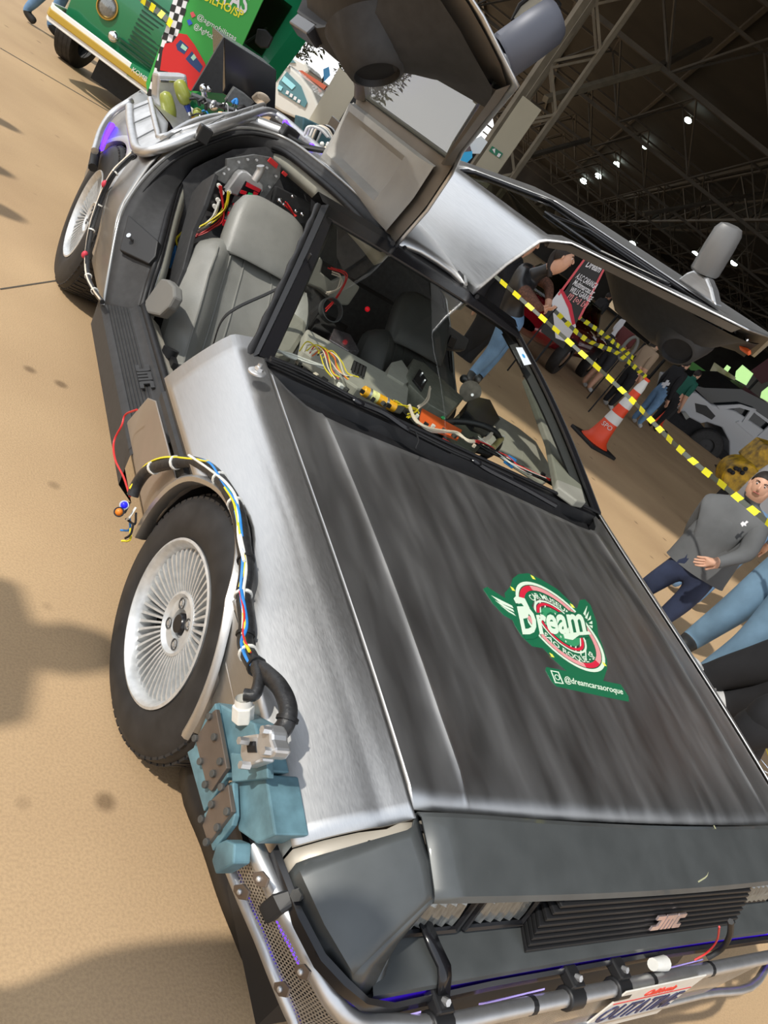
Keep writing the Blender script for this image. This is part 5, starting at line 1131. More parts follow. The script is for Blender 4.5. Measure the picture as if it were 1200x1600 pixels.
# ================================================================ HANGAR
AZ0 = radians(35.85); HA = Vector((-sin(AZ0), -cos(AZ0), 0)); HB = Vector((-cos(AZ0), sin(AZ0), 0)); O0 = Vector((CAM.x, CAM.y, 0))
def H(a, b, z): return O0 + HA * a + HB * b + Vector((0, 0, z))
ROOFM = mat('dark_roof_sheet', (.022, .019, .015), .8, noise=.25, scale=.6, stretch=(1, 1, 1)); TRM = mat('dark_truss_steel', (.055, .048, .037), .6, .2, noise=.2, scale=2); COLM = mat('worn_column_steel', (.17, .15, .11), .6, .2, noise=.2, scale=3)
b = B().prism([H(.85, -9, 9.2), H(.85, 60, 9.2), H(110, 60, 9.2), H(110, -9, 9.2)], (0, 0, .25)); tag(b.obj('ceiling', ROOFM), kind='structure')
for k in range(14): 
    bb_ = k * 5 - 8; tag(B().prism([H(.9, bb_, 9.0), H(.9, bb_ + .12, 9.0), H(109, bb_ + .12, 9.0), H(109, bb_, 9.0)], (0, 0, .2)).obj('trim_%d' % (3 + k), TRM), kind='structure')
WALM = mat('dark_far_wall', (.045, .042, .038), .9, noise=.3, scale=.4)
tag(B().prism([H(109, -9, 0), H(109, 60, 0), H(109.3, 60, 0), H(109.3, -9, 0)], (0, 0, 9.2)).obj('wall_back', WALM), kind='structure')
tag(B().prism([H(1, 60, 0), H(109, 60, 0), H(109, 60.3, 0), H(1, 60.3, 0)], (0, 0, 9.2)).obj('wall_right', WALM), kind='structure')
def bar_(b, p, q, w):
    p, q = Vector(p), Vector(q); d = (q - p).normalized(); u = d.cross(Vector((0, 0, 1))); u = u.normalized() if u.length > .01 else Vector((1, 0, 0)); v = d.cross(u); 
    V = [x + (u * i + v * j) * w / 2 for x in (p, q) for i, j in ((-1, -1), (1, -1), (1, 1), (-1, 1))]
    b.add(V, [(0, 1, 2, 3), (7, 6, 5, 4)] + [(i, 4 + i, 4 + (i + 1) % 4, (i + 1) % 4) for i in range(4)]); return b
def truss(name, P0, P1, h, w, n, label, root_z, extra=None, group=None, indiv=True, mt=None):
    P0, P1 = Vector(P0), Vector(P1); L = P1 - P0; mt = mt or TRM
    r = empty(name, P0, label, 'truss', group)
    up = Vector((0, 0, h)); s = L.normalized().cross(Vector((0, 0, 1))) * w
    for nm, o in (('bottom_chord', Vector()), ('top_chord', up + s), ('top_chord', up - s)):
        keep(bar_(B(), P0 + o, P1 + o, .13 if nm[0] == 'b' else .09).obj(nm, mt), r)
    bs = B()
    for k in range(n):
        a, c = P0 + L * (k / n), P0 + L * ((k + .5) / n); e = P0 + L * ((k + 1) / n)
        for x, y in ((a + up + s, c), (c, e + up + s), (a + up - s, c), (c, e + up - s), (a + up + s, a + up - s)):
            if indiv: keep(bar_(B(), x, y, .06).obj('brace', mt), r)
            else: bar_(bs, x, y, .06)
    if not indiv: o = keep(bs.obj('brace', mt), r); o['kind'] = 'stuff'
for i, a in enumerate((13.2, 24, 34.8, 45.6, 56.4, 67.2, 78, 88.8)):
    truss('roof_truss', H(a, -8, 6.7), H(a, 50, 6.7), 2.1, 1.3, 16, ['nearest cross truss almost overhead under the dark roof', 'second cross truss from the front, the clearest dark beam across the upper right', 'third cross truss back, meeting the mirror of the raised door', 'fourth cross truss back in the dark hangar', 'fifth cross truss back in the dark hangar', 'sixth cross truss back in the dark hangar', 'seventh cross truss back, barely visible', 'last cross truss near the far wall'][i], 0, group='cross trusses under the hangar roof', indiv=i in (1, 2))
for i, bb_ in enumerate((8, 20, 32)):
    truss('long_truss', H(8, bb_, 7.1), H(108, bb_, 7.1), 1.7, .9, 16, ['long truss running into the hangar just right of the lattice column', 'long truss running into the hangar over the row of lamps', 'long truss running into the hangar at the far right'][i], 0, group='long trusses under the hangar roof', indiv=False)
# big diagonal struts
for (p, d1), (q, d2) in ((((852, 155), 20), ((1030, 104), 24)), (((822, 245), 26), ((920, 218), 30)), (((1030, 104), 24), ((1110, 62), 26)), (((1005, 335), 33), ((1200, 300), 38))):
    o = bar_(B(), at_dist(*p, d1), at_dist(*q, d2), .14 if d1 < 25 else .12).obj('roof_strut', COLM if d1 < 22 else TRM); tag(o, {852: 'pale diagonal strut from the lattice column up to the second truss', 822: 'lower diagonal strut behind the lattice column', 1030: 'short strut continuing up from the second truss', 1005: 'long strut crossing the dark roof at the right edge'}[p[0]], 'strut')
# lattice column
cc = O0 + Vector((-sin(radians(33.0)), -cos(radians(33.0)), 0)) * 20
col = empty('lattice_column', cc, 'tall brownish lattice steel column left of the dark hangar roof', 'column')
ca = HB; cb = HA
for i in (-1, 1):
    for j in (-1, 1): keep(bar_(B(), cc + ca * i * .38 + cb * j * .38, cc + ca * i * .38 + cb * j * .38 + Vector((0, 0, 9)), .10).obj('leg', COLM), col)
for k in range(12):
    for j in (-1, 1):
        z0, z1 = k * .75, (k + 1) * .75; s_ = 1 if k % 2 else -1
        keep(bar_(B(), cc + ca * s_ * .38 + cb * j * .38 + Vector((0, 0, z0)), cc - ca * s_ * .38 + cb * j * .38 + Vector((0, 0, z1)), .055).obj('brace', COLM), col)
        keep(bar_(B(), cc + cb * s_ * .38 + ca * j * .38 + Vector((0, 0, z0)), cc - cb * s_ * .38 + ca * j * .38 + Vector((0, 0, z1)), .055).obj('brace', COLM), col)
c2 = at_dist(826, 130, 19); st2 = bar_(B(), Vector((c2.x, c2.y, 0)), Vector((c2.x, c2.y, 9)), .16).obj('roof_post', COLM); tag(st2, 'slim steel post between the hanging panel and the lattice column', 'post')
# lamps of the hangar
LAMP = mat('hangar_lamp_glow', (.85, 1, .92), .5, emit=9)
for k, (px, py, d, lb_) in enumerate(((1075, 188, 37, 'largest hangar lamp, glowing under the roof upper right'), (1007, 228, 50, 'second hangar lamp of the receding row'), (964, 257, 63, 'third hangar lamp of the receding row'), (935, 275, 77, 'fourth hangar lamp of the receding row'), (912, 283, 88, 'fifth and faintest hangar lamp of the receding row'), (988, 381, 80, 'small hangar lamp just above the raised door edge'), (1147, 411, 50, 'hangar lamp shining beside the door mirror'), (1086, 397, 60, 'small hangar lamp just left of the door mirror'))):
    P = at_dist(px, py, d); t = empty('hangar_lamp', P, lb_, 'lamp', 'lamps under the hangar roof'); s_ = .17 * d / 37
    keep(B().ball(P, (s_, s_, s_ * .6), 10).obj('bulb', LAMP), t); keep(bar_(B(), P + Vector((0, 0, s_ * .6)), Vector((P.x, P.y, 9.1)), .05).obj('hanger_rod', TRM), t)
# hanging octagonal panel
PANM = mat('pale_panel', (.46, .46, .40), .6, noise=.05, scale=3)
oc = [at_dist(*p, 15) for p in ((800, 30), (812, 8), (832, -8), (858, -14), (875, 8), (870, 22), (838, 56), (832, 58))]
pr_ = empty('hanging_panel', sum(oc, Vector()) / 8, 'pale eight-sided panel in a dark frame hanging below the roof', 'panel')
keep(B().prism(oc, HA * .06).obj('panel', PANM), pr_); keep(B().tube([p - HA * .02 for p in oc], .035, 6, closed=True).obj('frame', BLK), pr_)
P = at_dist(852, 30, 14.9); keep(B().cyl(P, P + HB * .10, .035, 8).obj('panel_lamp', mat('small_white_lamp', (.9, .9, .85), .4, emit=1.5)), pr_); keep(B().box(P, (.08, .08, .08)).obj('lamp_base', BLK), pr_); keep(bar_(B(), oc[3], oc[3] + Vector((0, 0, 4)), .04).obj('hanger_rod', TRM), pr_)
# flagpole-like red stripe
b = bar_(B(), at_dist(800, 100, 12), at_dist(826, 62, 12.6), .035); rp0 = at_dist(800, 100, 12); bar_(b, Vector((rp0.x, rp0.y, 0)), rp0, .03); tag(b.obj('red_pole', mat('red_pole_paint', (.55, .05, .10), .5)), 'slim red pole tip pointing up behind the raised right door', 'pole')

# ================================================================ BACKGROUND AT EYE LEVEL
def onplane(px, py, P0, n):
    d = ray(px, py); return CAM + d * ((Vector(P0) - CAM).dot(n) / d.dot(n))
class Pl:       # an upright plane through a point with a horizontal run direction
    def __init__(s, P0, X): s.P0 = Vector(P0); s.X = Vector((X[0], X[1], 0)).normalized(); s.n = s.X.cross(Vector((0, 0, 1))); s.n = s.n if s.n.dot(CAM - s.P0) > 0 else -s.n
    def __call__(s, px, py, o=0): return onplane(px, py, s.P0 + s.n * o, s.n)
    def uv(s, u, z, o=0): p = s.P0 + s.X * u + s.n * o; return Vector((p.x, p.y, z))
def thing_prism(root, name, pts, n, m, **k): return keep(B().prism(pts, n).obj(name, m, **k), root)
GRV = mat('bottle_green_van_paint', (.008, .16, .065), .25, coat=.6); WHP = mat('white_van_paint', (.75, .75, .72), .35); GOLD = mat('mustard_stripe', (.42, .27, .03), .5)
# ---- green van
a_ = at(99, 43, 'z', .38); c_ = at(234, 143, 'z', .38); VX = (c_ - a_).normalized(); VP = Pl((a_.x, a_.y, 0), VX); van = empty('green_van', (a_.x, a_.y, 0), 'bottle-green vintage van with white and mustard front bumper', 'van')
Wv = 2 * (c_ - a_).length * .97; nb = -VP.n
def vp(u, z, o=0): return VP.uv(u, z, o)
u0 = -.16; u1 = Wv + .02
body = B(); rows = []
for z, in_ in ((.36, .05), (.5, .0), (.8, -.03), (1.05, -.02), (1.15, .02), (1.7, .30), (1.86, .5)):
    rows.append([vp(u0 + .12, z, -1.9), vp(u0 - .0, z, -.6), vp(u0, z, -.22 - in_), vp(u0 + .10, z, -.06 - in_), vp(u0 + .35, z, -in_), vp((u0 + u1) / 2, z, .03 - in_), vp(u1 - .35, z, -in_), vp(u1 - .10, z, -.06 - in_), vp(u1, z, -.22 - in_), vp(u1 - .12, z, -.6), vp(u1 - .52, z, -1.9)])
body.grid(rows); body.F.append(tuple(len(rows) * 11 - 11 + k for k in range(11))); body.grid([rows[0], [vp((u0 + u1) / 2, .36, -1.5)] * 11])
keep(body.obj('body', GRV, smooth=40, solid=.02), van)
keep(B().prism([vp(u0 + .15, 1.2, .0), vp(u1 - .15, 1.2, .0), vp(u1 - .2, 1.68, -.26), vp(u0 + .2, 1.68, -.26)], VP.n * .02).obj('windscreen', PANE), van)
for nm, z0, z1, m, o in (('bumper', .36, .50, WHP, .10), ('bumper_stripe', .40, .46, GOLD, .115)):
    rr = []
    for z in (z0, z0 + .01, z1 - .01, z1): rr.append([vp(u0 - .03, z, -.35), vp(u0 - .01, z, .0 + o - .1), vp(u0 + .06, z, o), vp(Wv / 2, z, o + .02), vp(u1 - .06, z, o), vp(u1 + .01, z, o - .1), vp(u1 + .03, z, -.35)])
    keep(B().grid(rr).obj(nm, m, solid=.02, smooth=40), van)
hl = VP(171, 13, .0); 
for mir in (0, 1):
    c = hl if not mir else VP(259, 62, .0)
    M_ = frame(c + VP.n * .03, VX, Vector((0, 0, 1)) if VX.cross(Vector((0, 0, 1))).dot(VP.n) > 0 else Vector((0, 0, -1)))
    h_ = keep(B().lathe([(0, .03), (.06, .025), (.085, .01), (.085, -.02)], M_, 24).obj('headlight', LENS, smooth=60), van); h2 = keep(B().lathe([(.085, .0), (.09, .02), (.10, .018), (.104, -.03)], M_, 24).obj('headlight_ring', mat('brass_ring', (.45, .28, .06), .35, .6) if not mir else bpy.data.materials['brass_ring'], smooth=60), van)
    c = VP(179, 58) if not mir else VP(250, 118, 0); M2 = Matrix.Translation(c - hl) @ M_; keep(B().lathe([(0, .02), (.03, .02), (.045, .01), (.05, -.02)], M2, 20).obj('turn_lamp', CHROME, smooth=60), van)
pk = vp(Wv / 2, 0)
for k in range(13):
    z = 1.02 - k * .038; sl_ = .40 + .0 * k; w0 = -.30 + max(0, k - 8) * .0
    keep(B().box((0, 0, 0), (.62 if z > .62 else .78, .02, .014), Matrix.Translation(vp(Wv / 2, z, .045)) @ Matrix.Rotation(math.atan2(VX.y, VX.x), 4, 'Z')).obj('grille_slat', mat('dark_green_slat', (.004, .05, .025), .4) if k == 0 else bpy.data.materials['dark_green_slat']), van)
keep(B().prism([VP(206, 98, .13), VP(242, 119, .13), VP(234, 140, .13), VP(198, 117, .13)], -VP.n * .01).obj('number_plate', mat('green_plate', (.01, .22, .09), .5)), van)
o = text('plate_text', 'KOMBISTAS', .055, frame(VP(228, 124, .135), VX if VX.cross(Vector((0, 0, 1))).dot(VP.n) > 0 else -VX, (0, 0, 1)), WHP, van, sx=1)
for s_ in (.10, Wv - .10):
    c = at(107, 98, 'z', 0) + Vector((0, 0, .30)) + (VX * (Wv - .25) if s_ > 1 else Vector()); keep(B().lathe([(.18, -.10), (.27, -.105), (.30, -.085), (.30, .085), (.27, .105), (.18, .10)], frame(c, VP.n, (0, 0, 1)), 32).obj('tyre', TYRE, smooth=40), van)
    for q in (-.05, 0, .05): keep(B().lathe([(.301, q - .004), (.294, q), (.301, q + .004)], frame(c, VP.n, (0, 0, 1)), 32).obj('tread_groove', BLK), van)
keep(B().prism([VP(404, 46, .15), VP(418, 48, .15), VP(428, 60, .15), VP(420, 76, .15), VP(408, 76, .15), VP(400, 68, .15)], VP.n * .05).obj('mirror', BLK, bevel=.01), van)
keep(B().prism([vp(.2, .10, -.4), vp(u1 - .2, .10, -.4), vp(u1 - .2, .36, -.4), vp(.2, .36, -.4)], VP.n * -1.2).obj('underbody', BLK), van)
# ---- club banner in front of the van
BP = Pl(at(150, 262, 'z', 0) if False else Vector((.30, -5.9, 0)), VX); BP = Pl(Vector((a_.x, a_.y, 0)) + VP.n * .45 + VX * .8, VX)
ban = empty('club_banner', BP.P0, 'green upright club banner with a red car picture and chequered edge', 'banner')
GB = mat('grass_green_banner_print', (.04, .35, .06), .5); BKB = mat('black_banner_print', (.02, .02, .02), .5); WHB = mat('white_banner_print', (.75, .75, .78), .5); RDB = mat('red_banner_print', (.55, .02, .02), .45); YLB = mat('yellow_banner_print', (.80, .75, .03), .5); DBB = mat('dark_blue_banner_print', (.02, .05, .15), .5); PKB = mat('rose_banner_print', (.7, .10, .12), .5)
cn = [BP(*p) for p in ((282, -40), (420, -20), (375, 78), (330, 135), (235, 175), (228, 130), (275, 5))]
keep(B().prism(cn, -BP.n * .015).obj('cloth', GB), ban)
def bq(name, L, m, o=.004): return keep(B().prism([BP(x, y, o) for x, y in L], BP.n * .001).obj(name, m), ban)
sx0, sy0 = 285, -12; ex, ey = 238, 150
bq('check_ground', [(274, -12), (297, -12), (250, 153), (229, 153)], WHB, .003)
for r_i in range(15):
    for c_i in range(3):
        if (r_i + c_i) % 2: continue
        f = lambda r, c: (lerp(274, 229, r / 15) + (23 if True else 0) * c / 3, lerp(-12, 153, r / 15) + 8 * c / 3 - 4)
        bq('check_square', [f(r_i, c_i), f(r_i, c_i + 1), f(r_i + 1, c_i + 1), f(r_i + 1, c_i)], BKB, .0045)
bq('car_picture', [(258, 68), (270, 66), (280, 52), (292, 54), (304, 70), (320, 98), (322, 104), (310, 130), (298, 142), (285, 128), (262, 112), (250, 110), (254, 80)], RDB, .006)
bq('car_picture_shadow', [(250, 80), (258, 78), (262, 110), (284, 128), (275, 135), (245, 110)], BKB, .005)
bq('picture_window', [(282, 62), (295, 74), (288, 85), (277, 78), (275, 70)], DBB, .0075); bq('picture_window', [(300, 80), (317, 104), (312, 114), (297, 100), (290, 92)], DBB, .0075)
bq('picture_reflection', [(285, 68), (293, 75), (290, 80), (282, 74)], mat('pale_green_print', (.35, .6, .45), .5), .009); bq('picture_reflection', [(303, 84), (307, 90), (302, 95), (298, 90)], bpy.data.materials['pale_green_print'], .009)
for c, m in (((301, 23), PKB), ((296, 35), mat('blue_icon_print', (.03, .10, .55), .5))):
    bq('social_icon', [(c[0] - 4, c[1] - 3), (c[0] + 1, c[1] - 5), (c[0] + 5, c[1] + 2), (c[0] - 1, c[1] + 5)], m, .006)
def btext(s, p0, p1, h, m, o=.006, bold=0):
    P0, P1 = BP(*p0, o), BP(*p1, o); X_ = (P1 - P0); Up = X_.cross(BP.n) * -1; Up = Up if Up.z > 0 else -Up
    cu = bpy.data.curves.new('t', 'FONT'); cu.body = s; cu.size = 1; cu.offset = bold; cu.resolution_u = 3; t_ = bpy.data.objects.new('t', cu); COL.objects.link(t_); me = bpy.data.meshes.new_from_object(t_.evaluated_get(bpy.context.evaluated_depsgraph_get())); COL.objects.unlink(t_); bpy.data.objects.remove(t_)
    x1 = max(v.co.x for v in me.vertices)
    for v in me.vertices: v.co = P0 + X_ * (v.co.x / x1) + Up.normalized() * v.co.y * h + BP.n * (.001)
    me.materials.clear(); me.materials.append(m); o_ = bpy.data.objects.new('banner_text', me); COL.objects.link(o_); keep(o_, ban)
btext('KOMBITAS', (268, -32), (384, 22), .20, WHB, bold=.02); btext('ESQUILHO/SP', (290, -15), (378, 30), .085, YLB, bold=.02)
btext('@agmobilistas', (307, 28), (368, 64), .055, WHB); btext('@AgMobilistas', (302, 43), (350, 72), .055, WHB)
keep(B().cyl(BP.uv(.42, 0, -.03), BP.uv(.42, 2.2, -.03), .012, 8).obj('pole', ALU), ban)
# ---- person walking far left, shoes and jeans
# ================================================================ PEOPLE
SKIN = mat('skin', (.60, .34, .23), .55, noise=.06, scale=20); SKIN2 = mat('tanned_skin', (.30, .15, .09), .55); HAIR = mat('dark_hair', (.014, .009, .007), .65, noise=.3, scale=80, stretch=(1, 1, .2))
UNIT = dict(pelvis=(0, 0, .53), spine=(0, .005, .64), chest=(0, .0, .75), neck=(0, 0, .84), jaw=(0, .012, .885), crown=(0, .008, .955),
    shL=(-.10, 0, .805), elL=(-.125, -.01, .63), wrL=(-.125, .05, .48), haL=(-.123, .075, .435), shR=(.10, 0, .805), elR=(.125, -.01, .63), wrR=(.125, .05, .48), haR=(.123, .075, .435),
    hiL=(-.052, 0, .495), knL=(-.058, .012, .275), anL=(-.06, -.005, .05), toL=(-.065, .075, .022), hiR=(.052, 0, .495), knR=(.058, .012, .275), anR=(.06, -.005, .05), toR=(.065, .075, .022))
RAD = dict(pelvis=(.088, .066), spine=(.080, .060), chest=(.088, .062), neck=(.033, .033), jaw=(.045, .052), crown=(.046, .055), sh=(.046, .046), el=(.032, .032), wr=(.021, .021), ha=(.024, .014), hi=(.062, .062), kn=(.043, .043), an=(.029, .029), to=(.026, .02))
BONES = [('pelvis', 'spine', 'leg'), ('spine', 'chest', 'torso'), ('chest', 'neck', 'torso'), ('neck', 'jaw', 'head'), ('jaw', 'crown', 'head')] + [b for s in 'LR' for b in
    (('chest', 'sh' + s, 'torso'), ('sh' + s, 'el' + s, 'arm'), ('el' + s, 'wr' + s, 'fore'), ('wr' + s, 'ha' + s, 'hand'), ('pelvis', 'hi' + s, 'leg'), ('hi' + s, 'kn' + s, 'leg'), ('kn' + s, 'an' + s, 'shin'), ('an' + s, 'to' + s, 'foot'))]
def person(label, J, h, mats, facing, hair=HAIR, face=True, thick=1.0, group=None, hairlen=0, skin=None, fingers=True):
    # J: joint name -> world position; h body height; facing: unit vector the face points to
    fdir = Vector(facing).normalized(); names = list(J); idx = {n: i for i, n in enumerate(names)}
    V = [J[n] for n in names]; E_ = [(idx[a], idx[b]) for a, b, _ in BONES if a in J and b in J]; rad = [tuple(k * h * thick if n[:2] not in ('ha', 'ne', 'ja', 'cr', 'wr') else k * h for k in RAD.get(n, RAD.get(n[:2]))) for n in names]; fb = []
    if fingers:
        for s in 'LR':
            if 'ha' + s not in J: continue
            w, ha = J['wr' + s], J['ha' + s]; d = (ha - w).normalized(); sd = d.cross(fdir); sd = sd.normalized() if sd.length > .1 else d.orthogonal().normalized(); cu_ = sd.cross(d)
            for k in range(4):
                o_ = (k - 1.5) * .0115 * h; ln = (.036, .044, .042, .032)[k] * h
                a = ha + sd * o_ + d * .012 * h; m_ = a + d * ln * .55 + cu_ * .002 * h; e = m_ + d * ln * .5 - cu_ * .012 * h
                n0 = len(V); V += [a, m_, e]; E_ += [(idx['ha' + s], n0), (n0, n0 + 1), (n0 + 1, n0 + 2)]; rad += [(.0062 * h,) * 2, (.0056 * h,) * 2, (.0046 * h,) * 2]; fb += [(ha, m_, 'hand'), (m_, e, 'hand')]
            a = w.lerp(ha, .45) + sd * -.020 * h; e = a + (d * .030 - sd * .014 - cu_ * .008) * h; n0 = len(V); V += [a, e]; E_ += [(idx['wr' + s], n0), (n0, n0 + 1)]; rad += [(.008 * h,) * 2, (.006 * h,) * 2]; fb += [(a, e, 'hand')]
    me = bpy.data.meshes.new('person'); me.from_pydata(V, E_, []); o = bpy.data.objects.new('person', me); COL.objects.link(o)
    o.modifiers.new('skin', 'SKIN'); sv = me.skin_vertices[0].data
    for i, r in enumerate(rad): sv[i].radius = r; sv[i].use_root = (names[i] == 'pelvis') if i < len(names) else False
    m = o.modifiers.new('sub', 'SUBSURF'); m.levels = 2; m.render_levels = 2
    dg = bpy.context.evaluated_depsgraph_get(); m2 = bpy.data.meshes.new_from_object(o.evaluated_get(dg)); COL.objects.unlink(o); bpy.data.objects.remove(o)
    base = Vector((J['pelvis'].x, J['pelvis'].y, 0)); root = empty('person', base, label, 'person', group)
    keys = ['torso', 'arm', 'fore', 'hand', 'leg', 'shin', 'foot', 'head']; m2.materials.clear()
    sk = skin or SKIN
    for k in keys: m2.materials.append(mats.get(k) or sk)
    segs = [(J[a], J[b], k) for a, b, k in BONES if a in J and b in J] + fb
    def near(p):
        best = (9, 'torso')
        for a, b, k in segs:
            ab = b - a; t = max(0, min(1, (p - a).dot(ab) / max(1e-9, ab.length_squared))); d = (p - a - ab * t).length / (1.35 if k == 'torso' else 1)
            if k == 'hand' and d > .022 * h: continue
            if d < best[0]: best = (d, k)
        return best[1]
    hipz = J['pelvis'].z
    for pl_ in m2.polygons: pl_.material_index = keys.index(near(pl_.center)); pl_.use_smooth = True
    body_ = bpy.data.objects.new('body', m2); COL.objects.link(body_); keep(body_, root)
    if face and 'crown' in J:
        c = (J['jaw'] * .45 + J['crown'] * .55); up = (J['crown'] - J['jaw']).normalized(); f = (fdir - up * fdir.dot(up)).normalized(); sd = f.cross(up); k = h / 1.7
        def hp_(x, y, z): return c + (sd * x + f * y + up * z) * k
        # skull fills the head form; features sit on it
        keep(B().ball(hp_(0, .0, .0), (.072 * k, .085 * k, .105 * k), 16, M=Matrix((sd, f, up)).transposed().to_4x4()).obj('face', sk, smooth=80), root)
        for s in (-1, 1):
            keep(B().ball(hp_(s * .028, .074, .012), .0080 * k, 8).obj('eye', mat('eye_white', (.7, .68, .65), .3) if 'eye_white' not in bpy.data.materials else bpy.data.materials['eye_white'], smooth=80), root)
            keep(B().ball(hp_(s * .028, .0785, .011), .0056 * k, 8).obj('iris', HAIR, smooth=80), root)
            keep(B().tube([hp_(s * .014, .083, .028), hp_(s * .030, .082, .034), hp_(s * .044, .072, .029)], .0035 * k, 5).obj('eyebrow', HAIR), root)
            keep(B().ball(hp_(s * .074, -.005, 0), (.008 * k, .014 * k, .026 * k), 8).obj('ear', sk, smooth=80), root)
        keep(B().tube([hp_(0, .078, .018), hp_(0, .094, -.012), hp_(0, .084, -.026)], lambda t: (.005 + .006 * t) * k, 8, smooth=3).obj('nose', sk, smooth=80), root)
        keep(B().tube([hp_(-.022, .070, -.050), hp_(0, .079, -.049), hp_(.022, .070, -.050)], .0032 * k, 6, smooth=3).obj('mouth', mat('lips', (.40, .12, .10), .5) if 'lips' not in bpy.data.materials else bpy.data.materials['lips'], smooth=80), root)
        if hair:
            b = B(); rows = []
            for i in range(9):
                th = pi * .54 * i / 8; ring = []; tb = .14
                for j in range(20):
                    a = 2 * pi * j / 20; fr_ = max(0, sin(a)); lim = th * (1 - .40 * fr_ ** .6 + .26 * max(0, -sin(a))); ring.append(hp_(.080 * sin(lim) * cos(a), .092 * sin(lim) * sin(a) - .010, .005 + .112 * cos(lim)))
                rows.append(ring)
            b.grid(rows, closeu=True); keep(b.obj('hair', hair, smooth=80), root)
            if hairlen: keep(B().tube([hp_(0, -.07, .03), hp_(0, -.10, -.02), hp_(.02, -.10, -.10), hp_(.03, -.06, -.10 - hairlen)], lambda t: (.045 - .02 * t) * k, 10, smooth=4).obj('hair_tail', hair, smooth=80), root)
    return root
def unit_pose(gx, gy, h, yaw, over=None, lean=0):
    R_ = Matrix.Rotation(yaw, 3, 'Z'); J = {}
    for n, p in UNIT.items():
        p = Vector(p) + Vector((over or {}).get(n, (0, 0, 0))); p = p * h
        if lean and p.z > .53 * h: q = p - Vector((0, 0, .53 * h)); q = Matrix.Rotation(-lean, 3, 'X') @ q; p = q + Vector((0, 0, .53 * h))
        J[n] = R_ @ p + Vector((gx, gy, 0))
    return J, R_ @ Vector((0, 1, 0))
DEN = mat('blue_denim', (.13, .24, .40), .8, noise=.22, scale=9, bump=.3); DEND = mat('dark_denim', (.025, .035, .075), .8, noise=.25, scale=9); BLC = mat('black_cloth', (.012, .012, .014), .85, noise=.2, scale=10); LEA = mat('black_leather', (.018, .018, .019), .38, noise=.3, scale=12, bump=.4); WHC = mat('white_cloth', (.55, .56, .60), .85); MAR = mat('maroon_cloth', (.10, .022, .022), .85); BEI = mat('sand_cloth', (.34, .25, .17), .85); GRC = mat('grey_shirt_cloth', (.115, .12, .125), .85, noise=.12, scale=8, bump=.25); GRN_C = mat('green_cloth', (.01, .10, .07), .8); SHO = mat('dark_shoe', (.02, .02, .02), .6); LSH = mat('light_shoe', (.5, .5, .5), .6); LACE = mat('brown_lace_sleeve', (.12, .055, .035), .8, noise=.4, scale=60); DEL = mat('light_denim', (.13, .22, .31), .8, noise=.2, scale=7, bump=.3)
def G(px, py): p = at(px, py, 'z', 0); return p
def pj(L, d0):      # pixel joints at a horizontal distance (with small offsets)
    return {n: at_dist(v[0], v[1], d0 + (v[2] if len(v) > 2 else 0)) for n, v in L.items()}
# woman bending over the car on its far side
J = pj(dict(pelvis=(798, 498), spine=(800, 475), chest=(812, 440, -.05), neck=(848, 424, -.15), jaw=(878, 414, -.2), crown=(886, 394, -.2), shL=(822, 420, .15), elL=(862, 462, .10), wrL=(860, 470, -.1), haL=(857, 478, -.12), shR=(815, 452, -.22), elR=(842, 478, -.35), wrR=(855, 482, -.25), haR=(853, 482, -.3), hiL=(804, 502, .08), knL=(776, 552, .05), anL=(748, 588, .05), toL=(742, 598, -.12), hiR=(792, 512, -.08), knR=(770, 550, -.1), anR=(738, 584, -.1), toR=(732, 596, -.25)), 7.45)
J['elL'] = at_dist(858, 446, 7.5); J['wrL'] = at_dist(858, 470, 7.35); J['haL'] = at_dist(856, 478, 7.3); J['elR'] = at_dist(838, 478, 7.0); J['wrR'] = at_dist(846, 482, 7.15)
wf = (at_dist(930, 425, 7.2) - at_dist(885, 402, 7.25))
wm = person('dark-haired woman in a black leather jacket and jeans leaning forward behind the car', J, 1.62, dict(torso=LEA, arm=LACE, fore=LACE, leg=DEN, shin=DEN, foot=SHO), wf, hairlen=.10, thick=1.05)
# person in a black jacket half hidden behind her
Jb = pj(dict(pelvis=(768, 500), spine=(770, 470), chest=(785, 430), neck=(805, 398), jaw=(822, 388), crown=(838, 366), shL=(806, 410, .15), elL=(790, 440, .2), wrL=(775, 470, .1), haL=(770, 478), shR=(775, 415, -.15), elR=(755, 445, -.25), wrR=(748, 470, -.3), haR=(745, 478, -.3), hiL=(766, 510, .08), knL=(736, 548), anL=(708, 590), toL=(702, 598, -.1), hiR=(758, 508, -.08), knR=(726, 545), anR=(696, 585), toR=(690, 594, -.1)), 8.3)
person('person in a black padded jacket behind the leaning woman', Jb, 1.75, dict(torso=BLC, arm=BLC, fore=BLC, leg=BLC, shin=BLC, foot=SHO), wf, thick=1.2)
# group walking inside the hangar
def walker(foot, h, facepx, label, mats, over=None, lean=0, hair=HAIR, skin=None, thick=1.0):
    g = G(*foot); f = at_dist(facepx[0], facepx[1], 10) - at_dist(facepx[2], facepx[3], 10); yaw = math.atan2(f.y, f.x) - pi / 2
    J_, fd = unit_pose(g.x, g.y, h, yaw, over, lean); return person(label, J_, h, mats, fd, hair=hair, skin=skin, thick=thick)
crossed = dict(wrL=(.10, .04, .15), haL=(.15, .03, .18), wrR=(-.10, .05, .12), haR=(-.14, .03, .16), elL=(0, .02, .02), elR=(0, .02, .02))
step = dict(knL=(0, .05, 0), anL=(0, .06, 0), toL=(0, .06, 0), anR=(0, -.06, 0), toR=(0, -.06, 0))
RGT = (100, 75, 0, 0)
walker((920, 575), 1.42, (100, 120, 0, 0), 'man in a white polo shirt with folded arms inside the hangar', dict(torso=WHC, arm=WHC, leg=BLC, shin=BLC, foot=SHO), crossed)
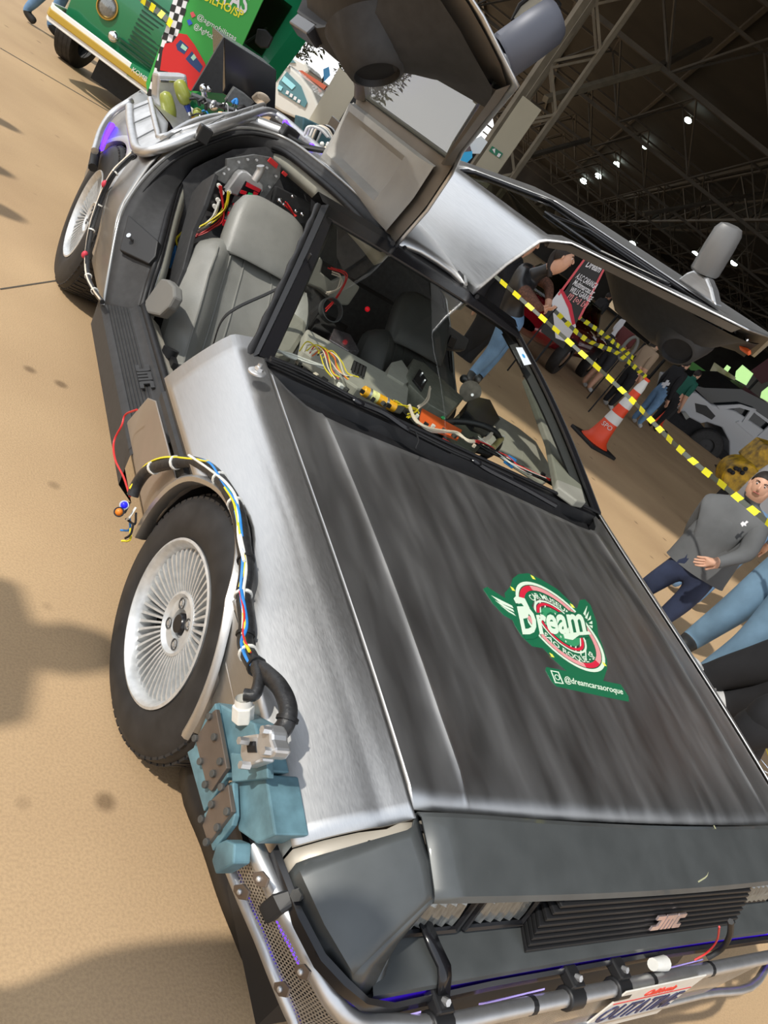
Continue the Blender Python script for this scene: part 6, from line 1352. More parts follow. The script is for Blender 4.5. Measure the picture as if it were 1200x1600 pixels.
walker((893, 535), 1.5, (0, 60, 0, 0), 'person in black standing between the dark banner and the white-shirted man', dict(torso=BLC, arm=BLC, leg=BLC, shin=BLC, foot=SHO), skin=SKIN2)
walker((912, 606), 1.45, (60, 120, 0, 0), 'man in a maroon shirt and dark shorts with white sneakers', dict(torso=MAR, arm=MAR, leg=mat('dark_grey_shorts', (.03, .03, .035), .8), foot=LSH), crossed)
wk = walker((945, 634), 1.36, (60, 120, 0, 0), 'man in a sand-coloured t-shirt and black trousers behind the grey ring', dict(torso=BEI, arm=BEI, leg=BLC, shin=BLC, foot=LSH), dict(wrL=(.0, .06, .08), haL=(0, .09, .1)), thick=1.15)
hd_ = walker((990, 662), 1.38, (30, 120, 0, 0), 'man in a black hoodie with a white print and blue jeans', dict(torso=BLC, arm=BLC, fore=BLC, leg=DEN, shin=DEN, foot=LSH), thick=1.12)
pp = at_dist(1040, 600, 13.05); o = B().box((0, 0, 0), (.16, .01, .05), Matrix.Translation(pp) @ Matrix.Rotation(.4, 4, 'Y')).obj('shirt_print', WHC); keep(o, hd_)
o = B().box((0, 0, 0), (.05, .012, .14), Matrix.Translation(pp) @ Matrix.Rotation(.2, 4, 'Y')).obj('shirt_print', WHC); keep(o, hd_)
walker((1015, 668), 1.35, (30, 120, 0, 0), 'person in a dark green top behind the man in the hoodie', dict(torso=GRN_C, arm=GRN_C, leg=BLC, shin=BLC, foot=SHO))
# boy in a grey long-sleeved shirt
J = pj(dict(pelvis=(1088, 888), spine=(1108, 862), chest=(1140, 818), neck=(1170, 783), jaw=(1181, 772, -.03), crown=(1195, 750, -.03), shR=(1108, 788, .0), elR=(1080, 835, .10), wrR=(1074, 858, .16), haR=(1070, 868, .2), shL=(1186, 828, -.05), elL=(1165, 868, -.12), wrL=(1122, 879, -.25), haL=(1106, 878, -.28), hiR=(1068, 880), knR=(1032, 903), anR=(985, 935), toR=(970, 942, -.1), hiL=(1098, 905), knL=(1070, 938), anL=(1020, 978), toL=(1005, 985, -.1)), 4.72)
bf = (CAM - J['crown']); bf.z = -.25
boy = person('boy in a grey long-sleeved shirt and dark jeans looking at the car', J, 1.32, dict(torso=GRC, arm=GRC, fore=GRC, leg=DEND, shin=DEND, foot=SHO), bf, thick=1.22)
bn = (CAM - J['chest']).normalized(); sp_ = [J['spine'].lerp(J['chest'], .2)]
# loose shirt body over the boy
def shirt(J, root, m, w0, w1, dep):
    up = (J['neck'] - J['pelvis']).normalized(); sd = up.cross(bn).normalized(); f = sd.cross(up); rows = []
    c0 = J['pelvis'] - up * .02
    for t, w, d in ((0, w1, dep), (.04, w1 * .98, dep), (.35, (w0 + w1) / 2, dep * 1.05), (.7, w0, dep), (.85, w0 * .9, dep * .8), (.95, w0 * .55, dep * .6)):
        c = c0.lerp(J['neck'] - up * .01, t); rows.append([c + sd * w * cos(a) + f * d * sin(a) * (1 + .06 * sin(5 * a + 9 * t)) for a in [2 * pi * k / 28 for k in range(28)]])
    keep(B().grid(rows, closeu=True).obj('shirt', m, smooth=60), root)
shirt(J, boy, GRC, .155, .185, .105)
lg = at_dist(1163, 818, 4.54); 
o = keep(B().add([lg + RT * x - UP * y for x, y in ((-.022, .0), (-.008, -.012), (.0, -.004), (.012, -.016), (.022, -.008), (.008, .002), (.010, .014), (-.004, .010), (-.012, .018))], [tuple(range(9))]).obj('chest_logo', WHB, solid=.002), boy)
# woman in light jeans at the right edge
J = pj(dict(pelvis=(1292, 870), spine=(1330, 820), chest=(1370, 760), neck=(1410, 700), jaw=(1425, 680), crown=(1445, 650), shL=(1430, 745), elL=(1400, 800), wrL=(1350, 850), haL=(1335, 865), shR=(1330, 710), elR=(1290, 760), wrR=(1255, 800), haR=(1245, 815), hiL=(1275, 900, -.05), knL=(1170, 1010, -.12), anL=(1085, 1065, -.15), toL=(1065, 1068, -.3), hiR=(1255, 868, .05), knR=(1148, 952, .0), anR=(1076, 1003, .0), toR=(1062, 1012, -.12)), 4.15)
person('woman in tight light-blue jeans at the right edge, cut off by the frame', J, 1.70, dict(torso=BLC, arm=BLC, leg=DEL, shin=DEL, foot=SHO), bf, thick=1.12)
# two people in black trousers in front of her
J = pj(dict(pelvis=(1300, 1030), spine=(1350, 990), chest=(1400, 930), neck=(1450, 880), jaw=(1470, 860), crown=(1500, 830), shL=(1460, 930), elL=(1440, 980), wrL=(1400, 1010), haL=(1390, 1020), shR=(1380, 880), elR=(1350, 930), wrR=(1310, 960), haR=(1300, 970), hiL=(1285, 1050), knL=(1195, 1095), anL=(1130, 1100), toL=(1085, 1095, -.1), hiR=(1272, 1022), knR=(1180, 1042), anR=(1085, 1062), toR=(1075, 1030, -.1)), 3.85)
person('person in loose black trousers and sneakers at the right edge', J, 1.72, dict(torso=BLC, arm=BLC, fore=BLC, leg=BLC, shin=BLC, foot=LSH), bf, thick=1.35)
J = pj(dict(pelvis=(1290, 1130), spine=(1330, 1080), chest=(1380, 1030), neck=(1420, 990), jaw=(1440, 975), crown=(1470, 950), shL=(1430, 1040), elL=(1410, 1090), wrL=(1380, 1110), haL=(1370, 1120), shR=(1360, 990), elR=(1330, 1030), wrR=(1300, 1060), haR=(1290, 1070), hiL=(1262, 1142), knL=(1188, 1112, -.1), anL=(1160, 1190), toL=(1145, 1200, -.1), hiR=(1250, 1115), knR=(1170, 1135, -.1), anR=(1140, 1180), toR=(1125, 1190, -.1)), 3.5)
sq = person('person crouching in black shorts beside a bicycle wheel', J, 1.6, dict(torso=BLC, arm=BLC, fore=BLC, leg=BLC, shin=BLC, foot=SHO), bf, thick=1.3, fingers=False)
# bicycle wheel at the right edge
wc = at(1215, 1215, 'z', .26); wn = Vector((.75, .45, .25)).normalized(); Mw = frame(wc, wn.orthogonal(), wn.cross(wn.orthogonal())); bw = empty('bicycle_wheel', (wc.x, wc.y, 0), 'bicycle wheel with black tyre at the right edge', 'bicycle')
keep(B().tube([Mw @ Vector((.25 * cos(a), .25 * sin(a), 0)) for a in [2 * pi * k / 40 for k in range(40)]], .018, 8, closed=True).obj('tyre', TYRE, smooth=60), bw); keep(B().tube([Mw @ Vector((.228 * cos(a), .228 * sin(a), 0)) for a in [2 * pi * k / 40 for k in range(40)]], .007, 6, closed=True).obj('rim', CHROME, smooth=60), bw); keep(B().cyl(Mw @ Vector((0, 0, -.04)), Mw @ Vector((0, 0, .04)), .02, 10).obj('hub', RED), bw)
for k in range(16): a = 2 * pi * k / 16; keep(B().cyl(Mw @ Vector((.02 * cos(a + .3), .02 * sin(a + .3), .02 * (-1) ** k)), Mw @ Vector((.226 * cos(a), .226 * sin(a), 0)), .0022, 5).obj('spoke', YEL if k % 5 == 0 else CHROME), bw)
# person behind the boy
J_, fd = unit_pose(*(at_dist(1200, 795, 6.0).xy), 1.5, 2.2, None); person('person in a grey top and blue jeans behind the boy', J_, 1.5, dict(torso=mat('soft_grey_cloth', (.2, .2, .21), .85), arm=bpy.data.materials['soft_grey_cloth'], fore=bpy.data.materials['soft_grey_cloth'], leg=DEN, shin=DEN, foot=LSH), fd)
# person walking behind the green van, only a foot in view
g = G(48, 36); J_, fd = unit_pose(g.x - .05, g.y, 1.68, 1.2, step); person('person in blue jeans and dark flat shoes walking behind the green van', J_, 1.68, dict(torso=WHC, arm=WHC, leg=DEN, shin=DEN, foot=SHO), fd)
# onlookers standing just outside the frame, whose shadows fall on the floor
for k, (x, y, yaw, lab) in enumerate(((2.75, -4.35, 1.5, 'onlooker standing left of the frame, farthest along the car'), (2.80, -3.35, 1.7, 'onlooker standing left of the frame, beside the rear wheel'), (2.75, -2.75, 1.4, 'onlooker standing left of the frame, between the two wheels'), (2.55, .06, 1.6, 'onlooker standing left of the frame, level with the front wheel'), (1.98, .97, 1.7, 'onlooker standing left of the frame, closest to the bumper'), (2.35, 1.25, 1.9, 'onlooker standing behind the camera side of the bumper'))):
    J_, fd = unit_pose(x, y, 1.72, yaw); person(lab, J_, 1.72, dict(torso=WHC, arm=WHC, fore=SKIN, leg=DEL, shin=DEL, foot=SHO), fd, thick=1.25)  # unseen figures, clothes kept pale to brighten their reflection in the fender
J_, fd = unit_pose(-.55, -10.6, 1.7, 0); 
# ---- barrier tapes, yellow and black twisted
TY = mat('yellow_tape', (.85, .80, .03), .4); TB_ = mat('dark_grey_tape', (.10, .11, .09), .5)
def tape(name, P, w, label, sag=.03, n=46):
    r = empty(name, P[0], label, 'tape'); q = resamp(cr(P, 10), n + 1)
    for i in range(n):
        a, c = q[i], q[i + 1]; d = (c - a).normalized(); m = TY if i % 2 else TB_; tw = i * .9; u = (Vector((0, 0, 1)) * cos(.5 * sin(tw)) + d.cross(Vector((0, 0, 1))) * sin(.5 * sin(tw))) * w / 2 * (1 if i % 2 else .75)
        keep(B().add([a - u, c - u, c + u, a + u], [(0, 1, 2, 3)]).obj('yellow_stripe' if i % 2 else 'dark_stripe', m, solid=.0015), r)
tape('barrier_tape', [at_dist(772, 430, 6.0), at_dist(860, 508, 5.7), at_dist(970, 608, 5.3), at_dist(1060, 700, 4.6), at_dist(1150, 775, 4.15), at_dist(1240, 850, 3.8)], .034, 'yellow and black barrier tape crossing the right side in front of the boy')
tape('barrier_tape', [at_dist(866, 485, 9.5), at_dist(915, 530, 9.8), at_dist(965, 552, 10.2), at_dist(1010, 590, 10.8)], .06, 'lower far barrier tape behind the red car', n=26)
tape('barrier_tape', [at_dist(895, 490, 10.4), at_dist(940, 520, 10.6), at_dist(990, 560, 11.2)], .06, 'upper far barrier tape in front of the white-shirted man', n=20)
tape('barrier_tape', [VP(214, -8, .5), VP(233, 8, .5), VP(252, 22, .5), VP(268, 38, .5)], .06, 'yellow and black tape crossing the green van grille', n=8)
for (x, y, d), lb_ in (((866, 485, 9.5), 'slim dark post holding the far tape behind the leaning woman'), ((1010, 590, 10.8), 'slim dark post holding the lower far tape behind the tall cone'), ((895, 490, 10.4), 'slim dark post holding the upper far tape beside the dark banner'), ((990, 560, 11.2), 'slim dark post holding the upper far tape beside the sand-shirted man')):
    p = at_dist(x, y, d); tag(B().cyl((p.x, p.y, 0), (p.x, p.y, p.z + .05), .010, 8).obj('tape_post', BLC), lb_, 'post')
# ---- cones
CO = mat('orange_cone_plastic', (.80, .07, .02), .45); CW = mat('white_cone_band', (.72, .72, .70), .5)
def cone(bpx, tpx, label, group='traffic cones inside the hangar'):
    g = G(*bpx); d = sqrt((g.x - CAM.x) ** 2 + (g.y - CAM.y) ** 2); r = ray(*tpx); h = CAM.z + d * r.z / sqrt(r.x ** 2 + r.y ** 2); t = empty('traffic_cone', (g.x, g.y, 0), label, 'cone', group); h = min(h, 1.0)
    M_ = Matrix.Translation((g.x, g.y, 0)); rr = lambda z: interp(z / h, [.04, .10, .25, .95, 1], [.19, .135, .10, .045, .03])
    keep(B().box((g.x, g.y, .02), (.46, .46, .04)).obj('base', BLK, bevel=.01), t)
    zs = [.04, .10, .18, .28, .40, .52, .64, .76, .88, .93, 1.0]; 
    for k, (z0, z1) in enumerate(zip((.04, .36, .48, .60, .72, .84), (.36, .48, .60, .72, .84, 1.0))):
        zz = [z0, z0 + (z1 - z0) * .2, z0 + (z1 - z0) * .45, z1]; keep(B().lathe([(rr(z * h) * (1.05 if k % 2 else 1), z * h) for z in zz], M_, 24).obj('white_band' if k % 2 else 'orange_body', CW if k % 2 else CO, smooth=60), t)
    keep(B().cyl((g.x, g.y, h), (g.x, g.y, h + .03), .035, 14).obj('cone_knob', CO), t)
    return g, h, t
g, h_, t_ = cone((925, 693), (1003, 590), 'tall orange and white traffic cone nearest the car')
vdir = (CAM - Vector((g.x, g.y, 0))); vdir.z = 0; vdir.normalize(); xr = Vector((0, 0, 1)).cross(vdir)
text('cone_text', 'SPO', .075, frame(Vector((g.x, g.y, .30 * h_)) + vdir * .112, xr, (0, 0, 1)), CW, t_)
cone((1022, 662), (1070, 604), 'smaller traffic cone in front of the white off-road car')
# ---- dark roll-up banner behind the woman
RP = Pl(Vector((at_dist(880, 500, 9.9).xy[0], at_dist(880, 500, 9.9).xy[1], 0)), HB); rb_ = empty('rollup_banner', RP.P0, 'black and red roll-up banner with white sponsor text behind the woman', 'banner')
def rq(name, L, m, o): return keep(B().prism([RP(x, y, o) for x, y in L], RP.n * .002).obj(name, m), rb_)
rq('cloth', [(918, 400), (948, 412), (880, 545), (845, 518), (856, 478), (885, 452), (908, 412)], BKB, 0); rq('lower_print', [(862, 470), (876, 452), (893, 480), (900, 510), (886, 535), (868, 528)], WHB, .006)
rq('red_edge', [(916, 399), (919, 400), (874, 462), (871, 460)], PKB, .009); rq('red_edge', [(946, 412), (949, 413), (906, 500), (903, 498)], PKB, .009); rq('red_swoosh', [(874, 452), (879, 452), (893, 476), (899, 506), (894, 508), (888, 482)], RD_D, .012)
_q = RP(888, 500, -.03); keep(B().cyl((_q.x, _q.y, 0), (_q.x, _q.y, 1.0), .012, 8).obj('pole', BLC), rb_)
def rtext(s, p0, p1, h, m=WHB):
    P0, P1 = RP(*p0, .012), RP(*p1, .012); cu = bpy.data.curves.new('t', 'FONT'); cu.body = s; cu.size = 1; cu.offset = .02; t2 = bpy.data.objects.new('t', cu); COL.objects.link(t2); me = bpy.data.meshes.new_from_object(t2.evaluated_get(bpy.context.evaluated_depsgraph_get())); COL.objects.unlink(t2); bpy.data.objects.remove(t2); x1 = max(v.co.x for v in me.vertices)
    for v in me.vertices: v.co = P0 + (P1 - P0) * (v.co.x / x1) + Vector((0, 0, 1)) * v.co.y * h
    me.materials.clear(); me.materials.append(m); o_ = bpy.data.objects.new('banner_text', me); COL.objects.link(o_); keep(o_, rb_)
rtext('A.S.C CARANGA', (899, 434), (930, 452), .10); rtext('Multimarcas.br', (894, 444), (926, 462), .10); rtext('WILLS GARAGE', (889, 455), (922, 472), .10); rtext('Dream', (914, 416), (936, 426), .12); rtext('[f] [o] [y]', (886, 464), (916, 480), .08, PK_D)
# ---- red classic car
RCP = mat('dark_red_car_paint', (.20, .004, .010), .12, .2, coat=1, spec=.6)
g0 = G(905, 588); rX = HB.lerp(HA * -1, 0.0).normalized(); rc = at_dist(850, 560, 8.6); rc.z = 0; rdir = (G(905, 585) - G(720, 560)); rdir.z = 0; rdir.normalize(); rn = Vector((-rdir.y, rdir.x, 0)); rn = rn if rn.dot(CAM - rc) > 0 else -rn
r0 = G(915, 588) ; r0.z = 0
rcar = empty('red_classic_car', r0, 'glossy dark red classic car with round headlight behind the woman', 'car')
def RC(u, w, z): return r0 - rdir * u - rn * w + Vector((0, 0, z))
rows = []
for u, zt, zb, hw in ((.0, .52, .30, .30), (.06, .62, .22, .55), (.25, .70, .20, .68), (.8, .78, .18, .74), (1.5, .82, .18, .76), (2.2, .84, .18, .76), (3.2, .80, .2, .74), (3.9, .7, .25, .62), (4.1, .5, .35, .4)):
    rows.append([RC(u, .75 + hw * cos(a), lerp(zb, zt, .5) + (zt - zb) / 2 * math.copysign(abs(sin(a)) ** .55, sin(a))) for a in [2 * pi * k / 20 for k in range(20)]])
keep(B().grid(rows, closeu=True).obj('body', RCP, smooth=50), rcar)
rows = []
for u, z, hw in ((1.2, .80, .64), (1.7, 1.18, .52), (2.7, 1.20, .52), (3.3, .82, .6)): rows.append([RC(u, .75 + hw * k, z - .04 * k * k) for k in (-1, -.9, -.4, 0, .4, .9, 1)])
keep(B().grid(rows).obj('cabin', PANE, smooth=50, solid=.02), rcar)
for s_, w in ((0, .16), (1, 1.34)):
    rows = []
    for u, r_ in ((-.06, .10), (-.02, .135), (.1, .15), (.5, .16), (.9, .12)): rows.append([RC(u, w + r_ * cos(a), .58 + r_ * sin(a)) for a in [2 * pi * k / 16 for k in range(16)]])
    keep(B().grid(rows, closeu=True).obj('front_wing', RCP, smooth=60), rcar)
    keep(B().ball(RC(-.06, w, .58), (.095, .095, .095), 16).obj('headlight', LENS, smooth=60), rcar)
    keep(B().lathe([(.10, -.02), (.108, 0), (.10, .02)], frame(RC(-.06, w, .58), rn, (0, 0, 1)), 20).obj('headlight_ring', CHROME, smooth=60), rcar)
for w in (.0, 1.45):
    for u in (.75, 3.15):
        keep(B().lathe([(.16, -.08), (.28, -.08), (.30, -.05), (.30, .05), (.28, .08), (.16, .08)], frame(RC(u, w, .30), rdir, (0, 0, 1)), 28).obj('tyre', TYRE, smooth=50), rcar); keep(B().lathe([(0, .07), (.10, .08), (.165, .06)], frame(RC(u, w, .30), rdir, (0, 0, 1)), 24).obj('hubcap', CHROME, smooth=50), rcar)
keep(B().tube([RC(-.12, w, .34) for w in (.1, .4, .75, 1.1, 1.4)], .045, 10, smooth=2).obj('bumper', CHROME, smooth=60), rcar)
for k in range(5): keep(B().cyl(RC(-.03, .5 + k * .12, .40), RC(-.03, .5 + k * .12, .55), .010, 6).obj('grille_bar', CHROME), rcar)
# ---- white off-road car at the far right
WJ = mat('pale_grey_car_paint', (.42, .44, .47), .35, coat=.4); jg = G(1110, 706); JP = Pl(jg, HB * .98 + HA * .2); jp = empty('offroad_car', jg, 'pale off-road car with big black tyres at the right edge', 'car')
def jq(name, L, m, th, o=0, **k): return keep(B().prism([JP(x, y, o) for x, y in L], -JP.n * th).obj(name, m, **k), jp)
jq('body', [(1066, 612), (1090, 614), (1112, 632), (1150, 642), (1200, 676), (1235, 700), (1235, 762), (1195, 752), (1140, 712), (1140, 690), (1128, 668), (1105, 660), (1095, 662), (1072, 650), (1060, 640)], WJ, 1.6, bevel=.03)
jq('cabin', [(1078, 600), (1100, 606), (1158, 608), (1200, 630), (1240, 660), (1235, 700), (1180, 690), (1130, 640), (1110, 630)], mat('dark_car_glass', (.01, .012, .014), .1), 1.4, -.08)
jq('window_frame', [(1120, 634), (1158, 632), (1182, 640), (1165, 662), (1160, 660), (1172, 642), (1156, 637), (1124, 640)], WJ, .05, .03); jq('window_frame', [(1178, 640), (1200, 655), (1215, 665), (1185, 690), (1150, 660), (1155, 658), (1184, 682), (1204, 664), (1180, 646)], WJ, .05, .03)
jq('underbody', [(1060, 640), (1095, 662), (1140, 712), (1130, 730), (1070, 690), (1040, 660)], BLC, 1.5, -.05)
for (x, y), r_ in (((1101, 696), .42), ((1062, 668), .40)):
    c = JP(x, y, .08 if r_ > .41 else -1.2); keep(B().lathe([(.20, -.12), (r_ - .04, -.13), (r_, -.09), (r_, .09), (r_ - .04, .13), (.20, .12)], frame(c, HB, (0, 0, 1)), 28).obj('tyre', TYRE, smooth=50), jp); keep(B().lathe([(0, .08), (.06, .10), (.19, .06), (.21, .11), (.22, .10)], frame(c, HB, (0, 0, 1)), 24).obj('rim', CHAR, smooth=50), jp)
jq('fog_lamp', [(1066, 646), (1072, 644), (1078, 652), (1072, 656)], LENS, .08, .1); jq('side_graphic', [(1086, 630), (1104, 634), (1118, 650), (1112, 656), (1098, 648), (1088, 644)], CHAR, .005, .012)
# ---- yellow machine
YM = mat('worn_yellow_machine_paint', (.50, .30, .01), .5, col2=(.10, .06, .01), scale=14); yg = at_dist(1150, 750, 9.0); ym = empty('yellow_machine', (yg.x, yg.y, 0), 'worn yellow machine with a round drum behind the boy', 'machine'); YP = Pl((yg.x, yg.y, 0), HB)
c = YP(1152, 742); keep(B().lathe([(0, .14), (.17, .14), (.19, .12), (.19, -.14), (.0, -.14)], frame(c, HB, (0, 0, 1)), 28).obj('drum', YM, smooth=40), ym)
keep(B().prism([YP(x, y, .0) for x, y in ((1165, 718), (1195, 694), (1215, 700), (1210, 720), (1178, 740))], -YP.n * .3).obj('engine_block', YM, bevel=.01), ym)
keep(B().prism([YP(x, y, .0) for x, y in ((1128, 740), (1140, 765), (1160, 790), (1220, 800), (1215, 770), (1180, 750))], -YP.n * .35).obj('frame', BLC, bevel=.01), ym)
for k in range(6): a = k; keep(B().ball(YP(1140 + k * 5, 735 + 4 * sin(k * 2), .16), .025, 8).obj('grease_cap', BLC, smooth=60), ym)
keep(B().cyl((yg.x, yg.y, 0), (yg.x, yg.y, c.z), .05, 8).obj('stand', BLC), ym)
# ---- bright stalls far behind
LIME = mat('backlit_lime_sign', (.55, .90, .35), .5, emit=.75); AMB = mat('warm_lit_stall', (.55, .42, .26), .6, emit=.45); GRS = mat('green_stall_sign', (.06, .22, .04), .6)
def sign(name, L, d, m, label, cat='sign', post=True):
    P = [at_dist(x, y, d) for x, y in L]; c = sum(P, Vector()) / len(P); t = empty(name, (c.x, c.y, 0), label, cat); n = (c - CAM); n.z = 0; n.normalize(); keep(B().prism(P, n * .08).obj('board', m), t)
    if post: keep(bar_(B(), Vector((c.x, c.y, 0)) + n * .1, Vector((c.x, c.y, c.z)) + n * .1, .06).obj('post', BLC), t)
sign('lit_sign', [(1150, 580), (1160, 570), (1177, 584), (1166, 602), (1148, 592)], 26, LIME, 'lime-green lit sign under the raised door')
sign('lit_sign', [(1190, 612), (1205, 600), (1215, 625), (1185, 632)], 26, LIME, 'lime-green lit sign at the right edge')
sign('lit_sign', [(1128, 580), (1136, 570), (1142, 574), (1134, 586)], 26, LIME, 'small lime-green lit sign above the off-road car')
sign('stall_front', [(1108, 582), (1116, 566), (1150, 590), (1142, 606), (1136, 610)], 25, mat('painted_stall_board', (.50, .48, .34), .6, col2=(.20, .20, .05), scale=3), 'cream and olive painted stall board above the off-road car', 'stall')
sign('stall_front', [(1175, 650), (1190, 622), (1220, 640), (1215, 670)], 25, mat('cream_stall', (.50, .45, .36), .6), 'cream stall board at the right edge behind the off-road car', 'stall')
sign('green_sign', [(1062, 560), (1070, 556), (1106, 582), (1098, 590), (1088, 588)], 24, GRS, 'long dark green sign above the hooded man')
sign('green_sign', [(1030, 548), (1040, 542), (1060, 556), (1056, 566)], 24, GRS, 'short dark green sign beside the hooded man')
sign('window_light', [(950, 478), (962, 462), (994, 492), (985, 505), (965, 490)], 30, AMB, 'warm bright opening above the white-shirted man', 'opening')
sign('grey_backdrop', [(1130, 620), (1165, 590), (1215, 560), (1230, 620), (1170, 655)], 28, mat('grey_backdrop_board', (.10, .095, .09), .7), 'dull grey backdrop behind the lime signs', 'board')
sign('red_backdrop', [(1172, 580), (1200, 560), (1215, 590), (1190, 600)], 27, mat('dark_wine_cloth', (.07, .015, .025), .7), 'wine-red cloth at the right edge behind the raised door', 'cloth')
sign('lit_sign', [(1012, 520), (1020, 512), (1032, 522), (1022, 530)], 26, mat('white_lit_board', (.75, .85, .80), .5, emit=.5), 'small white lit board between the maroon and sand shirts')
# steering-wheel-like ring held up (grey ring)
P = at_dist(982, 545, 12.4); t = empty('grey_ring', (P.x, P.y, 0), 'grey oval ring object standing in front of the sand-shirted man', 'ring')
e1 = (at_dist(1000, 522, 12.4) - at_dist(966, 568, 12.4)).normalized(); e2 = (at_dist(995, 555, 12.4) - P).normalized(); keep(B().tube([P + e1 * .20 * cos(a) + e2 * .085 * sin(a) for a in [2 * pi * k / 24 for k in range(24)]], .026, 8, closed=True).obj('ring', mat('grey_ring_vinyl', (.14, .14, .13), .6), smooth=60), t); keep(bar_(B(), Vector((P.x, P.y, 0)), P - Vector((0, 0, .12)), .015).obj('stand', BLC), t)

# ---- left background: beige booth, exit sign panel, parked cars, trees
BEW = mat('beige_booth_wall', (.62, .58, .46), .7, noise=.03, scale=2); BEP = mat('beige_tall_panel', (.36, .34, .26), .7, noise=.04, scale=2)
d_ = 11.5; bp_ = Pl(at_dist(530, 105, d_).xy.to_3d(), HB); P_ = bp_; bz = empty('beige_booth', bp_.P0, 'beige exhibition booth wall with a dark vertical joint behind the rear deck', 'booth')
uL = P_(530, 105); uR = P_(585, 132); uE = P_(700, 200)
ztop = uL.z
keep(B().prism([Vector((uL.x, uL.y, 0)), Vector((uL.x, uL.y, ztop)), P_.uv((P_(575, 128) - uL).dot(P_.X) if True else .5, ztop - .02), P_.uv((P_(575, 128) - uL).dot(P_.X), 0)], -P_.n * .1).obj('panel', BEW), bz)
s_ = (P_(575, 128) - uL).dot(P_.X); sgn = 1 if s_ > 0 else -1
for k in range(1): keep(B().prism([P_.uv(s_ + sgn * (.03 + k * 1.22), 0), P_.uv(s_ + sgn * (.03 + k * 1.22), ztop - .06), P_.uv(s_ + sgn * (1.22 + k * 1.22), ztop - .06), P_.uv(s_ + sgn * (1.22 + k * 1.22), 0)], -P_.n * .1).obj('panel', BEW), bz)
keep(B().prism([P_.uv(s_ - sgn * .06, 0, .012), P_.uv(s_ - sgn * .06, ztop - .03, .012), P_.uv(s_ + sgn * .03, ztop - .03, .012), P_.uv(s_ + sgn * .03, 0, .012)], -P_.n * .05).obj('joint_strip', CHAR), bz)
bp2 = Pl(at_dist(790, 240, 14).xy.to_3d(), HB); tp = empty('tall_panel', bp2.P0, 'tall narrow beige panel carrying a green exit sign', 'panel')
l0 = bp2(757, 243); r0_ = bp2(797, 246); t0 = bp2(815, 147); t1 = bp2(844, 171)
zt_ = (t0.z + t1.z) / 2; ul = ((l0 + t0) / 2 - bp2.P0).dot(bp2.X); ur = ((r0_ + t1) / 2 - bp2.P0).dot(bp2.X)
keep(B().prism([bp2.uv(ul, 0), bp2.uv(ul, zt_), bp2.uv(ur, zt_), bp2.uv(ur, 0)], -bp2.n * .12).obj('panel', BEP), tp)
es = keep(B().prism([bp2(769, 228, .01), bp2(786, 240, .01), bp2(781, 248, .01), bp2(764, 236, .01)], bp2.n * .01).obj('exit_sign', mat('exit_sign_green', (.01, .17, .09), .5)), tp)
keep(B().prism([bp2(769, 233, .025), bp2(774, 232, .025), bp2(773, 240, .025)], bp2.n * .002).obj('exit_arrow', WHB), tp); keep(B().prism([bp2(779, 239, .025), bp2(783, 241, .025), bp2(780, 246, .025), bp2(776, 244, .025)], bp2.n * .002).obj('exit_figure', WHB), tp)
sign('white_notice', [(733, 222), (752, 212), (762, 222), (750, 240), (738, 240)], 10, mat('white_notice_board', (.70, .76, .80), .5), 'white notice board seen between the raised doors')
sign('blue_board', [(722, 238), (738, 236), (738, 246), (722, 262), (715, 260)], 9.8, mat('bright_blue_board', (.02, .42, .80), .4), 'bright blue board seen between the raised doors')
sign('grey_banner', [(700, 250), (735, 215), (745, 228), (705, 285), (690, 300)], 10.5, mat('grey_pink_banner', (.16, .13, .14), .6), 'grey banner with a pink stripe seen between the raised doors', 'banner')
sign('pink_stripe_board', [(712, 246), (716, 246), (702, 280), (699, 278)], 10.2, mat('pink_stripe', (.70, .10, .16), .5), 'pink stripe on the banner between the raised doors')
# parked cars
CWH = mat('white_parked_car_paint', (.66, .66, .62), .3, coat=.5); CGL = mat('blue_green_car_glass', (.10, .24, .28), .15)
wp = Pl(at_dist(470, 150, 15).xy.to_3d(), HB); wc_ = empty('white_hatchback', wp.P0, 'white hatchback with stickered windows beyond the rear deck', 'car')
def wq(root, P, name, L, m, th, o=0, **k): return keep(B().prism([P(x, y, o) for x, y in L], -P.n * th).obj(name, m, **k), root)
wq(wc_, wp, 'body', [(396, 84), (418, 82), (440, 92), (470, 118), (488, 142), (500, 170), (486, 196), (440, 175), (400, 150), (380, 120)], CWH, 1.5, bevel=.04)
wq(wc_, wp, 'side_window', [(404, 90), (424, 92), (442, 108), (432, 124), (408, 106)], CGL, .03, .03); wq(wc_, wp, 'side_window', [(448, 112), (470, 134), (480, 160), (476, 168), (434, 142), (436, 128)], CGL, .03, .03)
for L in ([(444, 118), (462, 134), (456, 140), (440, 126)], [(436, 132), (442, 136), (439, 142), (433, 138)]): wq(wc_, wp, 'window_sticker', L, mat('pale_cyan_sticker', (.35, .75, .85), .5) if 'pale_cyan_sticker' not in bpy.data.materials else bpy.data.materials['pale_cyan_sticker'], .004, .045)
for k in range(4): wq(wc_, wp, 'window_sticker', [(448 + k * 6, 141 + k * 4.5), (452 + k * 6, 143 + k * 4.5), (450 + k * 6, 148 + k * 4.5), (446 + k * 6, 146 + k * 4.5)], WHB, .004, .045)
wq(wc_, wp, 'roof_rack', [(424, 84), (430, 84), (452, 102), (450, 106)], CWH, .3, .05); keep(B().cyl(wp.uv(0, .3, -.1), wp.uv(0, .3, -.3), .3, 20).obj('tyre', TYRE), wc_)
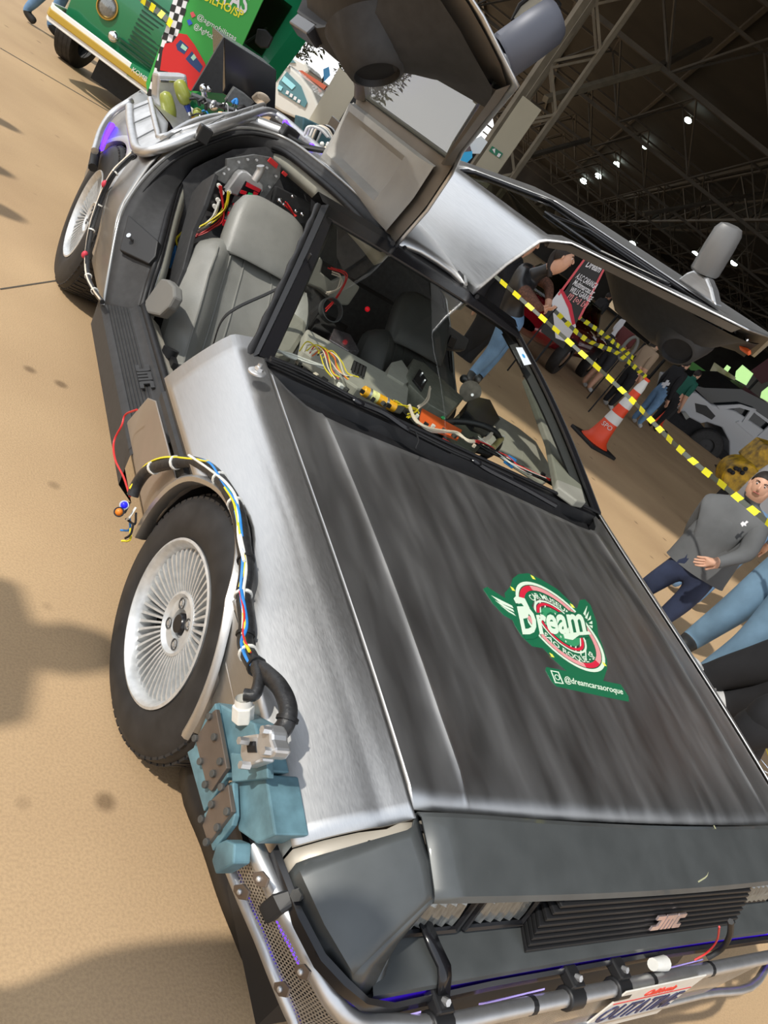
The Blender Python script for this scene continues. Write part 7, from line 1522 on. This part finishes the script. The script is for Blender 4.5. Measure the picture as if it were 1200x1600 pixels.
w2 = Pl(at_dist(480, 100, 22).xy.to_3d(), HB); wc2 = empty('white_van', w2.P0, 'white van parked behind the white hatchback', 'van'); wq(wc2, w2, 'body', [(430, 84), (446, 80), (478, 98), (484, 112), (470, 122), (440, 104)], CWH, 1.5, bevel=.06); wq(wc2, w2, 'side_window', [(440, 86), (452, 88), (462, 98), (452, 98)], CGL, .03, .04); keep(B().cyl(w2.uv(0, .3, -.1), w2.uv(0, .3, -.3), .3, 20).obj('tyre', TYRE), wc2)
w3 = Pl(at_dist(490, 130, 17).xy.to_3d(), HB); wc3 = empty('silver_estate_car', w3.P0, 'pale car with an orange-red bar on its roof behind the booth', 'car'); wq(wc3, w3, 'body', [(470, 118), (485, 118), (510, 142), (500, 160), (480, 150)], CWH, 1.4, bevel=.05); wq(wc3, w3, 'roof_bar', [(466, 110), (472, 110), (510, 134), (506, 140)], mat('orange_red_bar', (.55, .12, .06), .5), .1, .1); wq(wc3, w3, 'side_window', [(486, 134), (500, 140), (496, 152), (484, 146)], BLC, .03, .04); keep(B().cyl(w3.uv(0, .3, -.1), w3.uv(0, .3, -.3), .3, 20).obj('tyre', TYRE), wc3)
sign('blue_car', [(505, 108), (514, 104), (516, 118), (506, 128)], 26, mat('blue_car_paint', (.05, .22, .45), .4), 'small patch of a blue car beside the beige booth', 'car', post=True)
# low wall and trees
b = B().prism([H(26, -30, 0), H(26, -3, 0), H(26.4, -3, 0), H(26.4, -30, 0)], (0, 0, 1.3)); tag(b.obj('wall_left', mat('dull_grey_yard_wall', (.16, .15, .13), .9, noise=.2, scale=1)), kind='structure')
LEAF = [mat('dark_leaf_%d' % i, c, .7) for i, c in enumerate(((.030, .042, .018), (.042, .058, .026), (.06, .078, .04)))]
TRK = mat('tree_bark', (.07, .055, .045), .9)
tl = ('front-row dark tree farthest left, over the green van', 'front-row dark tree, second from the left over the van', 'front-row dark tree between the van mirror and the hatchback', 'front-row dark tree above the white hatchback', 'front-row dark tree above the beige booth', 'back-row dark tree farthest left', 'back-row dark tree, second from the left', 'back-row dark tree in the middle of its row', 'back-row dark tree behind the hatchback', 'back-row dark tree farthest right, behind the booth')
for i, (aa_, bb_) in enumerate(((31, -20.2), (31, -17.0), (31, -13.8), (31, -10.6), (31, -7.4), (35, -21.2), (35, -18.0), (35, -14.8), (35, -11.6), (35, -8.4))):
    P = H(aa_, bb_, 0); t = empty('tree', P, tl[i], 'tree', 'trees behind the yard wall'); keep(B().tube([P, P + Vector((.1, 0, 1.5)), P + Vector((0, .1, 3.5))], lambda t_: .22 - .1 * t_, 8, smooth=3).obj('trunk', TRK), t)
    b = B(); 
    for k in range(2600):
        a = random.uniform(0, 2 * pi); u = random.uniform(-1, 1); r_ = random.uniform(.35, 1) ** .5; q = P + Vector((1.45 * r_ * sqrt(1 - u * u) * cos(a), 1.45 * r_ * sqrt(1 - u * u) * sin(a), 4.2 + 3.4 * r_ * u)); e = Vector((random.gauss(0, 1), random.gauss(0, 1), random.gauss(0, 1))).normalized() * random.uniform(.09, .17); f = e.orthogonal().normalized() * e.length * .7
        b.add([q, q + e + f * .5, q + e * 2, q + e - f * .5], [(0, 1, 2, 3)], None, random.choice((0, 0, 1, 2)))
    o = keep(b.obj('foliage', LEAF), t); o['kind'] = 'stuff'
